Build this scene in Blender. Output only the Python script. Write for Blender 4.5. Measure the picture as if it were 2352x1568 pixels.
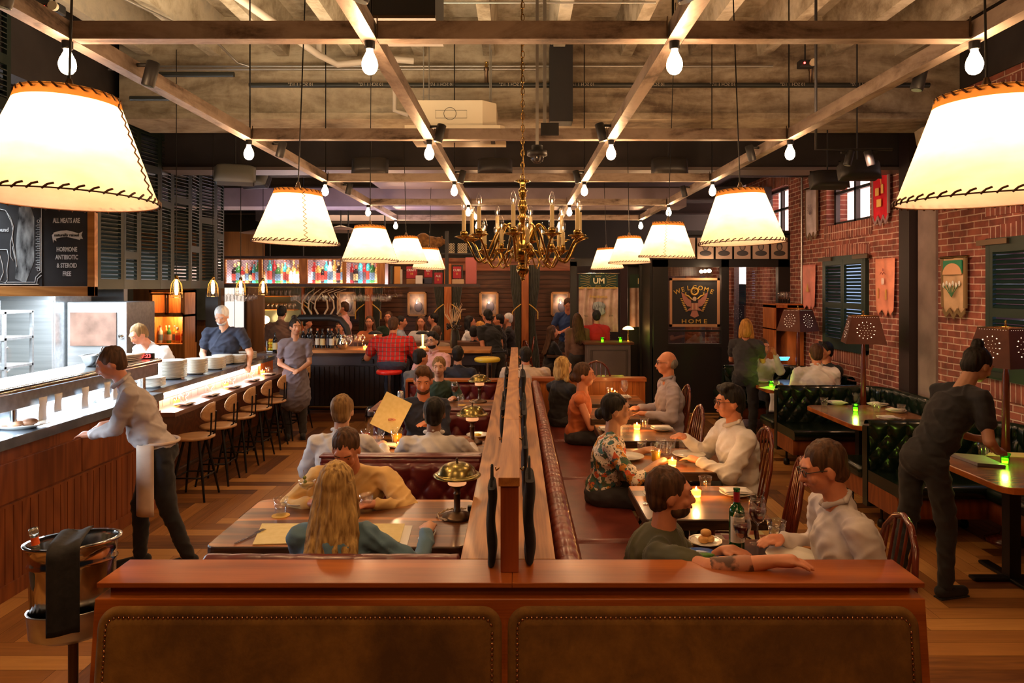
import bpy, bmesh, math, random
from mathutils import Vector, Matrix
PI = math.pi
random.seed(7)
for _o in list(bpy.data.objects): bpy.data.objects.remove(_o)
scn = bpy.context.scene
C = scn.collection
# ---------------- camera ----------------
cd = bpy.data.cameras.new('camera'); cam = bpy.data.objects.new('camera', cd); C.objects.link(cam)
cam.location = (0, 0, 2.05); cam.rotation_euler = (PI/2, 0, 0)
cd.sensor_width = 36; cd.lens = 24.8
cd.shift_x = -0.0051; cd.shift_y = -0.054
cd.clip_start = 0.05; cd.clip_end = 200
scn.camera = cam
# ---------------- world, exposure ----------------
w = bpy.data.worlds.new('night'); scn.world = w; w.use_nodes = True
w.node_tree.nodes['Background'].inputs[0].default_value = (0.05, 0.045, 0.05, 1)
w.node_tree.nodes['Background'].inputs[1].default_value = 0.08
scn.view_settings.view_transform = 'Standard'; scn.view_settings.look = 'None'
scn.view_settings.gamma = 1; scn.view_settings.use_curve_mapping = False
scn.view_settings.exposure = 0.45
try:
    scn.cycles.max_bounces = 6; scn.cycles.transparent_max_bounces = 12
    scn.cycles.sample_clamp_indirect = 4.0; scn.cycles.use_light_tree = True
    scn.cycles.caustics_reflective = False; scn.cycles.caustics_refractive = False
except Exception: pass
WARM = (1.0, 0.50, 0.19); AMBER = (1.0, 0.42, 0.12); PINK = (1.0, 0.56, 0.36)
WATT_SHADE = 19.0     # bulb inside each drum shade
WATT_BULB = 2.2      # bare bulbs on the steel grid
LIGHTS = []
def light(kind, name, loc, power, col, size=0.04, rot=None, spot=None, blend=0.6, shape=None, sy=None, parent=None):
    l = bpy.data.lights.new(name, kind); l.energy = power; l.color = col
    if kind == 'AREA':
        l.size = size
        if sy: l.shape = 'RECTANGLE'; l.size_y = sy
    else: l.shadow_soft_size = size
    if kind == 'SPOT': l.spot_size = spot or 1.0; l.spot_blend = blend
    o = bpy.data.objects.new(name, l); C.objects.link(o); o.location = loc
    if rot is not None: o.rotation_euler = rot
    if parent: o.parent = parent
    return o
def aim(o, target):
    d = Vector(target) - o.location
    o.rotation_euler = d.to_track_quat('-Z', 'Y').to_euler()
# area lights with no fixtures, added as fill, apart from the kitchen's ceiling light
def spot_at(loc, tgt, power, col, ang=1.1, size=0.05):
    o = light('SPOT', 'spot_light', loc, power, col, size, spot=ang); aim(o, tgt); return o
light('AREA', 'dining_fill', (0, -1.0, 3.9), 48, (1, .50, .19), 3.0, (0, 0, 0), sy=1.5)  # room fill added behind the camera
light('AREA', 'kitchen_fill', (-5.4, 7.3, 1.98), 300, (.82, .93, 1.0), 1.0, (0, 0, 0), sy=2.4)  # unseen fill added to brighten the kitchen, kept below the shutters
light('AREA', 'kitchen_ceiling_light', (-5.2, 7.0, 3.1), 170, (.80, .92, 1.0), 1.2, (0, 0, 0), sy=3.0).data.spread = 1.9
light('AREA', 'joist_fill', (-1.5, 5.2, 3.35), 44, (1, .76, .48), 3.0, (PI, 0, 0), sy=1.0)  # upward fill added under the joists, no lamp hangs here
light('AREA', 'joist_fill', (2.0, 5.2, 3.35), 20, (1, .60, .34), 3.0, (PI, 0, 0), sy=1.0)
light('AREA', 'bar_fill', (-2.2, 12.4, 3.3), 55, (1, .60, .34), 2.5, (0, 0, 0), sy=1.0)  # added fill over the bar, as are the next two
light('AREA', 'back_room_fill', (-1.2, 13.8, 3.4), 40, (1, .55, .28), 4.0, (0, 0, 0), sy=1.0)
light('AREA', 'duct_fill', (-2.4, 10.0, 2.9), 14, (.85, .72, 1.0), 2.5, (PI, 0, 0), sy=1.5)
# ---------------- helpers ----------------
def tag(o, label=None, cat=None, group=None, kind=None):
    if label: o['label'] = label
    if cat: o['category'] = cat
    if group: o['group'] = group
    if kind: o['kind'] = kind
    return o
def thing(name, label, cat, loc=(0, 0, 0), rotz=0, group=None):
    o = bpy.data.objects.new(name, None); C.objects.link(o); o.empty_display_size = 0.05
    o.location = loc; o.rotation_euler = (0, 0, rotz)
    return tag(o, label, cat, group)
def dup(root, loc, rotz=0, label=None, group=None, scale=None):
    r = root.copy(); C.objects.link(r); r.location = loc; r.rotation_euler = (root.rotation_euler.x, root.rotation_euler.y, rotz)
    if label: r['label'] = label
    if group: r['group'] = group
    if scale: r.scale = (scale,)*3 if not hasattr(scale, '__len__') else scale
    def rec(src, dst):
        for ch in list(src.children):
            c = ch.copy(); C.objects.link(c); c.parent = dst; rec(ch, c)
    rec(root, r)
    return r
ORD_ = 'first second third fourth fifth sixth seventh eighth ninth tenth eleventh twelfth thirteenth fourteenth fifteenth sixteenth seventeenth eighteenth nineteenth'.split()
def ordw(n):
    if n < 20: return ORD_[n-1]
    t = {2:'twent',3:'thirt',4:'fort',5:'fift'}[n//10]
    return t+'ieth' if n % 10 == 0 else t+'y '+ORD_[n % 10-1]
class MB:
    def __init__(s): s.v = []; s.f = []; s.m = []; s.sm = []
    def add(s, vs, fs, mi=0, smooth=False):
        o = len(s.v); s.v += [tuple(v) for v in vs]
        for f in fs: s.f.append([i+o for i in f]); s.m.append(mi); s.sm.append(smooth)
        return s
    def box(s, a, b, mi=0):
        x0, y0, z0 = a; x1, y1, z1 = b
        if x0 > x1: x0, x1 = x1, x0
        if y0 > y1: y0, y1 = y1, y0
        if z0 > z1: z0, z1 = z1, z0
        return s.add([(x0,y0,z0),(x1,y0,z0),(x1,y1,z0),(x0,y1,z0),(x0,y0,z1),(x1,y0,z1),(x1,y1,z1),(x0,y1,z1)],
              [(0,3,2,1),(4,5,6,7),(0,1,5,4),(1,2,6,5),(2,3,7,6),(3,0,4,7)], mi)
    def cb(s, c, d, mi=0, rot=None):
        b = MB().box((-d[0]/2,-d[1]/2,-d[2]/2), (d[0]/2,d[1]/2,d[2]/2))
        M = Matrix.Translation(c)
        if rot is not None: M = M @ rot.to_4x4()
        return s.add([M @ Vector(v) for v in b.v], b.f, mi)
    def prism(s, poly, z0, z1, mi=0, axis='z', smooth=False):
        n = len(poly)
        def P(a, b, c):
            return (a, b, c) if axis == 'z' else ((a, c, b) if axis == 'y' else (c, a, b))
        vs = [P(a, b, z0) for a, b in poly] + [P(a, b, z1) for a, b in poly]
        s.add(vs, [[i, (i+1) % n, n+(i+1) % n, n+i] for i in range(n)], mi, smooth)
        s.add(vs, [list(range(n))[::-1], [n+i for i in range(n)]], mi)
        return s
    def lathe(s, prof, c=(0,0,0), n=24, mi=0, cap=True, sx=1, sy=1, smooth=True):
        vs = []; fs = []
        for r, z in prof:
            for i in range(n):
                a = 2*PI*i/n; vs.append((c[0]+r*sx*math.cos(a), c[1]+r*sy*math.sin(a), c[2]+z))
        m = len(prof)
        for j in range(m-1):
            for i in range(n):
                fs.append([j*n+i, j*n+(i+1) % n, (j+1)*n+(i+1) % n, (j+1)*n+i])
        s.add(vs, fs, mi, smooth)
        if cap:
            s.add([vs[i] for i in range(n)], [list(range(n))[::-1]], mi)
            s.add([vs[(m-1)*n+i] for i in range(n)], [list(range(n))], mi)
        return s
    def tube(s, pts, r, n=8, mi=0, closed=False, smooth=True, flat=1.0):
        pts = [Vector(p) for p in pts]; m = len(pts)
        rs = r if hasattr(r, '__len__') else [r]*m
        vs = []; fs = []; up = None
        for k, p in enumerate(pts):
            a = pts[(k-1) % m] if (closed or k > 0) else p
            b = pts[(k+1) % m] if (closed or k < m-1) else p
            t = (b-a)
            t = t.normalized() if t.length > 1e-9 else Vector((0,0,1))
            if up is None:
                up = Vector((0,0,1)) if abs(t.z) < 0.9 else Vector((1,0,0))
            u = (up - t*up.dot(t))
            if u.length < 1e-5: u = t.orthogonal()
            u.normalize(); up = u; w_ = t.cross(u)
            for i in range(n):
                q = 2*PI*i/n
                vs.append(p + (u*math.cos(q)*flat + w_*math.sin(q))*rs[k])
        for k in range(m if closed else m-1):
            k2 = (k+1) % m
            for i in range(n):
                fs.append([k*n+i, k*n+(i+1) % n, k2*n+(i+1) % n, k2*n+i])
        s.add(vs, fs, mi, smooth)
        if not closed:
            s.add(vs[:n], [list(range(n))[::-1]], mi); s.add(vs[-n:], [list(range(n))], mi)
        return s
    def ell(s, c, r, rot=None, n=14, m=9, mi=0):
        vs = []; fs = []
        M = Matrix.Translation(c) @ (rot.to_4x4() if rot is not None else Matrix.Identity(4))
        rr = r if hasattr(r, '__len__') else (r, r, r)
        vs.append(M @ Vector((0, 0, -rr[2])))
        for j in range(1, m):
            t = PI*j/m
            for i in range(n):
                a = 2*PI*i/n
                vs.append(M @ Vector((rr[0]*math.sin(t)*math.cos(a), rr[1]*math.sin(t)*math.sin(a), -rr[2]*math.cos(t))))
        vs.append(M @ Vector((0, 0, rr[2])))
        for i in range(n): fs.append([0, 1+(i+1) % n, 1+i])
        for j in range(m-2):
            for i in range(n):
                a = 1+j*n; b = a+n
                fs.append([a+i, a+(i+1) % n, b+(i+1) % n, b+i])
        L = len(vs)-1; a = 1+(m-2)*n
        for i in range(n): fs.append([a+i, a+(i+1) % n, L])
        return s.add(vs, fs, mi, True)
    def cap(s, a, b, ra, rb, n=12, mi=0):
        a = Vector(a); b = Vector(b); t = b-a; L = t.length
        if L < 1e-6: return s.ell(a, ra, n=n, mi=mi)
        t.normalize()
        P = []; R = []
        for q in (-1, -.85, -.5, 0): P.append(a+t*ra*q); R.append(max(ra*math.sqrt(max(0, 1-q*q)), .0008))
        for q in (0, .5, .85, 1): P.append(b+t*rb*q); R.append(max(rb*math.sqrt(max(0, 1-q*q)), .0008))
        return s.tube(P, R, n, mi)
    def grid(s, fn, nu, nv, mi=0, smooth=True, cu=False):
        vs = [fn(i/nu, j/nv) for j in range(nv+1) for i in range(nu+1)]
        fs = [[j*(nu+1)+i, j*(nu+1)+i+1, (j+1)*(nu+1)+i+1, (j+1)*(nu+1)+i] for j in range(nv) for i in range(nu)]
        return s.add(vs, fs, mi, smooth)
    def xf(s, M):
        s.v = [tuple(M @ Vector(v)) for v in s.v]; return s
    def merge(s, o, M=None, mi=None):
        vs = o.v if M is None else [M @ Vector(v) for v in o.v]
        off = len(s.v); s.v += [tuple(v) for v in vs]
        for f, m_, q in zip(o.f, o.m, o.sm): s.f.append([i+off for i in f]); s.m.append(m_ if mi is None else mi); s.sm.append(q)
        return s
    def mesh(s, name, mats):
        me = bpy.data.meshes.new(name); me.from_pydata(s.v, [], s.f)
        for m_ in (mats if isinstance(mats, (list, tuple)) else [mats]): me.materials.append(m_)
        me.polygons.foreach_set('material_index', s.m); me.polygons.foreach_set('use_smooth', s.sm)
        me.update(); return me
    def build(s, name, mats, parent=None, loc=None, label=None, bevel=0, rotz=None, solid=0, sub=0):
        o = bpy.data.objects.new(name, s.mesh(name, mats)); C.objects.link(o)
        if parent: o.parent = parent
        if loc is not None: o.location = loc
        if rotz is not None: o.rotation_euler = (0, 0, rotz)
        if label: o['label'] = label
        if solid:
            m_ = o.modifiers.new('s', 'SOLIDIFY'); m_.thickness = solid; m_.offset = 0
        if bevel:
            m_ = o.modifiers.new('b', 'BEVEL'); m_.width = bevel; m_.segments = 2; m_.limit_method = 'ANGLE'; m_.angle_limit = .7
        if sub:
            m_ = o.modifiers.new('u', 'SUBSURF'); m_.levels = sub; m_.render_levels = sub
        return o
def single(mb, name, mats, label, cat, loc=(0,0,0), group=None, rotz=0, **k):
    o = mb.build(name, mats, loc=loc, rotz=rotz, **k); return tag(o, label, cat, group)
def struct(mb, name, mats, **k):
    o = mb.build(name, mats, **k); o['kind'] = 'structure'; return o
def arc(c, r, a0, a1, n, z=None, ax='xy'):
    out = []
    for i in range(n+1):
        a = a0+(a1-a0)*i/n
        p = (c[0]+r*math.cos(a), c[1]+r*math.sin(a))
        out.append(p)
    return out
def rrect(x0, y0, x1, y1, r, n=5):
    p = []
    for cx, cy, a in ((x1-r, y1-r, 0), (x0+r, y1-r, PI/2), (x0+r, y0+r, PI), (x1-r, y0+r, 1.5*PI)):
        p += arc((cx, cy), r, a, a+PI/2, n)
    return p
_txt = {}
def text_mb(body, size, spacing=1.0, ext=0.0015, align='CENTER', res=2, xs=1.0, bold=0.0):
    c = bpy.data.curves.new('t', 'FONT'); c.body = body; c.size = size; c.align_x = align; c.align_y = 'CENTER'
    c.extrude = ext; c.resolution_u = res; c.space_character = spacing; c.offset = bold
    o = bpy.data.objects.new('t', c); C.objects.link(o)
    dg = bpy.context.evaluated_depsgraph_get(); me = bpy.data.meshes.new_from_object(o.evaluated_get(dg))
    mb = MB().add([Vector((v.co.x*xs, v.co.y, v.co.z)) for v in me.vertices], [list(p.vertices) for p in me.polygons])
    bpy.data.objects.remove(o); bpy.data.curves.remove(c); bpy.data.meshes.remove(me)
    return mb
RX = Matrix.Rotation(PI/2, 4, 'X')      # lays text (xy) into the xz plane, facing -y
def RZ(a): return Matrix.Rotation(a, 4, 'Z')
def T(*p): return Matrix.Translation(p)
# ---------------- materials ----------------
def mat(name, col=(.5,.5,.5), rough=.5, metal=0, em=None, es=0, trans=0, ior=1.45, coat=0, alpha=1, sheen=0, spec=None, sss=0):
    m = bpy.data.materials.new(name); m.use_nodes = True; b = m.node_tree.nodes['Principled BSDF']
    b.inputs['Base Color'].default_value = (*col, 1); b.inputs['Roughness'].default_value = rough
    b.inputs['Metallic'].default_value = metal
    if trans: b.inputs['Transmission Weight'].default_value = trans; b.inputs['IOR'].default_value = ior
    if coat: b.inputs['Coat Weight'].default_value = coat; b.inputs['Coat Roughness'].default_value = .12
    if em: b.inputs['Emission Color'].default_value = (*em, 1); b.inputs['Emission Strength'].default_value = es
    if sheen: b.inputs['Sheen Weight'].default_value = sheen
    if spec is not None: b.inputs['Specular IOR Level'].default_value = spec
    if sss: b.inputs['Subsurface Weight'].default_value = sss; b.inputs['Subsurface Radius'].default_value = (.02, .008, .004)
    return m
def nt(m): return m.node_tree, m.node_tree.nodes['Principled BSDF']
def node(t, ty, **k):
    n = t.nodes.new(ty)
    for a, v in k.items():
        if a.startswith('i_'): n.inputs[a[2:].replace('_', ' ')].default_value = v
        else: setattr(n, a, v)
    return n
def ramp(t, stops):
    r = t.nodes.new('ShaderNodeValToRGB'); e = r.color_ramp.elements
    while len(e) < len(stops): e.new(.5)
    for i, (p, c) in enumerate(stops): e[i].position = p; e[i].color = (*c, 1)
    return r
def coords(t, scale=(1,1,1), rot=(0,0,0), src='Object', rnd=True):
    tc = t.nodes.new('ShaderNodeTexCoord'); mp = t.nodes.new('ShaderNodeMapping')
    mp.inputs['Scale'].default_value = scale; mp.inputs['Rotation'].default_value = rot
    t.links.new(tc.outputs[src], mp.inputs['Vector'])
    if rnd:
        oi = t.nodes.new('ShaderNodeObjectInfo'); ml = node(t, 'ShaderNodeMath', operation='MULTIPLY'); ml.inputs[1].default_value = 37
        t.links.new(oi.outputs['Random'], ml.inputs[0]); t.links.new(ml.outputs[0], mp.inputs['Location'])
    return mp.outputs['Vector']
def bump(t, b, h, strength=.3, dist=.01):
    n = t.nodes.new('ShaderNodeBump'); n.inputs['Strength'].default_value = strength; n.inputs['Distance'].default_value = dist
    t.links.new(h, n.inputs['Height']); t.links.new(n.outputs['Normal'], b.inputs['Normal'])
def noise(t, vec, scale, detail=4, dist=0, rough=.5):
    n = node(t, 'ShaderNodeTexNoise'); n.inputs['Scale'].default_value = scale; n.inputs['Detail'].default_value = detail
    n.inputs['Distortion'].default_value = dist; n.inputs['Roughness'].default_value = rough
    t.links.new(vec, n.inputs['Vector']); return n
def mottled(name, c1, c2, scale=6, rough=.5, metal=0, bs=.15, detail=5, coat=0, sheen=0, stretch=(1,1,1), p=(.35,.65), spec=None):
    m = mat(name, c1, rough, metal, coat=coat, sheen=sheen, spec=spec); t, b = nt(m)
    v = coords(t, stretch); n = noise(t, v, scale, detail)
    r = ramp(t, [(p[0], c1), (p[1], c2)]); t.links.new(n.outputs['Fac'], r.inputs[0]); t.links.new(r.outputs[0], b.inputs['Base Color'])
    if bs: bump(t, b, n.outputs['Fac'], bs)
    return m
def stained(name, stops, scale=1.0, stretch=(1,1,1), rough=.85, metal=0, bs=.4, fine=.35, dist=.8):
    m = mat(name, stops[0][1], rough, metal); t, b = nt(m)
    n1 = noise(t, coords(t, stretch), scale, 9, dist, .62); n2 = noise(t, coords(t, (1,1,1)), scale*7, 6, .3, .7)
    a = node(t, 'ShaderNodeMath', operation='MULTIPLY_ADD'); t.links.new(n2.outputs['Fac'], a.inputs[0]); a.inputs[1].default_value = fine
    s_ = node(t, 'ShaderNodeMath', operation='SUBTRACT'); t.links.new(n1.outputs['Fac'], s_.inputs[0]); s_.inputs[1].default_value = fine*.5; t.links.new(s_.outputs[0], a.inputs[2])
    r = ramp(t, stops); t.links.new(a.outputs[0], r.inputs[0]); t.links.new(r.outputs[0], b.inputs['Base Color']); bump(t, b, a.outputs[0], bs, .02); return m
def wood(name, c1, c2, ax=0, scale=1.0, rough=.35, grain=14, dist=3.0, coat=.15, bs=.05, c3=None, planks=None):
    """cathedral grain stretched along axis ax; planks=(axis, width) gives every board its own tone"""
    m = mat(name, c1, rough, coat=coat); t, b = nt(m)
    def mth(op, a, v=None, v2=None):
        n = node(t, 'ShaderNodeMath', operation=op); t.links.new(a, n.inputs[0])
        if v is not None:
            if hasattr(v, 'is_linked') or hasattr(v, 'links'): t.links.new(v, n.inputs[1])
            else: n.inputs[1].default_value = v
        if v2 is not None: n.inputs[2].default_value = v2
        return n.outputs[0]
    s = [3.0, 3.0, 3.0]; s[ax] = .42
    v = coords(t, tuple(q*scale for q in s)); pl = None
    if planks:
        tc = t.nodes.new('ShaderNodeTexCoord'); sx = t.nodes.new('ShaderNodeSeparateXYZ'); t.links.new(tc.outputs['Object'], sx.inputs[0])
        fl = mth('FLOOR', mth('DIVIDE', sx.outputs[planks[0]], planks[1])); wn = node(t, 'ShaderNodeTexWhiteNoise', noise_dimensions='1D'); t.links.new(fl, wn.inputs['W']); pl = wn.outputs['Value']
        va = node(t, 'ShaderNodeVectorMath', operation='MULTIPLY_ADD'); t.links.new(wn.outputs['Color'], va.inputs[0]); va.inputs[1].default_value = (9,9,9); t.links.new(v, va.inputs[2]); v = va.outputs[0]
    n1 = noise(t, v, 1.0, 1.5, .25)
    rings = mth('MULTIPLY_ADD', mth('SINE', mth('MULTIPLY', n1.outputs['Fac'], grain*5.0)), .5, .5)
    s2 = [90.0, 90.0, 90.0]; s2[ax] = 3.0
    n2 = noise(t, coords(t, tuple(q*scale for q in s2)), 1.0, 3)
    n3 = noise(t, coords(t, tuple(q*.8 for q in s)), 1.0, 2)
    mx = mth('ADD', mth('MULTIPLY', rings, .30), mth('MULTIPLY', n2.outputs['Fac'], .40))
    mx = mth('ADD', mx, mth('MULTIPLY', n3.outputs['Fac'], .55))
    if pl is not None: mx = mth('ADD', mx, mth('MULTIPLY_ADD', pl, .42, -.21))
    r = ramp(t, [(.36, c1), (.62, c3 or tuple((a+b_)/2 for a, b_ in zip(c1, c2))), (.86, c2)])
    t.links.new(mx, r.inputs[0]); t.links.new(r.outputs[0], b.inputs['Base Color'])
    if bs: bump(t, b, mx, bs, .004)
    return m
def emit(name, col, s, base=(.8,.8,.8)):
    return mat(name, base, .5, em=col, es=s)
def glassy(name, col=(1,1,1), rough=.02, alpha=.22, ior=1.45):
    """thin-walled glass: clear pane with fresnel reflections, lets light straight through"""
    m = bpy.data.materials.new(name); m.use_nodes = True; t = m.node_tree; t.nodes.clear()
    o = t.nodes.new('ShaderNodeOutputMaterial'); tr = t.nodes.new('ShaderNodeBsdfTransparent'); tr.inputs[0].default_value = (*col, 1)
    gl = t.nodes.new('ShaderNodeBsdfGlossy'); gl.inputs['Roughness'].default_value = rough; gl.inputs[0].default_value = (1,1,1,1)
    lw = t.nodes.new('ShaderNodeLayerWeight'); lw.inputs[0].default_value = .45
    mx = t.nodes.new('ShaderNodeMixShader'); ge = t.nodes.new('ShaderNodeNewGeometry')
    f1 = node(t, 'ShaderNodeMath', operation='SUBTRACT'); f1.inputs[0].default_value = 1; t.links.new(ge.outputs['Backfacing'], f1.inputs[1])
    f2 = node(t, 'ShaderNodeMath', operation='MULTIPLY'); t.links.new(lw.outputs['Facing'], f2.inputs[0]); t.links.new(f1.outputs[0], f2.inputs[1])
    f3 = node(t, 'ShaderNodeMath', operation='POWER'); t.links.new(f2.outputs[0], f3.inputs[0]); f3.inputs[1].default_value = 2.2
    f4 = node(t, 'ShaderNodeMath', operation='MULTIPLY_ADD', use_clamp=True); t.links.new(f3.outputs[0], f4.inputs[0]); f4.inputs[1].default_value = .55; f4.inputs[2].default_value = .09
    t.links.new(f4.outputs[0], mx.inputs[0]); t.links.new(tr.outputs[0], mx.inputs[1]); t.links.new(gl.outputs[0], mx.inputs[2])
    t.links.new(mx.outputs[0], o.inputs[0]); return m
M = {}
M['cherry'] = wood('cherry_wood', (.22,.046,.007), (.46,.125,.018), 0, 1.6, .30, 4, 2.0, .25)
M['cherry_z'] = wood('cherry_wood_upright', (.16,.028,.007), (.34,.075,.018), 2, 1.6, .32, 4, 1.4, .25)
M['oak'] = wood('oak_ledge', (.24,.080,.022), (.60,.27,.085), 1, 1.3, .42, 11, 3.2, .05, .10, c3=(.46,.19,.058))
M['oakpost'] = wood('oak_rail', (.32,.11,.03), (.60,.26,.07), 1, 2.0, .42, 9, 2.5, .1, .1)
M['table'] = wood('reclaimed_table', (.085,.024,.005), (.56,.20,.035), 0, 1.1, .33, 5, 2.2, .35, .05, c3=(.21,.078,.02), planks=(1,.112))
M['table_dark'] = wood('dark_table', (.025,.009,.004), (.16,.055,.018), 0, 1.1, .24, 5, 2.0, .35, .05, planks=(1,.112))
M['edge'] = wood('table_edge', (.02,.008,.004), (.07,.028,.01), 0, 2.5, .45, 20, 3, 0, .3)
M['walnut'] = wood('walnut_panel', (.055,.018,.008), (.15,.05,.018), 0, 1.0, .40, 18, 2, .1, .05)
M['panel'] = wood('counter_panel', (.15,.035,.010), (.30,.085,.022), 2, 1.2, .38, 12, 1.2, .1)
M['honey'] = wood('honey_wood', (.36,.13,.03), (.60,.26,.07), 2, 1.5, .4, 12, 1.5, .1)
M['honeyx'] = wood('honey_wood_rail', (.36,.13,.03), (.60,.26,.07), 0, 1.5, .4, 12, 1.5, .1)
M['orangewood'] = wood('stained_fir', (.30,.075,.015), (.50,.15,.03), 2, 1.5, .38, 12, 1, .1)
M['orangewoodx'] = wood('stained_fir_rail', (.28,.06,.015), (.44,.12,.03), 0, 1.5, .38, 12, 1, .1)
M['mahog'] = wood('bentwood', (.075,.012,.006), (.16,.03,.012), 2, 3, .22, 10, 1, .5)
M['seatwood'] = wood('stool_plywood', (.42,.22,.09), (.58,.33,.15), 0, 3, .4, 8, 1, .1)
M['burg'] = mottled('burgundy_leather', (.085,.010,.012), (.14,.018,.017), 9, .30, bs=.12, coat=.1, detail=6)
M['burgtan'] = mottled('worn_red_leather', (.13,.022,.014), (.22,.045,.028), 6, .30, bs=.12, coat=.1, detail=6)
M['green_l'] = mottled('green_leather', (.004,.009,.006), (.007,.016,.010), 9, .24, bs=.12, coat=.15)
M['brownvelvet'] = stained('brown_mohair', [(.34,(.085,.036,.006)),(.46,(.135,.060,.009)),(.56,(.20,.092,.014)),(.68,(.27,.13,.022))], 1.9, (1,1,.8), .9, 0, .35, .30, .3)
M['brasstack'] = mat('brass_tack', (.42,.20,.09), .3, 1)
M['black'] = mat('black_paint', (.012,.011,.012), .5)
M['blackmetal'] = mat('black_metal', (.016,.015,.015), .38, .6)
M['blackcloth'] = mottled('black_cloth', (.006,.005,.006), (.014,.012,.014), 30, .9, bs=.2)
M['steel'] = stained('mill_steel', [(.32,(.09,.06,.045)),(.42,(.26,.19,.15)),(.55,(.40,.31,.25)),(.70,(.46,.36,.30))], 3.2, (.7,2.4,2.4), .45, .5, .1, .25)
M['steel_y'] = stained('mill_steel_long', [(.32,(.09,.06,.045)),(.42,(.26,.19,.15)),(.55,(.40,.31,.25)),(.70,(.46,.36,.30))], 3.2, (2.4,.7,2.4), .45, .5, .1, .25)
M['inox'] = mottled('stainless', (.52,.54,.56), (.66,.68,.70), 3, .28, .9, bs=.02, stretch=(.3,8,8))
M['chrome'] = mat('chrome', (.62,.60,.57), .13, 1)
M['brass'] = mat('antique_brass', (.42,.26,.07), .20, 1)
M['brassd'] = mat('dark_brass', (.20,.115,.04), .30, 1)
M['lampbrass'] = mat('aged_lamp_brass', (.30,.24,.085), .25, 1)
M['bronze'] = mat('bronze', (.13,.085,.055), .35, .9)
M['concrete'] = stained('raw_concrete', [(.30,(.13,.095,.06)),(.40,(.27,.22,.15)),(.50,(.44,.38,.28)),(.58,(.56,.50,.39)),(.70,(.40,.37,.31))], 1.3, (1,.6,1.2))
M['concreteb'] = stained('board_marked_concrete', [(.30,(.12,.085,.055)),(.40,(.25,.195,.13)),(.52,(.42,.35,.25)),(.62,(.52,.45,.33)),(.72,(.34,.29,.22))], 1.1, (.6,1,2.6))
M['darkceil'] = mottled('dark_painted_ceiling', (.022,.017,.016), (.035,.028,.027), 3, .8, bs=.1)
M['greenpaint'] = mottled('bottle_green_paint', (.006,.014,.010), (.010,.020,.014), 4, .5, bs=.03)
M['greenshut'] = mottled('shutter_green', (.005,.018,.013), (.008,.026,.019), 4, .45, bs=.03)
M['greygreen'] = mat('grey_green_wall', (.10,.115,.105), .7)
M['conduit'] = mat('galvanised', (.42,.41,.39), .35, .85)
M['pvc'] = mat('white_pipe', (.62,.55,.47), .45)
M['blackpipe'] = mat('black_pipe', (.02,.022,.02), .4)
M['letter'] = mat('pipe_lettering', (.42,.36,.28), .6)
M['cream'] = mat('cream_plastic', (.66,.55,.38), .5)
M['slot'] = mat('dark_slot', (.05,.045,.04), .6)
M['china'] = mat('white_china', (.78,.74,.66), .18, coat=.4)
M['napkin'] = mottled('white_napkin', (.66,.62,.60), (.80,.76,.73), 12, .85, bs=.3)
M['paper'] = mottled('menu_paper', (.72,.58,.24), (.78,.64,.30), 30, .7, bs=.02)
M['paperw'] = mat('white_paper', (.80,.77,.70), .7)
M['glass'] = glassy('clear_glass', (.985,.985,.98), alpha=.13)
M['pane'] = glassy('window_pane', (.92,.93,.95), alpha=.12)
M['bottleg'] = mat('green_bottle_glass', (.01,.14,.03), .05, trans=.6, coat=.3)
M['wine'] = mat('red_wine', (.06,.003,.008), .05, coat=.3)
M['water'] = glassy('water', (.90,.92,.94), alpha=.18)
M['beer'] = mat('amber_beer', (.85,.42,.03), .1, em=(1,.45,.05), es=.0, trans=.3)
M['whitewine'] = mat('pale_cocktail', (.75,.55,.20), .1, trans=.4)
M['candle'] = emit('candle_glow', (1,.50,.14), 9)
M['flame'] = emit('candle_flame', (1,.72,.35), 40)
M['greenglow'] = emit('green_candle_glow', (.62,1,.04), 5)
M['bulb'] = emit('lit_bulb', (1,.62,.34), 60)
M['filament'] = emit('filament_bulb', (1,.60,.28), 34)
M['dimfil'] = emit('dim_filament', (1,.55,.22), 12)
M['candlesleeve'] = mat('cream_candle_sleeve', (.72,.56,.28), .5)
M['led'] = emit('led_strip', (1,.78,.74), 14)
M['gold'] = mat('gold_paint', (.62,.36,.06), .5)
M['white'] = mat('white_paint', (.80,.80,.80), .6)
M['redglow'] = emit('red_indicator', (1,.03,.03), 8)
M['biscuit'] = mottled('biscuit', (.50,.22,.05), (.72,.40,.12), 20, .7, bs=.5)
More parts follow.
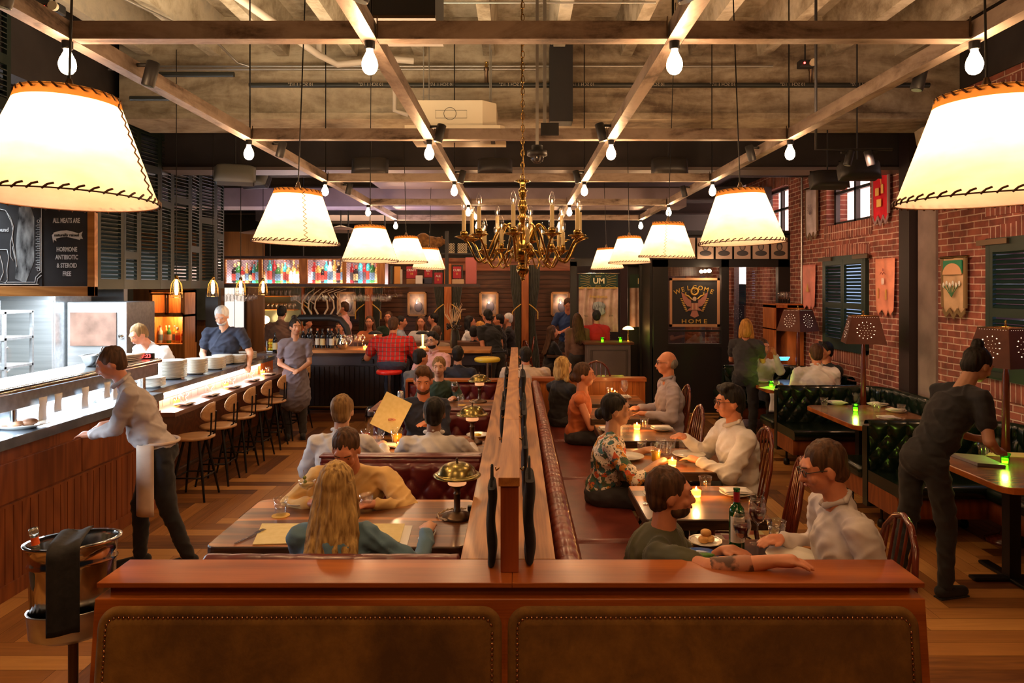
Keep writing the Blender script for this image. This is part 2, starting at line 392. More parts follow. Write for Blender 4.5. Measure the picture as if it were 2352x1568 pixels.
# ================= floor =================
def floor_material():
    m = mat('herringbone_oak', (.3,.12,.04), .45, coat=.05); t, b = nt(m)
    at = node(t, 'ShaderNodeAttribute', attribute_name='tone'); sp = t.nodes.new('ShaderNodeSeparateColor')
    t.links.new(at.outputs['Color'], sp.inputs[0])
    r = ramp(t, [(0, (.10,.034,.009)), (.25, (.24,.095,.024)), (.6, (.36,.155,.040)), (1, (.52,.26,.075))])
    tc = t.nodes.new('ShaderNodeTexCoord'); cmb = t.nodes.new('ShaderNodeCombineXYZ')
    # grain runs along each board: swap axes by the board's direction stored in the attribute
    sx = t.nodes.new('ShaderNodeSeparateXYZ'); t.links.new(tc.outputs['Object'], sx.inputs[0])
    mixa = node(t, 'ShaderNodeMix'); mixb = node(t, 'ShaderNodeMix')
    t.links.new(sp.outputs[1], mixa.inputs[0]); t.links.new(sx.outputs[0], mixa.inputs[2]); t.links.new(sx.outputs[1], mixa.inputs[3])
    t.links.new(sp.outputs[1], mixb.inputs[0]); t.links.new(sx.outputs[1], mixb.inputs[2]); t.links.new(sx.outputs[0], mixb.inputs[3])
    ma = node(t, 'ShaderNodeMath', operation='MULTIPLY'); ma.inputs[1].default_value = 3; t.links.new(mixa.outputs[0], ma.inputs[0])
    mb_ = node(t, 'ShaderNodeMath', operation='MULTIPLY'); mb_.inputs[1].default_value = 38; t.links.new(mixb.outputs[0], mb_.inputs[0])
    mc = node(t, 'ShaderNodeMath', operation='MULTIPLY'); mc.inputs[1].default_value = 50; t.links.new(sp.outputs[0], mc.inputs[0])
    t.links.new(ma.outputs[0], cmb.inputs[0]); t.links.new(mb_.outputs[0], cmb.inputs[1]); t.links.new(mc.outputs[0], cmb.inputs[2])
    n = noise(t, cmb.outputs[0], 1.0, 5, .8)
    ad = node(t, 'ShaderNodeMath', operation='MULTIPLY_ADD'); ad.inputs[1].default_value = .55; t.links.new(n.outputs['Fac'], ad.inputs[0])
    sb = node(t, 'ShaderNodeMath', operation='SUBTRACT'); sb.inputs[1].default_value = .27
    t.links.new(sp.outputs[0], sb.inputs[0]); t.links.new(sb.outputs[0], ad.inputs[2])
    t.links.new(ad.outputs[0], r.inputs[0]); t.links.new(r.outputs[0], b.inputs['Base Color'])
    bump(t, b, n.outputs['Fac'], .08, .004)
    return m
def herringbone(x0, x1, y0, y1, wd=.145, n=6, skip=None):
    m = MB(); tones = []
    i0, i1 = int(x0/wd)-n, int(x1/wd)+n; j0, j1 = int(y0/wd)-n, int(y1/wd)+n
    g = .0012
    for j in range(j0, j1):
        for i in range(i0, i1):
            k = (i-j) % (2*n)
            if k == 0: a, b, c, d, q = i*wd, j*wd, (i+n)*wd, (j+1)*wd, 0
            elif k == 2*n-1: a, b, c, d, q = i*wd, j*wd, (i+1)*wd, (j+n)*wd, 1
            else: continue
            a, c = max(a, x0), min(c, x1); b, d = max(b, y0), min(d, y1)
            if c-a < .01 or d-b < .01: continue
            m.add([(a+g,b+g,0),(c-g,b+g,0),(c-g,d-g,0),(a+g,d-g,0)], [(0,1,2,3)])
            tones += [(random.random()**1.0, q)]*4
    return m, tones
fl, tones = herringbone(-7.5, 5.2, .4, 16.2)
fm = floor_material(); fo = struct(fl, 'floor', fm)
ca = fo.data.color_attributes.new('tone', 'FLOAT_COLOR', 'CORNER')
for k, (a, q) in enumerate(tones): ca.data[k].color = (a, q, 0, 1)
struct(MB().box((-8,-3,-.12),(6,18,-.0015)), 'floor', mat('subfloor', (.02,.01,.005), .8))
def checker_mat():
    m = mat('checker_tile', (.5,.1,.05), .35); t, b = nt(m)
    v = coords(t, (1/.153,1/.153,1), rnd=False, src='Object'); ck = node(t, 'ShaderNodeTexChecker'); ck.inputs['Scale'].default_value = 1
    ck.inputs['Color1'].default_value = (.62,.46,.24,1); ck.inputs['Color2'].default_value = (.30,.035,.012,1)
    t.links.new(v, ck.inputs['Vector']); t.links.new(ck.outputs[0], b.inputs['Base Color']); return m
struct(MB().box((.2,2.95,-.001),(2.04,8.6,.003)), 'floor', checker_mat())
# ================= brick walls =================
def brick_mat(ax='y', name='old_red_brick', soldier=False):
    m = mat(name, (.3,.08,.05), .85); t, b = nt(m)
    tc = t.nodes.new('ShaderNodeTexCoord'); sx = t.nodes.new('ShaderNodeSeparateXYZ'); cb = t.nodes.new('ShaderNodeCombineXYZ')
    nz = noise(t, tc.outputs['Object'], 5, 2); av = node(t, 'ShaderNodeVectorMath', operation='MULTIPLY_ADD')
    av.inputs[1].default_value = (.014,.014,.014); t.links.new(nz.outputs['Color'], av.inputs[0]); t.links.new(tc.outputs['Object'], av.inputs[2])
    t.links.new(av.outputs[0], sx.inputs[0])
    a, c = (1 if ax == 'y' else 0), 2
    if soldier: t.links.new(sx.outputs[c], cb.inputs[0]); t.links.new(sx.outputs[a], cb.inputs[1])
    else: t.links.new(sx.outputs[a], cb.inputs[0]); t.links.new(sx.outputs[c], cb.inputs[1])
    br = node(t, 'ShaderNodeTexBrick'); br.inputs['Scale'].default_value = 1
    br.inputs['Brick Width'].default_value = .213 if not soldier else .40; br.inputs['Row Height'].default_value = .067
    if soldier: br.offset = 0
    br.inputs['Mortar Size'].default_value = .007; br.inputs['Mortar Smooth'].default_value = .4; br.inputs['Bias'].default_value = 0
    br.inputs['Color1'].default_value = (.17,.048,.034,1); br.inputs['Color2'].default_value = (.31,.100,.065,1); br.inputs['Mortar'].default_value = (.56,.42,.33,1)
    t.links.new(cb.outputs[0], br.inputs['Vector'])
    n2 = noise(t, tc.outputs['Object'], 9, 6); n3 = noise(t, tc.outputs['Object'], 3.3, 3)
    mx = node(t, 'ShaderNodeMix', data_type='RGBA', blend_type='MULTIPLY'); mx.inputs[0].default_value = .75
    r = ramp(t, [(.3, (.50,.46,.48)), (.62, (1.25,1.15,1.1))]); t.links.new(n2.outputs['Fac'], r.inputs[0])
    t.links.new(br.outputs['Color'], mx.inputs[6]); t.links.new(r.outputs[0], mx.inputs[7])
    t.links.new(mx.outputs[2], b.inputs['Base Color'])
    ad = node(t, 'ShaderNodeMath', operation='MULTIPLY_ADD'); ad.inputs[1].default_value = -1.6
    t.links.new(br.outputs['Fac'], ad.inputs[0]); t.links.new(n2.outputs['Fac'], ad.inputs[2])
    bump(t, b, ad.outputs[0], .7, .012); return m
M['brick'] = brick_mat(); M['soldier'] = brick_mat(name='soldier_brick', soldier=True); M['brickx'] = brick_mat('x', 'brick_return')
def wall_holes(m, X, ys, zs, holes, depth=.30, side=1):
    """wall in the plane x=X with rectangular openings and their reveals"""
    yy = sorted(set([ys[0], ys[1]]+[h[0] for h in holes]+[h[1] for h in holes]))
    zz = sorted(set([zs[0], zs[1]]+[h[2] for h in holes]+[h[3] for h in holes]))
    for a, b in zip(yy, yy[1:]):
        for c, d in zip(zz, zz[1:]):
            if any(h[0] <= a and b <= h[1] and h[2] <= c and d <= h[3] for h in holes): continue
            m.box((X, a, c), (X+depth*side, b, d))
    return m
WX = 4.41
WIN = [(8.82,10.06,2.90,3.72), (11.47,12.7,2.90,3.72), (5.2,6.57,2.90,3.72)]
LOW = [(8.9,10.0,1.22,2.40), (5.3,6.5,1.22,2.42)]
struct(wall_holes(MB(), WX, (-.5,13.6), (0,4.0), WIN+LOW), 'wall_right', M['brick'])
struct(MB().box((WX-.02,-.5,4.0),(WX+.3,16,4.9)), 'wall_right', M['darkceil'])
for k, (a, b, c, d) in enumerate(WIN+LOW):
    m = MB(); n = 9
    top = d + .0
    for i in range(n):      # shallow arch of soldier bricks
        y0 = a-.09+(b-a+.18)*i/n; y1 = a-.09+(b-a+.18)*(i+1)/n; s = math.sin(PI*(i+.5)/n)*.045
        m.box((WX-.008, y0, top+s-.03), (WX+.1, y1, top+s+.17))
    m.box((WX-.012, a-.06, c-.2), (WX+.02, b+.06, c-.002))
    struct(m, 'trim_%d' % (k+1), M['soldier'])
M['outglow'] = mottled('outside_glow', (.75,.55,.50), (.95,.80,.72), 1.2, .9, bs=0)
nt(M['outglow'])[1].inputs['Emission Color'].default_value = (1,.80,.74,1); nt(M['outglow'])[1].inputs['Emission Strength'].default_value = 1.3  # light outside the windows is put into this wall's emission
for k, (a, b, c, d) in enumerate(WIN):
    f = MB(); x = WX+.14
    for y in (a+.03, (a+b)/2, b-.03): f.box((x-.03, y-.028, c), (x+.03, y+.028, d))
    for z in (c+.03, (c+d)/2+.05, d-.03): f.box((x-.03, a, z-.02), (x+.03, b, z+.02))
    wo = struct(f, 'window_%d' % (k+1), mat('window_frame_%d' % k, (.02,.025,.03), .5))
    MB().box((x-.004, a, c), (x+.004, b, d)).build('window_pane', M['pane'], wo)
    struct(MB().box((x+.9, a-1.4, c-.8), (x+1.0, b+7, d+2.5)), 'glow_wall_outside', M['outglow'])
# pilaster, black column
struct(MB().box((WX-.025,7.39,0),(WX+.01,7.72,4.0)), 'trim_6', mottled('bare_plaster', (.17,.125,.105), (.27,.205,.175), 3, .8, detail=8))
single(MB().box((4.30,7.74,0),(WX,7.95,4.0)), 'steel_column', mat('column_paint', (.018,.010,.010), .5), 'black painted square steel column standing against the brick wall', 'column')
# left side: wall behind kitchen, back wall, ceiling
struct(MB().box((-7.6,-.5,0),(-7.4,16.2,4.9)), 'wall_left', M['greygreen'])
def slat_wall():
    m = MB(); h = .105; z = 0
    while z < 2.58:
        m.box((-8,16.0,z),(1.25,16.08,z+h-.012)); m.box((-8,16.03,z+h-.012),(1.25,16.1,z+h)); z += h
    return m
struct(slat_wall(), 'wall_back', wood('slat_boards', (.045,.016,.008), (.11,.04,.018), 0, .8, .42, 16, 2, .05, .05))
struct(MB().box((-8,16.05,2.58),(5,16.3,4.9)), 'wall_back', mat('back_upper_wall', (.020,.024,.020), .7))
c = MB(); c.box((-2.0,15.86,2.40),(1.28,16.0,2.46)); c.box((-2.0,15.9,2.46),(1.28,16.0,2.60)); c.box((-2.0,15.8,2.60),(1.28,16.05,2.68))
struct(c, 'trim_7', M['orangewoodx'])
struct(MB().box((1.25,15.9,0),(5,16.2,2.6)), 'wall_back', mat('vestibule_wall', (.018,.010,.008), .6))
# ceiling: slab, pan joists, girder
m = MB().box((-8,-3,4.72),(5,7.1,4.85)); struct(m, 'ceiling', M['concrete'])
m = MB()
x = -6.4
while x < 4.4:
    m.add([(x-.055,-2.5,4.33),(x+.055,-2.5,4.33),(x+.095,-2.5,4.73),(x-.095,-2.5,4.73),(x-.055,7.02,4.33),(x+.055,7.02,4.33),(x+.095,7.02,4.73),(x-.095,7.02,4.73)],
          [(0,3,2,1),(4,5,6,7),(0,1,5,4),(1,2,6,5),(2,3,7,6),(3,0,4,7)])
    x += .68
struct(m, 'ceiling', M['concrete'])
m = MB().box((-3.95,7.0,3.74),(4.42,7.6,4.8)); m.box((-3.95,6.96,3.70),(4.42,7.6,3.76))
struct(m, 'trim_8', M['concreteb'])
# column capital at the brick wall
m = MB()
prof = [(.24,3.0),(.26,3.15),(.36,3.35),(.50,3.52),(.52,3.66)]
m.lathe([(r, z) for r, z in prof], (4.62,7.15,0), 14)
struct(m, 'trim_9', M['concreteb'])
struct(MB().box((-8,7.58,4.2),(5,16.3,4.35)), 'ceiling', M['darkceil'])
struct(MB().box((-8,8.0,3.38),(4.42,8.3,4.25)), 'trim_10', M['darkceil'])
struct(MB().box((-8,7.96,3.36),(4.42,8.34,3.395)), 'trim_11', mat('flange_paint', (.16,.13,.12), .5, .3))
struct(MB().box((-8,7.62,4.02),(4.42,8.0,4.10)), 'trim_12', M['darkceil'])
# bulkhead over the kitchen
struct(MB().box((-4.25,-1,3.75),(-4.05,7.9,4.75)), 'wall_bulkhead', M['darkceil'])
# girders / purlins in the dark ceiling of the bar and back room
for k, (y, z, col) in enumerate(((9.3,3.62,(.13,.10,.12)),(10.6,3.7,(.05,.04,.04)),(12.2,3.55,(.05,.04,.04)),(14.2,3.5,(.04,.03,.03)))):
    m = MB().box((-7.4,y,z),(4.4,y+.05,z+.22)); m.box((-7.4,y-.06,z),(4.4,y+.11,z+.02)); struct(m, 'trim_%d' % (13+k), mat('purlin', col, .6))
# black framed vestibule wall at the back right
blk = mat('vestibule_black', (.010,.008,.007), .45)
Y0 = 11.4
m = MB()
m.box((2.20,Y0,2.36),(4.40,Y0+.12,2.48)); m.box((2.20,Y0,2.88),(4.40,Y0+.12,2.95)); m.box((2.20,Y0+.06,2.45),(4.40,Y0+.12,2.9))
for a, b in ((2.20,2.44),(3.30,3.42),(4.22,4.41)): m.box((a,Y0,0),(b,Y0+.12,2.9))
m.box((2.20,Y0+.02,0),(3.32,Y0+.10,1.06)); m.box((2.44,Y0,1.06),(3.3,Y0+.12,1.12)); m.box((2.44,Y0+.03,1.31),(3.3,Y0+.08,1.34))
struct(m, 'wall_vestibule', blk)
wn = struct(MB().box((2.44,Y0+.055,1.1),(3.3,Y0+.062,2.36)), 'window_4', M['pane'])
struct(MB().box((3.42,Y0+.055,0),(4.22,Y0+.062,2.36)), 'window_5', M['pane'])
# reeded glass light above the poster, brick seen through the doorway
struct(MB().box((2.44,Y0+.5,2.22),(3.3,Y0+.54,2.40)), 'trim_17', mottled('reeded_glass', (.16,.06,.03), (.42,.22,.13), 12, .3, bs=0, stretch=(4,1,.2)))
struct(MB().box((3.35,14.0,0),(3.62,14.1,2.6)), 'wall_vestibule', M['panel'])
struct(MB().box((3.62,13.5,0),(4.15,13.6,2.6)), 'wall_vestibule', M['brickx'])
struct(MB().box((2.2,15.0,0),(3.5,15.1,2.6)), 'wall_vestibule', mat('dim_vestibule', (.035,.014,.008), .7))
# floor to ceiling black frames around the curtain
m = MB()
for a, b, y in ((.98,1.10,13),(1.98,2.16,12.6),(2.12,2.24,12.2)): m.box((a,y,0),(b,y+.1,2.5))
m.box((.98,13,2.42),(2.24,13.1,2.56)); m.box((1.9,12.2,2.42),(2.24,13,2.56))
struct(m, 'door_1', blk)
struct(MB().box((2.16,11.5,0),(2.22,13,2.5)), 'wall_vestibule', blk)
# ================= steel grid with bare bulbs =================
CX = [-1.83, -.60, .64, 1.86]; RY = [2.87, 4.81, 6.72, 8.66, 10.62]; ZB = 3.045
def channel(m, a, b, wd=.052, h=.075, ax='y'):
    t = .006
    if ax == 'y':
        x = a[0]; m.box((x-wd/2,a[1],ZB+.004),(x+wd/2,b[1],ZB+h))
        m.box((x-wd/2-.006,a[1],ZB),(x+wd/2+.006,b[1],ZB+.008))
    else:
        y = a[1]; m.box((a[0],y-wd/2,ZB+.004),(b[0],y+wd/2,ZB+h)); m.box((a[0],y-wd/2-.006,ZB),(b[0],y+wd/2+.006,ZB+.008))
for i, x in enumerate(CX):
    m = MB(); channel(m, (x,1.0), (x,10.7))
    single(m, 'steel_rail', M['steel_y'], ('leftmost long steel rail running away overhead, above the kitchen counter side', 'long steel rail overhead, second from the left, passing left of the chandelier', 'long steel rail overhead, third from the left, passing right of the chandelier', 'rightmost long steel rail overhead, nearest the brick wall')[i], 'rail', group='long rails of the steel grid')
ordi = ('nearest', 'second nearest', 'third nearest', 'fourth nearest', 'farthest')
for j, y in enumerate(RY):
    for i in range(3):
        m = MB(); channel(m, (CX[i]+.034,y), (CX[i+1]-.034,y), ax='x')
        o = single(m, 'steel_crossbar', M['steel'], '%s steel crossbar row of the overhead grid, %s bay' % (ordi[j], ('left','middle','right')[i]), 'crossbar', group='crossbars of the steel grid')
        for q in (CX[i]+.034, CX[i+1]-.038):
            MB().box((q, y-.034, ZB+.01), (q+.004, y-.027, ZB+.09)).build('corner_bracket', M['bronze'], o)
bulb_root = None
def bulb_thing():
    r = thing('bare_bulb', 'x', 'light bulb', (0,0,0), 0, 'bare bulbs under the steel grid')
    MB().lathe([(.021,0),(.021,-.028),(.018,-.032)], n=16).build('socket', M['blackmetal'], r)
    pr = [(.013,-.03),(.014,-.042),(.020,-.056),(.028,-.072),(.0325,-.09),(.0325,-.1),(.029,-.115),(.020,-.128),(.008,-.134),(.001,-.135)]
    MB().lathe(pr, n=18).build('glass_globe', M['bulb'], r); return r
colw = ('leftmost', 'second from left', 'third from left', 'rightmost')
br = None
for j, y in enumerate(RY):
    for i, x in enumerate(CX):
        lb = '%s bare bulb of the %s row under the steel grid' % (colw[i], ordi[j])
        if br is None: br = bulb_thing(); br.location = (x, y, ZB); br['label'] = lb; o = br
        else: o = dup(br, (x, y, ZB), label=lb)
        light('POINT', 'bulb_light', (x, y, ZB-.155), WATT_BULB*3.2, (1,.58,.27), .03)
# hanger rods
for k, (x, y) in enumerate(((-1.83,4.83),(1.86,4.83),(-.6,6.74),(.64,6.74),(.64,2.9),(-.6,2.9),(-1.83,6.74),(1.86,6.74))):
    single(MB().tube([(x,y,ZB+.07),(x,y,4.36)], .005, 6), 'hanger_rod', M['blackmetal'], 'threaded rod above the steel grid, %s rail at the %s crossbar' % (colw[CX.index(x)], ordi[0 if y < 3 else 1 if y < 5 else 2]), 'rod', group='hanger rods of the steel grid')
# ================= pendant drum shades =================
def shade_mat(nm, edge=False):
    m = bpy.data.materials.new(nm); m.use_nodes = True; t = m.node_tree; t.nodes.clear()
    o = t.nodes.new('ShaderNodeOutputMaterial'); a = t.nodes.new('ShaderNodeBsdfTranslucent'); b = t.nodes.new('ShaderNodeBsdfDiffuse')
    mx = t.nodes.new('ShaderNodeMixShader'); mx.inputs[0].default_value = .22
    c = coords(t, (1,1,2.2)); n = noise(t, c, 9, 6); r = ramp(t, [(.3, (.88,.66,.40)), (.7, (.97,.82,.60))] if not edge else [(.3,(.34,.17,.05)),(.7,(.42,.22,.07))])
    t.links.new(n.outputs['Fac'], r.inputs[0])
    for q in (a, b): t.links.new(r.outputs[0], q.inputs[0])
    t.links.new(a.outputs[0], mx.inputs[1]); t.links.new(b.outputs[0], mx.inputs[2]); em = t.nodes.new('ShaderNodeEmission'); em.inputs[0].default_value = (1,.80,.58,1); em.inputs[1].default_value = .0 if edge else .16
    ad = t.nodes.new('ShaderNodeAddShader'); t.links.new(mx.outputs[0], ad.inputs[0]); t.links.new(em.outputs[0], ad.inputs[1]); t.links.new(ad.outputs[0], o.inputs[0]); return m
M['shade'] = shade_mat('parchment_shade'); M['shadeband'] = shade_mat('shade_edge_band', True)
M['lace'] = mat('leather_lacing', (.09,.030,.008), .6)
def pendant(name='pendant_lamp'):
    r = thing(name, 'x', 'pendant lamp', (0,0,0), 0, 'parchment pendant lamps over the tables')
    R0, R1, H = .122, .2285, .285       # top radius, bottom radius, height
    def S(u, v): a = 2*PI*u; q = R1+(R0-R1)*v; return (q*math.cos(a), q*math.sin(a), H*v)
    MB().grid(S, 64, 12).build('lamp_shade', M['shade'], r)
    MB().lathe([(R0+.010,H-.026),(R0+.002,H+.004)], n=48, cap=False).build('shade_band', M['shadeband'], r)
    for (q, z, N) in ((R1, 0, 44), (R0, H, 26)):
        m = MB()
        m.tube([(q*math.cos(2*PI*i/64), q*math.sin(2*PI*i/64), z) for i in range(64)], .0022, 5, closed=True)
        for i in range(N):
            a = 2*PI*i/N; b = a+2*PI/N*.75; dz = .012 if z == 0 else -.012
            m.tube([((q+.003)*math.cos(a), (q+.003)*math.sin(a), z-dz*.3), ((q+.004)*math.cos((a+b)/2), (q+.004)*math.sin((a+b)/2), z+dz*.6), ((q-.001)*math.cos(b), (q-.001)*math.sin(b), z+dz)], .003, 5)
        m.build('bottom_lacing' if z == 0 else 'top_lacing', M['lace'], r)
    zz = MB(); P = []
    for i in range(22):
        v = .03+.92*i/21; q = R1+(R0-R1)*v+.003; a = -PI/2+.30+(.045 if i % 2 else -.045)/(.6+q*2)
        P.append((q*math.cos(a), q*math.sin(a), H*v))
    zz.tube(P, .0024, 5).build('seam_lacing', M['lace'], r)
    m = MB(); m.lathe([(.006,H+.05),(.013,H+.03),(.018,H+.0),(.018,H-.06),(.010,H-.07)], n=12)
    for k in range(3):
        a = 2*PI*k/3+.4; m.tube([(.012*math.cos(a),.012*math.sin(a),H-.01),(R0*math.cos(a),R0*math.sin(a),H-.002)], .002, 5)
    m.build('lamp_holder', M['bronze'], r)
    MB().lathe([(.012,H-.07),(.016,H-.085),(.028,H-.11),(.030,H-.13),(.024,H-.15),(.006,H-.162)], n=14).build('bulb', M['filament'], r)
    MB().tube([(0,0,H+.05),(0,0,4.36-2.285)], .0035, 6).build('cord', M['blackmetal'], r)
    return r
ps = None
PEND = []
for s, side, off in ((-1, 'left', (0,0,0,0,0)), (1, 'right', (0,0,0,0,0))):
    for k in range(5):
        y = 1.93*(k+1); x = s*1.21 + (.02 if s > 0 else 0); zb = 2.285+(0, .0, -.03 if s<0 else 0, .02, .0)[k]
        if k == 0: x = -1.235 if s < 0 else 1.29
        lb = '%s parchment pendant lamp of the %s row' % (ordi[k], side)
        rz = (1.35, .22, 1.6, 2.4, .8)[k] if s < 0 else (.05, 2.6, -.60, 1.9, 2.8)[k]
        if ps is None: ps = pendant(); ps.location = (x, y, zb); ps.rotation_euler.z = rz; ps['label'] = lb; o = ps  # light behind the shutters is put into the emission
        else: o = dup(ps, (x, y, zb), rz, label=lb)
        if k == 0: o.rotation_euler.y = (.035 if s < 0 else -.02); o.rotation_euler.x = .0
        LIGHTS.append((x, y, zb))
        light('POINT', 'shade_light', (x, y, zb+.185), WATT_SHADE, (1,.57,.25), .05)
# ================= chandelier =================
ch = thing('chandelier', 'large antique brass chandelier with two tiers of candle arms hanging in the middle', 'chandelier', (.03, 3.9, 0))
k_ = 3.9/1620
def cz(py): return 2.05-(py-657)*k_
body = [(.002,cz(412)),(.028,cz(413)),(.045,cz(416)),(.016,cz(421)),(.014,cz(432)),(.026,cz(438)),(.020,cz(444)),(.024,cz(450)),(.012,cz(456)),(.022,cz(466)),(.028,cz(478)),(.018,cz(489)),(.016,cz(492)),(.030,cz(500)),(.018,cz(509)),(.012,cz(514)),(.012,cz(534)),(.030,cz(540)),(.018,cz(548)),(.030,cz(553)),(.052,cz(562)),(.068,cz(574)),(.070,cz(584)),(.060,cz(593)),(.030,cz(600)),(.018,cz(604)),(.034,cz(613)),(.036,cz(620)),(.024,cz(630)),(.008,cz(637)),(.002,cz(640))]
MB().lathe(body, n=32).build('turned_stem', M['brass'], ch)
MB().lathe([(.004,0),(.012,-.008),(.013,-.02),(.001,-.028)], (0,0,cz(634)), 12).build('finial', M['brass'], ch)
m = MB(); z = cz(412)
n_l = int((4.30-z)/.034)
for i in range(n_l):
    zz = z+.01+i*.034; a = (i % 2)*PI/2
    m.tube([(math.cos(a)*.009*math.cos(t), math.sin(a)*.009*math.cos(t), zz+.021*math.sin(t)) for t in [2*PI*j/10 for j in range(10)]], .0026, 5, closed=True)
m.build('chain', M['brass'], ch); MB().tube([(.006,.006,cz(412)),(-.008,.004,3.4),(.006,-.004,4.3)], .003, 5).build('cord', M['brassd'], ch)
MB().lathe([(.06,4.33),(.06,4.30),(.02,4.27)], n=20).build('canopy', M['black'], ch)
def arm(R, ang, zc, zstart, zend, drop, sz, lit):
    c_, s_ = math.cos(ang), math.sin(ang)
    P = []
    K = [(0, zstart), (.26, zstart+drop), (.72, zend-.105*sz), (1, zend)]
    for (t0, a0), (t1, a1) in zip(K, K[1:]):
        for i in range(8):
            q = i/8; t = t0+(t1-t0)*q; r = .02+(R-.02)*t; P.append((r*c_, r*s_, a0+(a1-a0)*(.5-.5*math.cos(PI*q))))
    P.append((R*c_, R*s_, zend))
    a = MB().tube(P, .0058*sz, 7).build('arm', M['brass'], ch)
    MB().lathe([(.006,0),(.030*sz,.010),(.044*sz,.016),(.042*sz,.019),(.012,.014),(.012,.02),(.018*sz,.028),(.017*sz,.045),(.010,.048)], P[-1], 18).build('drip_pan', M['brass'], a)
    q = P[-1]
    MB().tube([(q[0],q[1],q[2]+.046),(q[0]*1.0,q[1],q[2]+.046+.10*sz)], .0105*(.8+.2*sz), 10).build('candle_sleeve', M['candlesleeve'], a)
    b = [(.006,0),(.012,.012),(.0155,.030),(.012,.050),(.005,.066),(.001,.074)]
    bo = MB().lathe(b, (q[0],q[1],q[2]+.046+.10*sz), 12, cap=False).build('flame_bulb', M['glass'], a)
    MB().ell((q[0],q[1],q[2]+.046+.10*sz+.022), (.003,.003,.009), n=6, m=4).build('filament', M['dimfil'], bo)
N = 10
for i in range(N): arm(.325, 2*PI*i/N+.16, 0, cz(566), cz(552), .12, 1.15, 1)
for i in range(N): arm(.225, 2*PI*i/N+.42, 0, cz(597), cz(583), .05, .72, 0)
light('POINT', 'chandelier_light', (.03, 3.9, cz(500)+.12), 4, (1,.6,.3), .12)
# ================= track heads =================
single(MB().tube([(2.35,5.55,4.33),(2.35,5.55,3.125),(2.95,5.55,3.125)], .012, 8), 'lighting_bar', M['black'], 'thin black bar carrying two track spots near the brick wall', 'bar')
th = None
def head(x, y, s, lb, tilt=.35, z=None):
    global th
    if th is None:
        th = thing('track_spot', lb, 'spot light', (x,y,z or 3.10), 0, 'black track spots clipped to the steel rails')
        MB().lathe([(.028,0),(.030,.005),(.030,.115),(.024,.12)], n=20).xf(T(.075,0,-.10) @ Matrix.Rotation(.25,4,'Y')).build('barrel', M['black'], th)
        MB().lathe([(.001,.001),(.024,.001)], n=16, cap=False).xf(T(.075,0,-.102) @ Matrix.Rotation(.25,4,'Y')).build('lens', mat('lens', (.35,.5,.45), .1, coat=1), th)
        MB().tube([(.027,0,.0),(.06,0,.0),(.085,0,-.0)], .010, 8).build('bracket', M['black'], th)
        if s < 0: th.rotation_euler.z = PI
        return th
    return dup(th, (x, y, z or 3.10), PI if s < 0 else 0, label=lb)
for (x, y, s, lb) in ((-1.83,3.35,1,'black track spot on the left rail just behind the first crossbar'),(-1.83,5.2,1,'black track spot on the left rail behind the second crossbar'),(-1.83,7.3,1,'black track spot on the left rail behind the third crossbar'),
    (-.60,4.65,1,'black track spot on the second rail at the second crossbar'),(-.60,6.5,1,'black track spot on the second rail at the third crossbar'),(-.60,2.35,1,'black track spot at the top edge on the second rail'),
    (.64,4.62,-1,'black track spot on the third rail at the second crossbar'),(.64,6.5,-1,'black track spot on the third rail at the third crossbar'),(.64,2.35,-1,'black track spot at the top edge on the third rail'),
    (1.86,3.42,1,'black track spot on the right rail behind the first crossbar'),(1.86,5.35,-1,'black track spot on the right rail behind the second crossbar'),(1.86,7.5,-1,'black track spot on the right rail behind the third crossbar'),
    (-1.83,2.4,1,'black track spot near the top left corner'),(2.52,5.55,1,'black track spot under the girder near the brick wall'),(2.86,5.55,-1,'second black track spot under the girder near the brick wall'),(1.86,2.35,1,'black track spot on the right rail at the top right corner')):
    head(x, y, s, lb)
# wall washing from those heads
spot_at((1.90,3.42,3.0), (2.70,3.25,0), 95, (1,.60,.27), .85)
spot_at((-1.87,2.45,3.0), (-2.55,3.2,0), 60, (1,.60,.27), .9)
for (a, b, p) in (((2.6,5.4,3.05),(4.41,7.0,2.05),60),((2.6,5.7,3.05),(4.41,6.9,1.2),40),((1.9,7.5,3.02),(4.41,8.5,2.6),60),((1.9,7.3,3.02),(4.41,9.2,1.9),70),((1.9,7.7,3.02),(4.41,10.6,2.4),70),((2.9,3.5,3.05),(4.41,6.0,2.4),45)):
    spot_at(a, b, p, PINK, .95, .03)
# conduits, sprinkler pipe, white drain pipe
def pipe(pts, r, mt, nm, lb, cat='pipe', group=None): return single(MB().tube(pts, r, 10), nm, mt, lb, cat, group=group)
sp_ = pipe([(-2.6,6.85,4.00),(4.0,6.85,4.00)], .025, M['blackpipe'], 'sprinkler_pipe', 'long black pipe with faint lettering running across the concrete girder')
for k in range(9):
    text_mb('10 SCH 1 1/2" ', .042, ext=.0006).xf(T(-2.1+.68*k, 6.822, 4.0) @ RX @ Matrix.Scale(-1,4,(1,0,0))).build('lettering', M['letter'], sp_)
pipe([(-3.35,6.6,4.03),(-2.65,6.6,4.03)], .026, M['blackpipe'], 'sprinkler_branch', 'short black pipe at the left end of the girder', group='black sprinkler branches'); pipe([(-3.35,6.6,4.0),(-2.9,5.6,3.70)], .026, M['blackpipe'], 'sprinkler_branch', 'angled black pipe dropping toward the left rail', group='black sprinkler branches')
pipe([(-2.9,6.2,3.70),(-3.4,6.2,3.70)], .022, M['blackpipe'], 'sprinkler_branch', 'lower short black pipe at the left under the girder', group='black sprinkler branches')
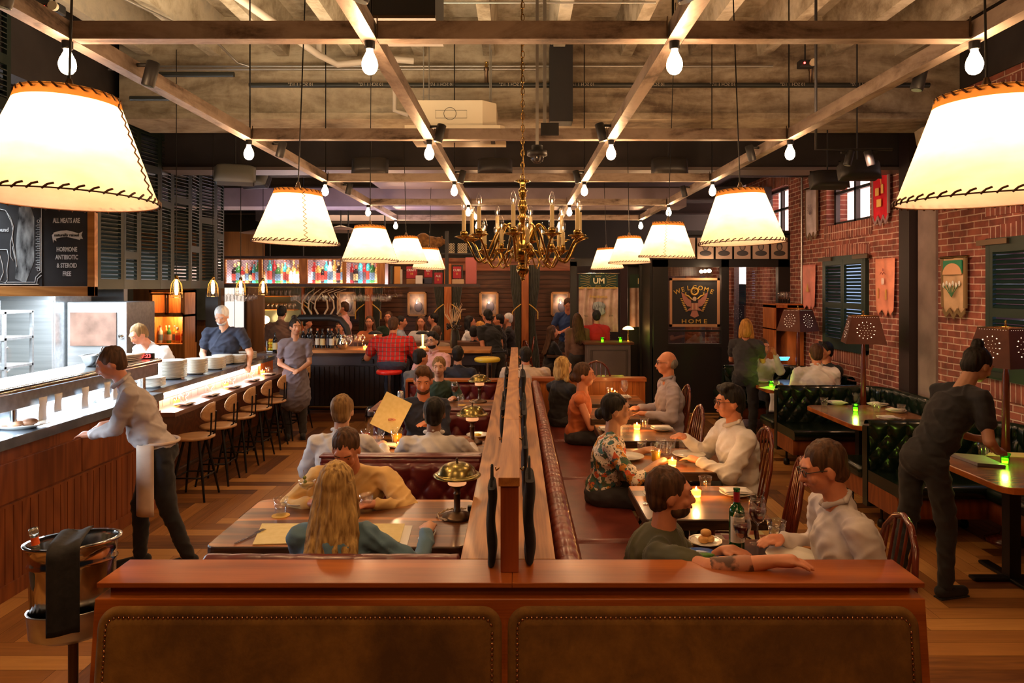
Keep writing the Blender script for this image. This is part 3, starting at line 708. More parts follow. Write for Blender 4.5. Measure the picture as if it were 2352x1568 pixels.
for x in (-.30, 2.85):
    o = thing('sprinkler', 'sprinkler riser on the black pipe, %s of the chandelier' % ('left' if x < 0 else 'right'), 'sprinkler', (x,6.85,4.02), 0, 'sprinkler risers')
    MB().lathe([(.018,0),(.018,.12),(.024,.125),(.024,.15)], n=12).build('riser', M['bronze'], o); MB().lathe([(.020,.15),(.012,.18),(.01,.2),(.018,.205)], n=12).build('head', M['brass'], o)
pipe([(-4,6.9,4.20),(2.5,6.9,4.20)], .011, M['conduit'], 'conduit', 'galvanised conduit running along the top of the concrete girder', group='galvanised conduits'); pipe([(-4,6.9,4.17),(.2,6.9,4.17)], .010, M['conduit'], 'conduit', 'second galvanised conduit just under the upper one', group='galvanised conduits')
pipe([(-3.1,5.3,4.28),(-2.75,6.5,4.28),(-2.72,6.85,4.22),(-2.6,6.88,4.19)], .011, M['conduit'], 'conduit', 'bent conduit at the upper left meeting a junction box', group='galvanised conduits')
pipe([(-.9,5.6,4.30),(1.1,5.6,4.30)], .009, M['conduit'], 'conduit', 'thin conduit across the joists at the very top', group='galvanised conduits')
pipe([(-2.35,4.3,4.27),(-1.85,6.55,4.20),(-1.72,6.75,4.17),(-1.2,6.75,4.22),(-1.0,6.8,4.22)], .032, M['pvc'], 'drain_pipe', 'cream drain pipe running down between the joists to an elbow'); pipe([(-1.85,6.58,4.22),(-1.85,6.58,4.34)], .028, M['pvc'], 'drain_pipe', 'short upright cream pipe at the elbow')
pipe([(-1.18,6.8,3.98),(-1.18,6.8,3.74),(-1.05,6.8,3.70)], .022, M['pvc'], 'drain_pipe', 'short cream pipe elbow beside the air conditioner')
# air conditioner cassette
ac = thing('air_conditioner', 'cream ceiling air conditioner cassette hanging below the girder', 'air conditioner', (-.55, 6.3, 3.42))
w_ = .36; m = MB().prism([(-w_,-.0),(w_-.12,0),(w_,.12),(w_,.55),(-w_,.55)], .05, .29); m.build('casing', M['cream'], ac)
m = MB(); m.prism([(-.44,-.10),(.40,-.10),(.44,-.05),(.44,.66),(-.44,.66),(-.44,-.05)], 0, .045); m.build('fascia', M['cream'], ac)
m = MB()
for k in range(14): m.box((-.17,-.02+.028*k,-.006),(.20,-.008+.028*k,.002))
m.build('grille', M['slot'], ac)
m = MB()
for s in (-1, 1): m.box((s*.32-.02,.0,-.004),(s*.32+.02,.5,.003))
m.build('air_slot', M['slot'], ac)
m = MB(); m.tube([(-.05+.055*math.cos(a),-.004,.17+.055*math.sin(a)) for a in [2*PI*i/20 for i in range(20)]], .002, 4, closed=True); m.tube([(-.18,-.004,.13),(.10,-.004,.13),(.10,-.004,.20),(-.18,-.004,.20)], .002, 4, closed=True); m.build('knockout_lines', M['slot'], ac)
for x, y in ((-.3,.1),(.3,.15),(-.3,.5),(.3,.5)): MB().tube([(x,y,.29),(x,y,.95)], .005, 6).build('hanger', M['conduit'], ac)
# dome camera, steel post, black duct post
dc = thing('security_camera', 'black and clear dome security camera hanging right of the chandelier chain', 'camera', (.13, 4.6, 0))
zc_ = 2.05+(657-352)*4.6/1620
MB().lathe([(.036,zc_+.05),(.036,zc_+.02),(.064,zc_+.015),(.066,zc_-.015),(.046,zc_-.022)], n=24).build('housing', M['black'], dc)
MB().lathe([(.044,zc_-.022),(.040,zc_-.045),(.022,zc_-.062),(.001,zc_-.068)], n=20, cap=False).build('dome', M['glass'], dc); MB().ell((0,0,zc_-.035),(.022,.022,.022)).build('lens', M['black'], dc)
MB().box((-.010,-.010,zc_+.05),(.010,.010,4.33)).build('drop_rod', M['conduit'], dc)
single(MB().box((-.012,-.012,3.1),(.012,.012,4.33)), 'strut_channel', M['conduit'], 'upright galvanised strut beside the camera rod', 'strut', (.19, 4.83+.05, 0))
single(MB().box((-.11,-.10,3.62),(.11,.10,4.35)), 'dark_duct', M['black'], 'dark vertical box beam dropping past the girder right of the chandelier', 'duct', (.42, 6.82, 0))
single(MB().box((-.06,-.03,-.03),(.06,.03,.05)), 'junction_box', M['black'], 'small black box on the second crossbar near the chandelier', 'junction box', (.22, 4.78, 3.10))
# large black speaker box at the top edge, flood lights, small loudspeakers
bxs = thing('ceiling_loudspeaker', 'big black box hanging at the very top left of centre', 'loudspeaker', (-.72, 4.30, 3.70))
MB().box((-.22,0,0),(.22,.5,.30)).build('cabinet', M['black'], bxs); MB().box((-.22,-.005,-.02),(.22,.5,0)).build('bottom_plate', M['bronze'], bxs); MB().tube([(.15,.1,.3),(.15,.1,.62)], .006, 6).build('hanger', M['conduit'], bxs)
def speaker(px, py, y, sz, lb, col='black', tilt=.3, rz=0):
    r = thing('loudspeaker', lb, 'loudspeaker', ((px-1188)*y/1620, y, 2.05-(py-657)*y/1620), rz, 'small surface loudspeakers')
    m = MB().grid(lambda u, v: ((u-.5)*sz*2, -sz*.45*math.sqrt(max(0, 1-(2*u-1)**4))*math.sqrt(max(0,1-(2*v-1)**4)), (v-.5)*sz*.95), 14, 10)
    m.xf(Matrix.Rotation(-tilt,4,'X')).build('grille', M[col] if col in M else M['black'], r, solid=.004)
    MB().box((-sz*.95,0,-sz*.42),(sz*.95,sz*.5,sz*.42)).xf(Matrix.Rotation(-tilt,4,'X')).build('cabinet', M['black'], r, bevel=.02)
    MB().tube([(0,sz*.3,sz*.3),(0,sz*.3,(4.2 if y > 7.6 else 4.35)-r.location.z)], .008, 6).build('bracket', M['black'], r)
M['greyspk'] = mat('speaker_grey', (.16,.17,.16), .5)
speaker(540,400,7.6,.21,'nearer grey loudspeaker of the left pair under the soffit','greyspk',.5,.3); speaker(583,412,8.9,.20,'farther grey loudspeaker of the left pair','greyspk',.5,-.3)
speaker(850,382,7.4,.19,'black loudspeaker hanging left of the air conditioner'); speaker(1137,382,7.4,.18,'black loudspeaker hanging left of the chandelier chain'); speaker(1538,382,7.4,.19,'black loudspeaker hanging between the right rails')
speaker(1975,390,6.6,.19,'nearer black loudspeaker of the right pair beside the brick wall'); speaker(1906,412,7.4,.20,'farther black loudspeaker of the right pair beside the brick wall')
for px, py, y, lb in ((118,20,5.0,'black emergency light with red dot at the top left corner'),(1852,147,6.6,'black emergency light with red dot on the girder at right')):
    r = thing('emergency_light', lb, 'emergency light', ((px-1188)*y/1620, y, 2.05-(py-657)*y/1620), 0, 'emergency lights')
    MB().box((-.07,-.03,-.035),(.07,.06,.035)).build('case', M['black'], r, bevel=.01); MB().ell((-.03,-.035,0),(.010,.006,.010), n=8, m=5).build('indicator', M['redglow'], r); MB().lathe([(.03,0),(.034,.03)], n=14).xf(T(.045,-.03,0) @ Matrix.Rotation(PI/2,4,'X')).build('lamp_head', M['cream'], r); MB().tube([(0,.03,.03),(0,.03,4.5-r.location.z)], .008, 6).build('bracket', M['black'], r)
# ducts of the back ceiling
single(MB().box((-4.4,0,0),(4.0,.5,.26)), 'air_duct', mottled('galv_duct', (.22,.17,.20), (.30,.24,.28), 2, .5, .3, bs=0), 'wide pale duct crossing under the dark ceiling behind the grid', 'duct', (-1.6, 10.0, 3.18))
single(MB().box((-3.6,0,0),(.2,.6,.22)), 'air_duct', mottled('galv_duct2', (.10,.09,.10), (.16,.14,.15), 2, .5, .3, bs=0), 'darker duct left of the chandelier, lower at the back', 'duct', (-1.0, 12.4, 3.2))
single(MB().box((-.55,0,0),(.55,.9,.05)), 'duct_hatch', mat('tan_hatch', (.20,.13,.08), .6), 'tan suspended panel below the ceiling left of centre', 'panel', (-1.35, 8.9, 3.40))
for k, (x, y) in enumerate(((-2.9,11.6),(-4.3,12.0))):
    r = thing('ceiling_dish', '%s shallow pale dish lamp at the back left ceiling' % ('right','left')[k], 'lamp', (x,y,2.95), 0, 'shallow dish lamps'); MB().lathe([(.02,.10),(.12,.07),(.40,0),(.38,.0),(.11,.05)], n=28, cap=False).build('dish', mat('dish', (.30,.20,.19), .5), r); MB().tube([(0,0,.1),(0,0,1.2)], .01, 6).build('stem', M['black'], r)
# ================= upholstery helpers =================
def puff(x, z, dx, dz):
    a = x/dx+z/dz; b = x/dx-z/dz
    return (abs(math.sin(PI*a))*abs(math.sin(PI*b)))**.38
def tufted(w_, h, dx=.20, dz=.20, depth=.035, step=.014, ztop=None):
    """panel in the xz plane facing -y, x 0..w, z 0..h; diamond tufts, straight pleats above the last row"""
    m = MB(); nx = max(8, int(w_/step)); nz = max(8, int(h/step)); zt = h-.10 if ztop is None else ztop
    def f(u, v):
        x = u*w_; z = v*h
        if z < zt: p = puff(x, z-zt, dx, dz*1.0)
        else:
            p0 = puff(x, 0, dx, dz); p = abs(math.sin(PI*x/dx))**.38
        e = min(1, (h-z)/.035, u*w_/.02+.2, (1-u)*w_/.02+.2)
        return (x, -depth*(.35+.65*p)*math.sqrt(max(e, 0)), z)
    m.grid(f, nx, nz); return m
def buttons(w_, h, dx, dz, zt, y=-.012):
    m = MB(); k = 0; z = zt
    while z > .04:
        x = (0 if k % 2 == 0 else dx/2)
        while x < w_:
            if x > .03: m.ell((x, y, z), (.011, .007, .011), n=8, m=5)
            x += dx
        z -= dz/2; k += 1
    return m
def cushion(m, x0, y0, x1, y1, z0, z1, r=.03, mi=0):
    pts = rrect(x0, y0, x1, y1, r, 4); cx, cy = (x0+x1)/2, (y0+y1)/2; n = len(pts)
    lv = [(0, z0, .985), (.0, z0+.01, 1), (0, z1-.03, 1), (0, z1-.012, .985), (0, z1, .95)]
    vs = [(cx+(x-cx)*(1-(1-s)*.15/(x1-x0) if False else s), cy+(y-cy)*s, z) for _, z, s in lv for x, y in pts]
    fs = [[j*n+i, j*n+(i+1) % n, (j+1)*n+(i+1) % n, (j+1)*n+i] for j in range(len(lv)-1) for i in range(n)]
    m.add(vs, fs, mi, True); m.add(vs[-n:], [list(range(n))], mi, True); m.add(vs[:n], [list(range(n))[::-1]], mi)
    return m
# ================= front half wall =================
WL, WR = -1.60, 1.545
hw = thing('half_wall', 'low cherry wood half wall in front with two nailhead trimmed brown upholstered panels', 'half wall', (0, 2.67, 0))
m = MB()
m.add([(WL,-.10,0),(WR,-.10,0),(WR,0,.867),(WL,0,.867),(WL,.245,0),(WR,.245,0),(WR,.245,.867),(WL,.245,.867)],
      [(0,1,2,3),(4,7,6,5),(0,3,7,4),(1,5,6,2),(3,2,6,7),(0,4,5,1)])
m.build('body', M['cherry'], hw, bevel=.004)
MB().box((WL+.03,.055,.860),(WR-.03,.235,.905)).build('recess', M['cherry'], hw)
MB().box((WL,.012,.903),(-.02,.245,.922)).build('cap_board', M['cherry'], hw, bevel=.0025)
MB().box((-.019,.012,.903),(WR+.005,.245,.922)).build('cap_board', M['cherry'], hw, bevel=.0025)
def upholst(x0, x1):
    z0, z1 = .02, .842; sl = lambda z: -.10+.10*z/.867
    pts = rrect(x0, z0, x1, z1, .075, 8); cx, cz = (x0+x1)/2, (z0+z1)/2
    m = MB(); rings = []
    for off, d in ((0, .0), (.002, .010), (.012, .020), (.030, .020), (.036, .012), (.042, .020), (.06, .022)):
        p = rrect(x0+off, z0+off, x1-off, z1-off, max(.075-off, .02), 8); rings.append([(x, sl(z)-d, z) for x, z in p])
    n = len(pts); vs = [v for r_ in rings for v in r_]
    m.add(vs, [[j*n+i, j*n+(i+1) % n, (j+1)*n+(i+1) % n, (j+1)*n+i] for j in range(len(rings)-1) for i in range(n)], 0, True)
    m.add(rings[-1], [list(range(n))])
    o = m.build('upholstered_panel', M['brownvelvet'], hw)
    # nailheads on the line at offset .036
    p = rrect(x0+.036, z0+.036, x1-.036, z1-.036, .042, 8); p.append(p[0]); t = MB(); acc = 0; last = None
    for a, b in zip(p, p[1:]):
        L = math.hypot(b[0]-a[0], b[1]-a[1]); s = -acc
        while s+.0185 <= L+1e-9:
            s += .0185; q = s/L; x, z = a[0]+(b[0]-a[0])*q, a[1]+(b[1]-a[1])*q
            t.ell((x, sl(z)-.018, z), (.0062, .005, .0062), n=8, m=5)
        acc = L-s
    t.build('nailhead_trim', M['brasstack'], o)
upholst(WL+.022, -.058); upholst(-.036, WR-.035)
# ================= divider with ledges and raised rail =================
dv = thing('divider', 'long oak topped divider with raised centre rail running away down the middle', 'divider', (0, 2.92, 0))
DL = 5.78
MB().box((-.205,.0,0),(.135,DL-.02,.885)).build('base', M['cherry'], dv)
MB().box((-.235,.0,.885),(-.060,DL,.922)).build('ledge', M['oak'], dv, bevel=.003, label='left oak ledge with bold grain')
MB().box((-.012,.0,.885),(.158,DL,.922)).build('ledge', M['oak'], dv, bevel=.003, label='right oak ledge with bold grain')
MB().box((-.061,.0,.885),(-.011,DL,.918)).build('spine', M['oak'], dv)
for (y, lb) in ((-.14, 1), (1.5, 0), (3.0, 0), (4.4, 0), (5.66, 0)):
    MB().box((-.066 if lb else -.062, y, .9225), (.006 if lb else -.010, y+(.06), 1.265)).build('post', M['cherry_z'] if lb else M['oakpost'], dv, bevel=.002)
for a, b in ((-.155, 1.06), (1.063, 2.42), (2.423, 3.6), (3.603, 5.0), (5.003, 5.74)):
    MB().box((-.074,a,1.265),(.010,b,1.30)).build('rail_cap', M['oakpost'], dv, bevel=.002)
for k in range(9):
    for s in (-1, 1):
        MB().tube([(-.034+s*.04,.2+.62*k,1.25),(-.034+s*.06,.2+.62*k,1.235),(-.034+s*.062,.2+.62*k,1.25)], .004, 5).build('coat_hook', M['brass'], dv)
def hanging_bag(x, y, w_, h, d, top, lb, rz=0):
    m = MB(); P = []
    def f(u, v):
        a = 2*PI*u; q = 1-.10*math.cos(v*PI*2)*0; bul = (.92+.10*math.sin(PI*v)+.05*math.sin(11*v))
        return (d/2*bul*abs(math.cos(a))**.6*(1 if math.cos(a) > 0 else -1)*(.8+.2*math.sin(9*v+a)), w_/2*abs(math.sin(a))**.6*(1 if math.sin(a) > 0 else -1), -h+h*v)
    m.grid(f, 24, 16); m.add([f(i/24, 1) for i in range(24)], [list(range(24))]); m.add([f(i/24, 0) for i in range(24)], [list(range(24))[::-1]])
    o = single(m, 'hanging_bag', M['blackcloth'], lb, 'bag', (x, y, top), group='dark bags hanging from the divider rail')
    MB().tube([(0,-w_*.3,-.01),(0,-w_*.1,.07),(0,w_*.1,.07),(0,w_*.3,-.01)], .006, 6).build('strap', M['blackcloth'], o)
for a in ((-.105,2.92,.20,.31,.045,1.235,'black bag hanging on the left side of the nearest divider post'),
          (.050,2.95,.24,.33,.055,1.262,'black bag hanging on the right side of the nearest divider post'),
          (.040,3.75,.34,.26,.04,1.225,'black bag on the right side of the divider rail, just behind the nearest one'),
          (.045,4.9,.75,.22,.045,1.225,'long black coat hanging midway on the right side of the divider rail'),
          (-.100,5.0,.60,.22,.045,1.225,'black coat hanging midway on the left side of the divider rail'),
          (.050,6.6,.62,.30,.07,1.240,'bulky black coat on the right side near the far end of the rail'),
          (-.105,6.9,.60,.28,.05,1.225,'dark coat on the left side near the far end of the rail')): hanging_bag(*a)
# banquette along the divider
bq = thing('banquette', 'long ribbed oxblood leather banquette along the right side of the divider', 'banquette', (.16, 2.95, 0))
Lb = 5.7
def bqf(u, v):
    y = u*Lb; rib = abs(math.sin(PI*y/.105))**.45
    # cross section: top roll then sloping back
    if v < .45:
        a = PI*(1-v/.45*1.12); x = .062+.058*math.cos(a); z = .845+.052*math.sin(a)*(1 if a > 0 else 1)
        if a < 0: z = .845+.052*math.sin(a)
        n = (math.cos(a), math.sin(a))
    else:
        q = (v-.45)/.55; x = .118+.11*q; z = .826-.40*q; n = (.96, .25)
    d = -.012*(1-rib)
    return (x+n[0]*d, y, z+n[1]*d)
MB().grid(bqf, 430, 16).build('ribbed_back', M['burgtan'], bq)
MB().box((0,0,.0),(.10,Lb,.83)).build('back_frame', M['walnut'], bq)
m = MB()
for k in range(4): cushion(m, .18, .01+k*Lb/4, .66, (k+1)*Lb/4-.01, .36, .47)
m.build('seat_cushion', M['burgtan'], bq)
MB().box((.10,0,.03),(.60,Lb,.36)).build('base', M['walnut'], bq)
# ================= oxblood booth benches =================
def booth_bench(y, front, rear, lb, x0=-1.35, x1=-.245, woodcap=False, top=.895):
    r = thing('booth_bench', lb, 'bench', (x0, y, 0), 0, 'oxblood leather booth benches')
    L = x1-x0
    MB().box((0.004,-.05,.05),(L,.05,top-.035)).build('back_core', M['walnut'] if woodcap else M['burg'], r, bevel=.01)
    if woodcap:
        MB().box((-.03,-.10,top-.03),(L,.07,top)).build('top_cap', M['cherry'], r, bevel=.003)
        MB().box((-.03,-.12,0),(.0,.07,top-.03)).build('end_panel', M['cherry_z'], r)
    else:
        def rl(u, v):
            x = u*L; a = 2*PI*v; rib = abs(math.sin(PI*(x+.02)/.135))**.3; q = .046*(.90+.10*rib)*(1 if 0 < u < 1 else .4)
            return (x if 0 < u < 1 else (x+(.02 if u == 0 else -.0)), q*1.25*math.cos(a), top-.046+q*math.sin(a))
        MB().grid(rl, 120, 14).build('top_roll', M['burg'], r)
        if front: MB().box((-.004,-.052,top-.018),(L,.062,top-.004)).build('top_trim', M['burg'], r, bevel=.006)
    for side, has in ((-1, front), (1, rear)):
        if not has: continue
        m = tufted(L-.01, .40, .155, .20, .05, .013)
        Mx = T(0.005, side*.05, top-.045-.40) if side < 0 else T(L-.005, .05, top-.045-.40) @ RZ(PI)
        m.xf(Mx).build('tufted_back', M['burg'], r)
        b = buttons(L-.01, .40, .155, .20, .30).xf(Mx).build('buttons', M['burg'], r)
        y0, y1 = (-.52, -.09) if side < 0 else (.09, .52)
        cushion(MB(), .0, y0, L, y1, .35, .465, .03).build('seat_cushion', M['burg'], r)
        MB().box((.02, y0+.04*(side < 0), 0), (L, y1-.04*(side > 0), .35)).build('base', M['walnut'], r)
    return r
booth_bench(3.04, False, True, 'nearest oxblood booth bench, its rolled top showing behind the front half wall')
booth_bench(4.86, True, True, 'oxblood tufted booth bench behind the man in the yellow sweater')
booth_bench(6.66, True, True, 'oxblood booth bench behind the man holding up a menu')
booth_bench(8.82, True, False, 'farthest oxblood booth bench, with a cherry wood cap', woodcap=True)
# end panel on the right at the far end of the divider
pn = thing('partition', 'low beadboard partition with cherry cap closing the row of small tables', 'partition', (.18, 8.72, 0))
MB().box((0,0,.87),(1.42,.16,.915)).build('cap_board', M['orangewoodx'], pn, bevel=.003)
m = MB().box((0,.04,0),(1.38,.13,.87))
for k in range(17): m.box((.02+k*.082,.030,0),(.02+k*.082+.076,.045,.87))
m.build('beadboard', M['orangewood'], pn)
# ================= tables =================
def slab(m, x0, y0, x1, y1, z0, z1, r=.05, mi=0, mi2=1):
    p = rrect(x0, y0, x1, y1, r, 4); q = rrect(x0+.005, y0+.005, x1-.005, y1-.005, max(r-.005,.004), 4); n = len(p)
    m.add([(x,y,z0) for x, y in p]+[(x,y,z1-.006) for x, y in p]+[(x,y,z1) for x, y in q], [[i,(i+1)%n,n+(i+1)%n,n+i] for i in range(n)]+[[n+i,n+(i+1)%n,2*n+(i+1)%n,2*n+i] for i in range(n)], mi2)
    m.add([(x,y,z1) for x, y in q], [list(range(n))], mi); m.add([(x,y,z0) for x, y in p], [list(range(n))[::-1]], mi2); return m
def booth_table(y0, y1, lb, x0=-1.55, x1=-.255):
    r = thing('booth_table', lb, 'table', ((x0+x1)/2, (y0+y1)/2, 0), 0, 'plank tables in the left booths')
    w_, d = (x1-x0)/2, (y1-y0)/2; m = MB()
    slab(m, -w_, -d, w_, d, .715, .76, .05); m.build('tabletop', [M['table'], M['edge']], r)
    for sx in (-.34, .34):
        MB().box((sx-.03,-.03,.03),(sx+.03,.03,.715)).build('pedestal', M['blackmetal'], r)
        MB().box((sx-.035,-.27,.004),(sx+.035,.27,.03)).build('foot', M['blackmetal'], r, bevel=.008)
    return r
booth_table(3.49, 4.27, 'nearest plank booth table, with the phone and brass lamp on it')
booth_table(5.33, 6.10, 'second plank booth table on the left, behind the near tufted bench')
booth_table(7.25, 8.02, 'third plank booth table on the left, with the drink can')
RT = [(2.96,3.60),(3.90,4.56),(4.89,5.61),(5.88,6.58),(6.86,7.48),(7.72,8.36)]
rtl = ('nearest small square table, with the wine bottle', 'small plank table in front of the empty spindle chair, one behind the wine bottle table', 'small table between the woman in the floral blouse and the man in the white shirt', 'small table with two folded napkins, behind the floral blouse', 'small table in front of the man in the lavender shirt', 'farthest small table along the banquette, by the beadboard partition')
def small_table(y0, y1, lb, first, mt='table'):
    r = thing('small_table', lb, 'table', (1.065, (y0+y1)/2, 0), 0, 'small tables along the banquette')
    w_, d = .35, (y1-y0)/2; m = MB(); slab(m, -w_, -d, w_, d, .70, .76, .018); m.build('tabletop', [M[mt], M['edge']], r)
    for sx in (-.24, .05):
        MB().box((sx-.028,-.03,.03),(sx+.028,.03,.70)).build('leg', M['edge'], r)
        MB().box((sx-.03,-.26,.004),(sx+.03,.26,.035)).build('foot', M['edge'], r)
    MB().tube([(-.24,0,.2),(-.1,0,.35),(.05,0,.62)], .012, 6).build('brace', M['blackmetal'], r)
    return r
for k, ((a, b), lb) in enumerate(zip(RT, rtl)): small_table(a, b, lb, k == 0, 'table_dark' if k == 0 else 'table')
def corner_table(y0, y1, lb):
    r = thing('booth_table', lb, 'table', (3.75, (y0+y1)/2, 0), 0, 'tables in the green booths')
    d = (y1-y0)/2; m = MB(); slab(m, -.63, -d, .27, d, .718, .76, .09); m.build('tabletop', [M['table_dark'] if False else wood('booth_table_wood', (.10,.033,.011), (.36,.13,.042), 0, 1.6, .25, 12, 2, .3), M['cherry']], r)
    for sx in (-.30, .22):
        MB().box((sx-.04,-.04,.03),(sx+.04,.04,.718)).build('pedestal', M['blackmetal'], r)
        MB().box((sx-.04,-.30,.004),(sx+.04,.30,.03)).build('foot', M['blackmetal'], r, bevel=.01)
        MB().box((sx-.28,-.04,.004),(sx+.28,.04,.028)).build('foot', M['blackmetal'], r, bevel=.01)
    return r
corner_table(4.50, 5.35, 'nearest green booth table, under the reaching waitress')
corner_table(6.50, 7.66, 'middle green booth table, set with four white napkins')
corner_table(8.75, 9.75, 'far green booth table where the shirt sleeved men sit')
# ================= green curved booths =================
def gbooth(yp, lb):
    r = thing('green_booth', lb, 'booth', (0, yp, 0), 0, 'dark green tufted corner booths')
    path = [(3.02+.06*i, 0) for i in range(15)]; R = .36
    path += [(3.90+R*math.sin(t), -R+R*math.cos(t)) for t in [PI/2*k/8 for k in range(9)]]
    path += [(4.26, -R-.06*k) for k in range(1, 18)]
    P = [Vector((x, y, 0)) for x, y in path]; S = [0]
    for a, b in zip(P, P[1:]): S.append(S[-1]+(b-a).length)
    tot = S[-1]
    def at(s):
        for i in range(len(P)-1):
            if s <= S[i+1] or i == len(P)-2:
                q = (s-S[i])/(S[i+1]-S[i]); p = P[i].lerp(P[i+1], q); t = (P[i+1]-P[i]).normalized(); return p, Vector((t.y, -t.x, 0))
    zt = .80; H = .90
    def f(u, v):
        p, n = at(u*tot); x = u*tot
        if v < .7:
            z = .44+(H-.05-.44)*v/.7; q = puff(x, z-.78, .16, .20) if z < .78 else abs(math.sin(PI*x/.16))**.38
            d = .035+.045*(.35+.65*q)
        else:
            a = (v-.7)/.3*PI; rb = abs(math.sin(PI*x/.16))**.3; d = .02+.055*math.cos(a)*(.85+.15*rb); z = H-.05+.05*math.sin(a)*(.9+.1*rb)
        c = p+n*d; return (c.x, c.y, z)
    MB().grid(f, 200, 34).build('tufted_back', M['green_l'], r)
    m = MB(); vs = []
    for i, s in enumerate([tot*k/40 for k in range(41)]):
        p, n = at(s)
        for d, z in ((.03,.0),(.03,H-.06),(-.05,H-.06),(-.05,.0)): c = p+n*d; vs.append((c.x, c.y, max(z,.15)))
    fs = [[i*4+j, i*4+(j+1) % 4, (i+1)*4+(j+1) % 4, (i+1)*4+j] for i in range(40) for j in range(4)]
    m.add(vs, fs); m.add(vs[:4], [(3,2,1,0)]); m.build('back_shell', M['green_l'], r)
    def seat(m, dd, z0, z1, rnd=True):
        vs = []; K = 48
        for i in range(K+1):
            p, n = at(tot*i/K); e = min(dd, R-.02 if False else dd)
            prof = [(.05,z0),(dd-.0,z0),(dd,z1-.03),(dd-.02,z1-.008),(dd-.06,z1),(.05,z1)]
            for d, z in prof:
                c = p+n*d
                if c.x > 4.26-.05 and p.x < 4.2: pass
                vs.append((c.x, c.y, z))
        n_ = 6
        m.add(vs, [[i*n_+j, i*n_+(j+1) % n_, (i+1)*n_+(j+1) % n_, (i+1)*n_+j] for i in range(K) for j in range(n_)], 0, True)
        m.add(vs[:n_], [list(range(n_))]); return m
    seat(MB(), .56, .37, .47).build('seat_cushion', M['green_l'], r)
    seat(MB(), .52, .20, .37).build('base', M['panel'], r)
    # bench on the far side of the same back
    cushion(MB(), 3.0, .07, 4.1, .50, .37, .47, .03).build('seat_cushion', M['green_l'], r)
    MB().box((3.03,.05,.20),(4.1,.46,.37)).build('base', M['panel'], r)
    MB().box((3.02,.03,.35),(4.1,.075,.84)).build('rear_back', M['green_l'], r, bevel=.02)
    for x, y in ((3.1,-.45),(3.1,-.12),(3.1,.40),(3.8,-.12)):
        m = MB(); m.tube([(x,y,.20),(x,y,.08)], .012, 6); m.lathe([(.001,-.014),(.035,-.014),(.035,.014),(.001,.014)], (0,0,0), 12)
        m2 = MB().tube([(x,y,.20),(x,y,.07)], .012, 6).lathe([(.022,0),(.035,.01),(.035,.05),(.022,.07)], (x,y,.0), 10)
        m2.build('caster', M['blackmetal'], r)
    return r
gbooth(6.12, 'nearest dark green tufted booth, its seat beside the waitress')
gbooth(8.24, 'middle dark green tufted booth behind the table with four napkins')
gbooth(10.34, 'far dark green tufted booth behind the shirt sleeved men')
# ================= chairs =================
def spindle_chair():
    r = thing('spindle_chair', 'x', 'chair', (0,0,0), 0, 'bentwood spindle back chairs')
    MB().lathe([(.19,0),(.205,.01),(.205,.03),(.19,.038)], (0,0,.435), 24, sx=1, sy=1).build('seat', M['mahog'], r)
    # hoop back behind seat at -x ; faces +x
    hoop = [(-.17,-.19,.46),(-.20,-.20,.62),(-.235,-.195,.80),(-.26,-.15,.95),(-.272,-.08,1.02),(-.276,0,1.045),(-.272,.08,1.02),(-.26,.15,.95),(-.235,.195,.80),(-.20,.20,.62),(-.17,.19,.46)]
    P = []
    for i in range(len(hoop)-1):
        for q in range(3): P.append(Vector(hoop[i]).lerp(Vector(hoop[i+1]), q/3))
    P.append(Vector(hoop[-1]))
    MB().tube(P, .014, 8).build('back_hoop', M['mahog'], r)
    for k in range(-2, 3):
        y = k*.062; zt = 1.035-.55*y*y*4
        MB().tube([(-.175,y*.8,.46),(-.225,y*.95,.75),(-.270,y,min(zt,1.035))], .0075, 6).build('spindle', M['mahog'], r)
    MB().tube([(-.19,-.19,.58),(-.225,-.1,.60),(-.235,0,.60),(-.225,.1,.60),(-.19,.19,.58)], .009, 6).build('lower_rail', M['mahog'], r)
    for x, y in ((.14,.14),(.14,-.14),(-.14,.14),(-.14,-.14)):
        MB().tube([(x,y,.44),(x*1.18,y*1.18,.22),(x*1.42,y*1.42,.0)], [.017,.016,.012], 8).build('leg', M['mahog'], r)
    MB().tube([(.175*math.cos(a),.175*math.sin(a),.24) for a in [2*PI*i/24 for i in range(24)]], .008, 6, closed=True).build('leg_ring', M['mahog'], r)
    return r
sc = spindle_chair(); sc.location = (1.40, 4.20, 0); sc.rotation_euler.z = PI-.25
sc['label'] = 'empty spindle back chair beside the wine bottle, pushed to the small table'
for x, y, rz, lb in ((1.50,5.02,PI,'spindle back chair behind the man in the white shirt'),(1.27,5.95,PI,'empty spindle back chair behind the man in the white shirt, at the napkin table'),(1.46,7.18,PI,'spindle back chair of the man in the lavender shirt'),(1.42,3.12,PI-.1,'dark spindle back chair at front right, under the man in the pale shirt')):
    dup(sc, (x, y, 0), rz, label=lb)
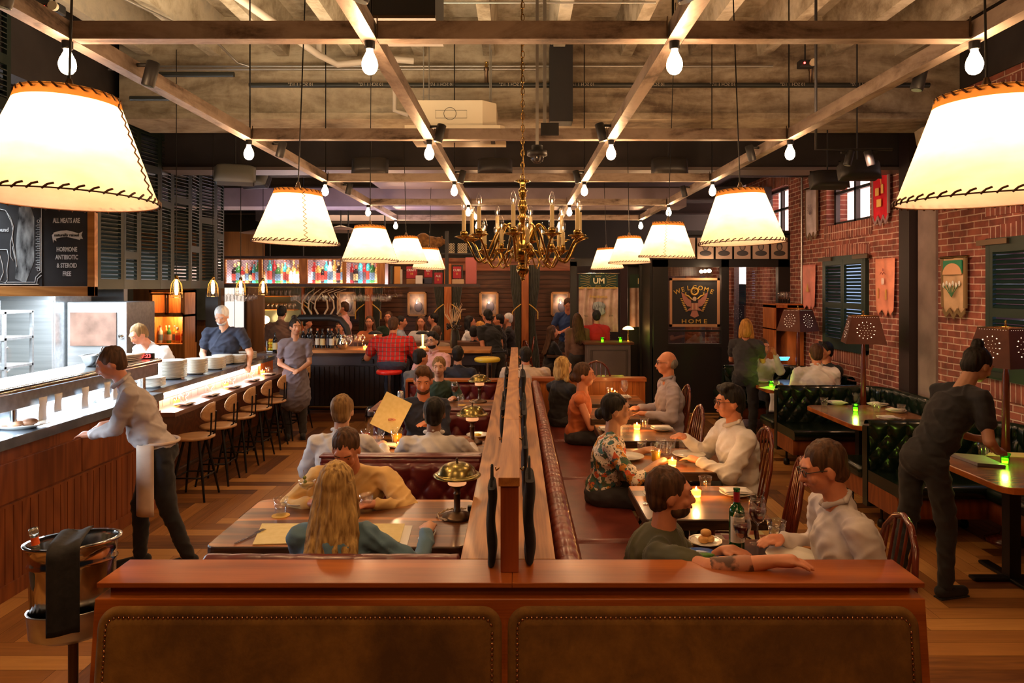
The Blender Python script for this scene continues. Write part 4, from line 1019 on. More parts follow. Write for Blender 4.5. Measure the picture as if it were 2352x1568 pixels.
# ================= floor lamps =================
def punch_mat():
    m = mat('punched_brown_shade', (.10,.028,.014), .6); t, b = nt(m); return m
M['brshade'] = mottled('brown_leather_shade', (.075,.018,.008), (.10,.026,.011), 8, .75, bs=.05)
M['pinhole'] = emit('lit_pinholes', (1,.72,.50), 1.3)
def floor_lamp():
    r = thing('floor_lamp', 'x', 'floor lamp', (0,0,0), 0, 'floor lamps with brown punched shades')
    z0, z1, b, t = 1.41, 1.715, .205, .135
    m = MB(); c = [(-1,-1),(1,-1),(1,1),(-1,1)]
    for i in range(4):
        p, q = c[i], c[(i+1) % 4]
        m.add([(p[0]*b,p[1]*b,z0),(q[0]*b,q[1]*b,z0),(q[0]*t,q[1]*t,z1),(p[0]*t,p[1]*t,z1)], [(0,1,2,3)])
    m.build('lamp_shade', M['brshade'], r, solid=.004)
    for i in range(4):
        ang = i*PI/2; h = MB()
        for ring, N, sz in ((.0, 1, .003), (.030, 6, .0026), (.058, 10, .003), (.090, 13, .0045)):
            for k in range(N):
                a = 2*PI*k/N; cx, cz = ring*math.cos(a), ring*math.sin(a)
                v = (cz+.15)/(z1-z0); dep = b+(t-b)*v
                h.ell((cx, -dep-.0022, z0+.15+cz), (sz if ring < .08 else sz*.6+.006*abs(math.cos(a)), .0008, sz if ring < .08 else sz*.6+.006*abs(math.sin(a))), n=6, m=4)
        h.xf(RZ(ang)).build('punched_holes', M['pinhole'], r)
        e = MB()
        for k in range(11): e.ell((-t+.02+k*(2*t-.04)/10, -t-.004, z1-.012), (.0035,.001,.0035), n=6, m=4)
        e.xf(RZ(ang)).build('edge_holes', M['pinhole'], r)
    MB().tube([(-t,-t,z1+.002),(t,-t,z1+.002),(t,t,z1+.002),(-t,t,z1+.002)], .004, 6, closed=True).build('shade_rim', M['brass'], r)
    pr = [(.15,0),(.15,.03),(.05,.06),(.028,.10),(.024,.55),(.034,.60),(.022,.63),(.034,.66),(.022,.69),(.036,.74),(.030,.85),(.024,1.33),(.014,1.43)]
    MB().lathe(pr, n=16).build('pole', M['mahog'], r)
    MB().lathe([(.004,1.43),(.004,1.73),(.012,1.735),(.006,1.75),(.010,1.765),(.002,1.78)], n=10).build('finial', M['brass'], r)
    MB().ell((0,0,1.55),(.03,.03,.045)).build('bulb', M['filament'], r)
    return r
fl_ = floor_lamp(); fl_.location = (3.92, 5.66, 0); fl_.rotation_euler.z = .28; fl_['label'] = 'floor lamp with brown punched shade nearest on the right'
dup(fl_, (3.90, 7.95, 0), -.30, label='floor lamp with brown punched shade beside the shuttered window, middle of the three')
dup(fl_, (4.02, 10.1, 0), .5, label='floor lamp with brown punched shade farthest away, by the cabinet')
for x, y in ((3.92,5.66),(3.90,7.95),(4.02,10.1)): light('POINT', 'floor_lamp_light', (x, y, 1.49), 3.2, (1,.55,.28), .03)
# ================= open kitchen counter (left) =================
KX = -3.35
kc = thing('kitchen_counter', 'long cherry panelled kitchen pass counter with grey stone top on the left', 'counter', (KX, 0, 0))
m = MB().box((-.75,1.0,.02),(0,6.6,.90)); m.box((0,1.0,0),(.02,6.6,.10)); m.box((0,1.0,.60),(.012,6.6,.615))
y = 1.0
while y < 6.55: m.box((0,y+.004,.10),(.010,y+.076,.60)); y += .08
m.build('panelling', M['panel'], kc)
for a, b in ((3.0,4.2),(4.21,5.4),(5.41,6.6)): MB().box((.0,a,.63),(.016,b,.89)).build('drawer_front', M['honeyx'] if False else M['panel'], kc, bevel=.003)
MB().box((-.85,1.0,.985),(.035,6.62,1.055)).build('stone_top', mottled('grey_stone', (.10,.115,.135), (.15,.17,.20), 6, .25, bs=.0, coat=.2), kc, bevel=.004)
MB().box((-.8,1.0,.90),(.0,6.6,.985)).build('apron', M['panel'], kc)
for q in (4.25,4.33): MB().tube([(.015,q,.83),(.04,q,.83),(.04,q+.05,.83),(.015,q+.05,.83)], .005, 6).build('pull', M['blackmetal'], kc)
# heated pass shelf
ps_ = thing('pass_shelf', 'stainless steel over shelf with heat lamps above the kitchen pass', 'shelf', (-3.45, 0, 0))
m = MB(); m.box((-.42,1.5,1.32),(0,6.78,1.36)); m.box((-.012,1.5,1.20),(0,6.78,1.33)); m.box((-.42,1.5,1.20),(-.408,6.78,1.33)); m.box((-.42,6.76,1.20),(0,6.78,1.33))
m.build('shelf_top', M['inox'], ps_, bevel=.003)
MB().tube([(.018,1.5,1.335),(.018,6.78,1.335)], .022, 10).build('edge_rail', M['chrome'], ps_)
MB().box((-.40,1.5,1.205),(-.02,6.7,1.215)).build('heat_strip', mat('heat_lamp_housing', (.5,.5,.52), .3, .8), ps_)
for yy in (1.9, 4.9, 6.6):
    MB().lathe([(.022,1.055),(.022,1.2)], (-.05,yy,0), 12).build('post', M['chrome'], ps_)
    MB().lathe([(.022,1.055),(.022,1.2)], (-.37,yy,0), 12).build('post', M['chrome'], ps_)
light('AREA', 'heat_lamp', (-3.66, 4.6, 1.19), 150, (.72,.86,1.0), .25, (0,0,0), sy=3.8)
tk = None
for k, (yy, z) in enumerate(((5.05,1.20),(5.22,1.2),(5.55,1.2),(5.85,1.2),(5.98,1.2))):
    m = MB().grid(lambda u, v: (.004*math.sin(6*v+u), u*.085, -.17*v*(.8 if k % 2 else 1)), 2, 6)
    single(m, 'order_ticket', M['paperw'], ('leftmost','second','middle','fourth','rightmost')[k]+' paper order ticket hanging from the pass shelf', 'ticket', (-3.425, yy, z+.05), group='order tickets on the pass', solid=.001)
# ================= raised counter over the eating bar =================
rc = thing('chef_counter', 'long dark stone chef counter with lit tile front above the eating bar', 'counter', (-3.47, 0, 0))
MB().box((-.42,6.64,1.0),(.0,10.1,1.055)).build('stone_top', mottled('dark_stone', (.05,.055,.07), (.09,.10,.13), 5, .22, bs=0, coat=.3), rc, bevel=.003)
tm = mat('glazed_tile', (.60,.40,.33), .25, coat=.3)
t_, b_ = nt(tm); br_ = node(t_, 'ShaderNodeTexBrick'); br_.offset = 0; br_.inputs['Scale'].default_value = 1; br_.inputs['Brick Width'].default_value = .155; br_.inputs['Row Height'].default_value = .155; br_.inputs['Mortar Size'].default_value = .004
br_.inputs['Color1'].default_value = (.60,.42,.35,1); br_.inputs['Color2'].default_value = (.66,.47,.40,1); br_.inputs['Mortar'].default_value = (.22,.14,.11,1)
tc_ = t_.nodes.new('ShaderNodeTexCoord'); sx_ = t_.nodes.new('ShaderNodeSeparateXYZ'); cx_ = t_.nodes.new('ShaderNodeCombineXYZ'); t_.links.new(tc_.outputs['Object'], sx_.inputs[0]); t_.links.new(sx_.outputs[1], cx_.inputs[0]); t_.links.new(sx_.outputs[2], cx_.inputs[1]); t_.links.new(cx_.outputs[0], br_.inputs['Vector']); t_.links.new(br_.outputs['Color'], b_.inputs['Base Color'])
MB().box((-.10,6.64,.80),(-.04,9.55,1.0)).build('tiled_front', tm, rc)
MB().box((-.42,6.64,0),(-.10,10.05,1.0)).build('body', M['walnut'], rc)
MB().box((-.10,9.56,.80),(-.01,10.05,1.0)).build('end_cladding', M['orangewood'], rc)
MB().box((-.035,6.66,.978),(-.008,9.55,.998)).build('light_strip', M['led'], rc)
light('AREA', 'counter_strip_light', (-3.48, 8.1, .97), 6, (1,.72,.68), .03, (0,-.25,0), sy=2.9)
eb = thing('eating_bar', 'narrow dark wood eating bar lined with place settings and stools', 'bar', (-3.22, 0, 0))
MB().box((-.29,6.64,.815),(0,10.3,.86)).build('bar_top', wood('eating_bar_wood', (.10,.05,.035), (.24,.13,.09), 1, 1.5, .3, 4, 2, .3), eb, bevel=.004)
MB().box((-.34,6.64,0),(-.20,10.3,.815)).build('bar_front', M['walnut'], eb)
MB().tube([(-.12,6.8,.24),(-.12,10.2,.24)], .022, 8).build('foot_rail', M['bronze'], eb)
# stools
def bar_stool():
    r = thing('counter_stool', 'x', 'stool', (0,0,0), 0, 'plywood stools along the eating bar')
    MB().lathe([(.01,.0),(.165,.0),(.185,.010),(.185,.022),(.17,.03)], (0,0,.575), 24).build('seat', M['seatwood'], r)
    def f(u, v):
        a = (u-.5)*1.5; z = (v-.5)*.185*(1-abs(2*u-1)**2.6*.93)**.6+(.012*abs(2*u-1)); return (.205*math.cos(a)-.03, .205*math.sin(a), .83+z+(-.02*abs(2*u-1)**2))
    MB().grid(f, 16, 6).build('backrest', M['seatwood'], r, solid=.014)
    for s in (-1, 1): MB().tube([(.10,s*.05,.57),(.175,s*.05,.62),(.185,s*.05,.83)], .008, 6).build('back_support', M['blackmetal'], r)
    for i in range(4):
        a = PI/4+i*PI/2; c, s = math.cos(a), math.sin(a)
        MB().tube([(.10*c,.10*s,.575),(.17*c,.17*s,.30),(.235*c,.235*s,.0)], [.014,.014,.010], 8).build('leg', M['blackmetal'], r)
    MB().tube([(.19*math.cos(PI/4+i*PI/2), .19*math.sin(PI/4+i*PI/2), .22) for i in range(4)], .009, 6, closed=True).build('footrest', M['blackmetal'], r)
    return r
st = bar_stool()
for k in range(7):
    lb = 'plywood counter stool, %s along the eating bar counting from the camera' % ('first','second','third','fourth','fifth','sixth','seventh')[k]
    y = 6.85+.53*k
    if k == 0: st.location = (-3.13, y, 0); st['label'] = lb
    else: dup(st, (-3.13, y, 0), .05*math.sin(k*2), label=lb)
# ================= plates =================
def plate_root(R=.125, nm='plate'):
    pr = [(.001,.002),(R*.55,.002),(R*.6,.0),(R*.62,.004),(R*.98,.020),(R,.022),(R*.99,.025),(R*.62,.009),(.001,.007)]
    return MB().lathe(pr, n=32, cap=False).mesh(nm, M['china'])
PL = {r: plate_root(r) for r in (.10, .125, .15)}
def plate(loc, R, lb, group=None, cat='plate'):
    o = bpy.data.objects.new('plate', PL[R]); C.objects.link(o); o.location = loc; return tag(o, lb, cat, group)
stk = [(-3.60,6.95,.125,7,'front left low stack'),(-3.72,7.6,.15,15,'tallest stack'),(-3.64,8.0,.125,13,'stack right of the tallest'),(-3.62,8.45,.125,11,'fourth stack'),(-3.74,8.95,.125,9,'fifth stack'),(-3.60,9.1,.10,8,'small front stack'),(-3.70,9.6,.15,7,'farthest stack')]
for k, (x, y, R, n, nm) in enumerate(stk):
    for i in range(n):
        plate((x, y, 1.056+i*.0125), R, '%s plate up in the %s, chef counter' % (ordw(i+1), nm), 'plates in the %s on the chef counter' % nm)
M['bulbglassdim'] = mat('x', (1,1,1))
# ================= tableware builders (used everywhere) =================
def tumbler_meshes(h=.095, r0=.030, r1=.041):
    g = MB(); n = 24
    prof = [(r0,.0),(r0+.001,.012),(r0+(r1-r0)*.5,h*.5),(r1,h),(r1-.002,h),(r0+(r1-r0)*.5-.002,h*.5),(r0-.002,.014),(.001,.012)]
    vs = []
    for j, (r, z) in enumerate(prof):
        for i in range(n):
            a = 2*PI*i/n; q = 1-(.035 if (i % 2 and j in (1,2,5,6) and z < h*.7) else 0); vs.append((r*q*math.cos(a), r*q*math.sin(a), z))
    g.add(vs, [[j*n+i, j*n+(i+1) % n, (j+1)*n+(i+1) % n, (j+1)*n+i] for j in range(len(prof)-1) for i in range(n)], 0, True)
    g.add(vs[:n], [list(range(n))[::-1]])
    return g
_tm = tumbler_meshes().mesh('tumbler', M['glass'])
_tw = MB().lathe([(.028,.015),(.036,.062),(.001,.063)], n=20).mesh('water', M['water'])
def tumbler(loc, lb, water=False, group=None, drink=None, sc=1.0):
    o = bpy.data.objects.new('tumbler', _tm); C.objects.link(o); o.location = loc; o.scale = (sc,)*3; tag(o, lb, 'glass', group)
    if water or drink:
        w_ = bpy.data.objects.new('drink', _tw if not drink else MB().lathe([(.028,.015),(.036,.062),(.001,.063)], n=20).mesh('drink', drink)); C.objects.link(w_); w_.parent = o
    return o
def wineglass(loc, lb, fill=0, mt=None, group=None, s=1.0, name='wine_glass', flip=False, kind='wine'):
    if kind == 'wine': pr = [(.036,0),(.034,.003),(.006,.007),(.0038,.02),(.0038,.085),(.008,.095),(.028,.112),(.040,.140),(.043,.165),(.039,.195),(.032,.225),(.031,.225),(.038,.195),(.042,.165),(.039,.140),(.027,.114),(.001,.098)]
    else: pr = [(.034,0),(.032,.003),(.005,.006),(.0035,.02),(.0035,.075),(.012,.085),(.040,.105),(.049,.13),(.051,.15),(.050,.15),(.048,.13),(.039,.107),(.001,.088)]
    key = (kind,)
    if key not in _wg: _wg[key] = MB().lathe(pr, n=20, cap=False).mesh(name, M['glass'])
    o = bpy.data.objects.new(name, _wg[key]); C.objects.link(o); o.location = loc; o.scale = (s,)*3
    if flip: o.rotation_euler.x = PI
    tag(o, lb, 'glass', group)
    if fill:
        q = [(.001,.099)]+[(r*.96, z) for r, z in ((.027,.114),(.039,.140),(.0425,.15+.01*fill),(.042,.150+.015*fill))]+[(.001,.150+.015*fill)] if kind == 'wine' else [(.001,.089),(.037,.107),(.046,.13),(.001,.131)]
        f = bpy.data.objects.new('drink', MB().lathe(q, n=20, cap=False).mesh('drink', mt)); C.objects.link(f); f.parent = o
    return o
_wg = {}
def votive(loc, lb, green=False, group=None, power=.5):
    r = thing('votive_candle', lb, 'candle', loc, 0, group)
    if green:
        MB().lathe([(.026,0),(.027,.03),(.030,.055),(.038,.078),(.036,.078),(.028,.055),(.024,.03),(.001,.006)], n=18, cap=False).build('holder', M['greenhold'], r)
        MB().lathe([(.020,.007),(.021,.040),(.001,.041)], n=14).build('glow', M['greenglow'], r)
    else:
        MB().lathe([(.028,0),(.031,.02),(.034,.062),(.033,.062),(.029,.02),(.001,.004)], n=18, cap=False).build('holder', M['amberhold'], r)
        MB().lathe([(.026,.006),(.030,.045),(.001,.046)], n=14).build('wax', M['candle'], r)
        MB().lathe([(.001,.046),(.005,.052),(.004,.060),(.001,.068)], n=8).build('flame', M['flame'], r)
    light('POINT', 'candle_light', (loc[0], loc[1], loc[2]+.10), power*1.8, (.7,1,.1) if green else (1,.48,.14), .02)
    return r
M['greenhold'] = glassy('green_glass', (.25,.95,.12), alpha=.15); M['amberhold'] = glassy('amber_glass', (1,.70,.35), alpha=.15)
def napkin_fold(loc, rz, lb, on_plate=True, group='folded white napkins on the tables'):
    m = MB()
    def f(u, v):
        x = (u-.5)*.17; y = (v-.5)*.13; return (x, y, .012+.010*math.sin(2.2*u+1)+.006*math.sin(5*v+2*u))
    m.grid(f, 10, 8); m.grid(lambda u, v: tuple(a+b for a, b in zip(f(u, v), (.008,-.006,-.007))), 10, 8)
    o = single(m, 'napkin', M['napkin'], lb, 'napkin', (loc[0], loc[1], loc[2]+(.014 if on_plate else 0)), group, rz, solid=.006); return o
def cutlery(loc, rz, lb, kind='fork', group='cutlery on the tables'):
    m = MB()
    m.cb((0,-.05,.003), (.010,.10,.0025)); m.cb((0,.01,.004), (.006,.05,.002))
    if kind == 'fork':
        m.cb((0,.045,.005), (.022,.02,.002))
        for x in (-.009,-.003,.003,.009): m.cb((x,.072,.006), (.003,.038,.0018))
    else: m.cb((.002,.07,.004), (.016,.10,.0015))
    return single(m, kind if kind != 'knife' else 'table_knife', M['chrome'], lb, kind, loc, group, rz)
# place settings on the eating bar
for k in range(5):
    y = 7.05+.60*k; nm = ('first','second','third','fourth','fifth')[k]
    napkin_fold((-3.33, y, .861), 1.5, '%s napkin along the eating bar counting from the camera' % nm, False, 'napkins on the eating bar')
    tumbler((-3.40, y+.16, .861), '%s empty tumbler along the eating bar counting from the camera' % nm, group='tumblers on the eating bar')
    cutlery((-3.28, y+.10, .861), .2, '%s fork along the eating bar counting from the camera' % nm, group='forks on the eating bar')
    if k in (0, 2, 4): votive((-3.43, y+.05, .861), '%s amber candle on the eating bar' % ('nearest','','middle','','farthest')[k], power=.6)
# food on the pass
def dish(loc, rx, ry, lb, food=None, name='platter', fm_=None):
    o = single(MB().lathe([(.001,.0),(.55,.0),(.62,.01),(.98,.030),(1,.034),(.97,.036),(.6,.016),(.001,.010)], n=28, cap=False, sx=rx, sy=ry), name, M['china'], lb, 'dish', loc)
    if food:
        m = MB()
        for (x, y, r, h) in food: m.ell((x, y, .015+h/2), (r, r*.8, h/2+.004))
        m.build('food', fm_, o)
    return o
meat = mottled('grilled_meat', (.12,.045,.02), (.34,.17,.09), 14, .5, bs=.5); salad = mottled('salad_leaves', (.05,.14,.02), (.30,.10,.05), 22, .6, bs=.6); slaw = mottled('slaw', (.75,.66,.45), (.85,.55,.35), 30, .6, bs=.6)
dish((-3.50,4.95,1.056), .21, .15, 'large oval platter with a thick grilled steak on the pass', [(-.06,0,.08,.05),(.05,.02,.07,.05),(.0,-.03,.06,.045)], fm_=meat)
dish((-3.62,4.35,1.056), .10, .10, 'white bowl heaped with slaw on the pass beside the blue machine', [(0,0,.06,.06),(.03,.02,.04,.06),(-.03,.01,.04,.055)], 'bowl', slaw)
dish((-3.46,4.25,1.056), .12, .12, 'small white dish of green salad on the pass', [(0,0,.05,.05),(.03,.0,.04,.04),(-.03,.02,.035,.045)], 'bowl', salad)
dish((-3.46,3.85,1.056), .19, .14, 'oval plate of sliced meat nearest on the pass', [(-.05,0,.06,.02),(.04,.02,.06,.022),(.0,-.02,.05,.02)], fm_=meat)
pt = thing('receipt_printer', 'blue and grey receipt printer standing on the kitchen pass', 'printer', (-3.78, 4.35, 1.056))
m = MB().prism([(-.10,0),(.12,0),(.12,.06),(.07,.11),(-.02,.12),(-.08,.07)], -.10, .10, axis='x'); m.build('body', mat('printer_grey', (.07,.11,.15), .4), pt, bevel=.01)
MB().prism([(-.09,0),(.10,0),(.12,.05),(.06,.10),(-.03,.11),(-.09,.06)], .10, .125, axis='x').build('side_cover', mat('printer_blue', (.02,.17,.34), .35), pt, bevel=.01)
single(MB().lathe([(.04,0),(.07,.005),(.075,.03),(.05,.04),(.03,.035)], n=20), 'red_lid', mat('red_plastic', (.75,.01,.02), .35), 'round red plastic lid at the left edge of the kitchen pass', 'lid', (-3.62, 3.75, 1.056))
bw = MB().lathe([(.04,0),(.05,.01),(.085,.05),(.088,.055),(.083,.055),(.045,.012)], n=24, cap=False).mesh('bowl', M['china'])
for k in range(5):
    o = bpy.data.objects.new('bowl', bw); C.objects.link(o); o.location = (-3.66, 6.05, 1.056+k*.032); tag(o, '%s white bowl up in the stack under the pass shelf' % ordw(k+1), 'bowl', 'bowls stacked under the pass shelf')
tub = thing('steel_tub', 'stainless steel tub of utensils on top of the pass shelf', 'tub', (-3.62, 6.1, 1.361))
MB().lathe([(.07,0),(.10,.10),(.105,.10),(.11,.095)], n=4, sx=1.4, sy=1.4).build('pan', M['inox'], tub, rotz=PI/4)
for k in range(3): MB().tube([(-.02+.03*k,-.05,.08),(.05-.04*k,.10,.15)], .008, 6).build('tongs', M['chrome'], tub)
tw = MB()
for k in range(4): tw.grid(lambda u, v: (-.10+.20*u+.008*k, -.17+.34*v, .012+.014*k+.004*math.sin(6*u+k)+.004*math.sin(7*v)), 8, 8)
single(tw, 'folded_towels', M['napkin'], 'pile of folded white towels on the end of the pass shelf', 'towel', (-3.63, 6.48, 1.361), solid=.010)
ck = thing('kitchen_timer', 'small red lit digital timer at the end of the pass shelf', 'timer', (-3.50, 6.68, 1.361))
MB().box((-.06,-.02,0),(.06,.02,.055)).build('case', M['black'], ck, bevel=.004)
text_mb('7:23', .05, ext=.001).xf(T(0,-.022,.028) @ RX).build('digits', M['redglow'], ck)
# ================= chalk board sign =================
cb = thing('chalkboard_sign', 'large wood framed chalkboard about meats, hanging over the kitchen pass', 'sign', (-3.70, 6.15, 0))
SX = lambda px: (px-1188)*6.15/1620+3.70
SZ = lambda py: 2.05-(py-657)*6.15/1620
x0, x1, z0, z1 = SX(-240), SX(222), SZ(680), SZ(430)
m = MB(); fw = .063
m.box((x0,-.03,z0),(x1,.02,z0+fw*1.35)); m.box((x0,-.03,z1-fw),(x1,.02,z1)); m.box((x1-fw,-.03,z0),(x1,.02,z1)); m.box((x0,-.03,z0),(x0+fw,.02,z1))
m.build('frame', M['honeyx'], cb, bevel=.003)
MB().box((x0+.02,-.005,z0+.02),(x1-.02,.012,z1-.02)).build('board', mottled('slate', (.022,.020,.022), (.050,.046,.048), 2.5, .55, bs=0), cb)
MB().box((SX(99)-.001,-.012,z0+fw),(SX(99)+.001,-.004,z1-fw)).build('board_joint', M['black'], cb)
chk = mat('chalk', (.75,.75,.76), .9)
for tx, px, py, sz, xs in (('ALL MEATS ARE',154,507,.060,.56),('HORMONE',155,573,.056,.64),('ANTIBIOTIC',155,591,.056,.64),('& STEROID',155,610,.056,.64),('FREE',155,629,.056,.64),('Round',6,528,.05,.9)):
    text_mb(tx, sz, ext=.0008, xs=xs, bold=.0012).xf(T(SX(px),-.008,SZ(py)) @ RX).build('lettering', chk, cb)
m = MB()
pts = [(-30,-6),(-14,-10),(0,-11),(14,-8),(30,-3),(30,11),(14,7),(0,4),(-14,5),(-30,9)]
m.prism([(SX(155)+p*.0038, SZ(540)-q*.0038) for p, q in pts][::-1], -.010, -.006, axis='y')
m.prism([(SX(155)+p*.0038, SZ(540)-q*.0038) for p, q in [(-34,0),(-28,-6),(-24,14),(-30,10),(-31,17)]], -.0095, -.006, axis='y')
m.prism([(SX(155)+p*.0038, SZ(540)-q*.0038) for p, q in [(27,-4),(36,-8),(33,0),(37,9),(27,8)]], -.0095, -.006, axis='y')
m.build('ribbon', chk, cb)
text_mb('naturally raised', .035, ext=.0008, bold=.0008).xf(T(SX(155),-.0115,SZ(540)) @ RX).build('lettering', M['black'], cb)
m = MB()
def ln(P, r=.0028): m.tube([(SX(a), -.009, SZ(b)) for a, b in P], r, 5)
ln([(-40,480),(-10,478),(14,483),(26,500),(33,520),(30,545),(34,570),(38,595),(40,612)]); ln([(18,490),(28,510),(32,530),(26,560),(27,590),(33,600),(36,592),(30,565)]); ln([(-20,570),(0,573),(18,573),(22,590),(18,620),(19,640)]); ln([(0,580),(7,605),(10,625),(2,645),(14,650),(19,642)])
ln([(18,648),(82,648)]); ln([(-60,653),(90,653)], .004); ln([(82,648),(84,636),(92,628),(97,624)]); ln([(86,653),(88,640),(97,632)]); ln([(97,478),(97,626)]); ln([(94,500),(94,622)])
for k in range(26): ln([(84 if k % 2 else 87, 515+k*4),(93, 515+k*4)], .002)
for yy in (508, 619): m.tube([(SX(90)+.012*math.cos(a), -.009, SZ(yy)+.012*math.sin(a)) for a in [2*PI*i/10 for i in range(10)]], .002, 5, closed=True)
m.build('chalk_drawing', chk, cb)
sm = mat('chalk_smear', (.3,.3,.31), .9); t_, b_ = nt(sm)
n_ = noise(t_, coords(t_, (2.5,1,.9), (0,.4,0)), 7, 7); r_ = ramp(t_, [(.35,(.03,.028,.03)),(.75,(.55,.57,.58))]); t_.links.new(n_.outputs['Fac'], r_.inputs[0]); t_.links.new(r_.outputs[0], b_.inputs['Base Color'])
m = MB(); m.prism([(SX(a), SZ(b)) for a, b in ((36,640),(60,650),(80,600),(80,500),(70,470),(45,475),(38,560))], -.0065, -.006, axis='y'); m.build('chalk_smear', sm, cb)
for k, x in enumerate((x0+.4, x1-.25)): MB().tube([(x,0,z1),(x,0,4.3)], .004, 6).build('hanging_rod', M['blackmetal'], cb)
# ================= folding shutter screens =================
def shutter(h, wd, name='shutter_panel', mt=None, mid=.45, slat=.048, lit=False, tilt=.5):
    """panel in xz plane, x 0..wd, z 0..h"""
    m = MB(); st_ = .045
    m.box((0,-.016,0),(st_,.016,h)); m.box((wd-st_,-.016,0),(wd,.016,h)); m.box((st_,-.016,0),(wd-st_,.016,.10)); m.box((st_,-.016,h-.08),(wd-st_,.016,h))
    zm = h*mid; m.box((st_,-.016,zm-.04),(wd-st_,.016,zm+.04)); s = MB()
    z = .10
    while z < h-.08:
        if not (zm-.06 < z < zm+.03): s.cb(((wd)/2,0,z+slat/2), (wd-2*st_,.046,.007), rot=Matrix.Rotation(tilt+.35, 3, 'X'))
        z += slat*.86
    return m, s
for k in range(9):
    ya = 6.42+.365*k; zz = .07*(1 if k % 2 == 0 else -1)
    xa, xb = -4.0-zz*0-.05*(k % 2), -4.0-.05*((k+1) % 2)
    a = math.atan2(.365, xb-xa); L = math.hypot(.365, xb-xa)
    r = thing('shutter_screen', 'tall dark green louvred shutter panel over the kitchen, %s from the chalkboard' % ('first','second','third','fourth','fifth','sixth','seventh','eighth','ninth')[k], 'shutter', (xa, ya, 2.02), a, 'folding louvred shutters over the kitchen')
    f, s = shutter(1.75, L, mid=(.22,.5,.2,.75,.55,.6,.28,.5,.4)[k], tilt=.2)
    f.build('frame', M['greenpaint'], r); s.build('louvres', M['greenpaint'], r)
# upper left shutters beyond, close to the camera
for k in range(3):
    r = thing('shutter_screen', 'dark green shutter panel high at the left edge, %s' % ('nearest','middle','next to the chalkboard')[k], 'shutter', (-4.02, 4.3+.43*k, 3.42), PI/2, 'folding louvred shutters over the kitchen')
    f, s = shutter(.90, .42, tilt=.2); f.build('frame', M['greenpaint'], r); s.build('louvres', M['greenpaint'], r)
# ================= kitchen interior =================
struct(MB().box((-7.4,10.4,0),(-5.80,10.5,2.6)), 'wall_kitchen', mottled('kitchen_stainless_wall', (.40,.43,.46), (.60,.63,.66), 3, .3, .6, bs=.02))
hd = single(MB().prism([(0,0),(2.6,0),(2.6,.30),(2.3,.5),(.3,.5),(0,.30)], 0, 1.0, axis='y'), 'exhaust_hood', M['inox'], 'stainless exhaust hood over the cooking line', 'hood', (-7.2, 9.3, 2.02))
fr = thing('reach_in_fridge', 'tall stainless reach in refrigerator behind the pass', 'refrigerator', (-6.35, 8.7, 0))
MB().box((-.65,0,.1),(.65,.75,1.93)).build('body', M['inox'], fr, bevel=.01)
for s in (-1, 1):
    MB().box((min(0,s*.64),-.03,.2),(max(0,s*.64),0,1.88)).build('door', M['inox'], fr, bevel=.01)
    MB().tube([(s*.08,-.03,1.0),(s*.08,-.07,1.02),(s*.08,-.07,1.28),(s*.08,-.03,1.3)], .012, 6).build('handle', M['chrome'], fr)
ov = thing('oven', 'stainless oven with brown glass door right of the refrigerator', 'oven', (-5.35, 8.9, 0))
MB().box((-.33,0,.5),(.42,.7,1.85)).build('body', M['inox'], ov, bevel=.01)
MB().box((-.28,-.02,1.30),(.30,0,1.72)).build('door', mottled('oven_glass', (.10,.06,.045), (.22,.13,.10), 3, .2, .3, bs=0), ov)
MB().lathe([(.03,0),(.03,.03),(.012,.05)], n=12).xf(T(.36,0,1.42) @ Matrix.Rotation(PI/2,4,'X')).build('knob', M['chrome'], ov)
sh = thing('wire_shelf', 'white steel shelf rack holding raw meat trays behind the pass', 'shelf', (-5.55, 7.6, 0))
for z in (1.18, 1.48, 1.76): MB().box((-.75,-.25,z),(.20,.2,z+.025)).build('shelf_board', M['inox'], sh)
for x in (-.74,.17):
    for y in (-.24,.18): MB().box((x,y,0),(x+.03,y+.03,1.78)).build('upright', M['inox'], sh)
for k, (x, z) in enumerate(((-5.9,1.787),(-5.9,1.207))):
    m = MB()
    for i in range(8): m.ell((-.15+.045*i, .02*math.sin(i*2), .02), (.035,.05,.022))
    single(m, 'meat_tray', mottled('raw_meat', (.45,.10,.08), (.70,.28,.22), 20, .4, bs=.2), ('upper','lower')[k]+' tray of raw meat on the white rack', 'meat', (x, 7.58, z))
single(MB().box((-.95,-.35,.0),(1.1,.35,.90)), 'prep_table', M['inox'], 'stainless prep counter behind the pass', 'counter', (-5.9, 6.4, 0))
single(MB().box((-.3,-1.5,0),(.3,1.2,.92)), 'prep_table', M['inox'], 'long stainless back counter behind the chef counter', 'counter', (-4.75, 9.0, 0))
# cabinet with lit bottles seen past the oven
lc = thing('liquor_cabinet', 'warm lit cabinet of bottles behind the kitchen, with two mesh doors', 'cabinet', (-6.05, 12.2, 0))
m = MB(); m.box((-.32,0,0),(.30,.45,1.05)); m.box((-.32,.40,1.05),(.30,.45,1.98)); m.box((-.32,0,1.05),(-.28,.45,1.98)); m.box((.26,0,1.05),(.30,.45,1.98)); m.box((-.32,0,1.94),(.30,.45,1.98)); m.box((-.32,0,1.52),(.30,.45,1.56))
m.build('carcass', M['honey'], lc)
for a, b in ((-.28,-.01),(.0,.27)):
    q = MB(); q.box((a,-.02,1.56),(a+.03,0,1.93)); q.box((b-.03,-.02,1.56),(b,0,1.93)); q.box((a,-.02,1.56),(b,0,1.59)); q.box((a,-.02,1.90),(b,0,1.93)); q.build('door', M['honey'], lc)
light('POINT', 'cabinet_light', (-6.05, 12.4, 1.48), 10, (1,.55,.2), .03); light('POINT', 'cabinet_light', (-6.05, 12.4, 1.88), 5, (1,.6,.25), .03)
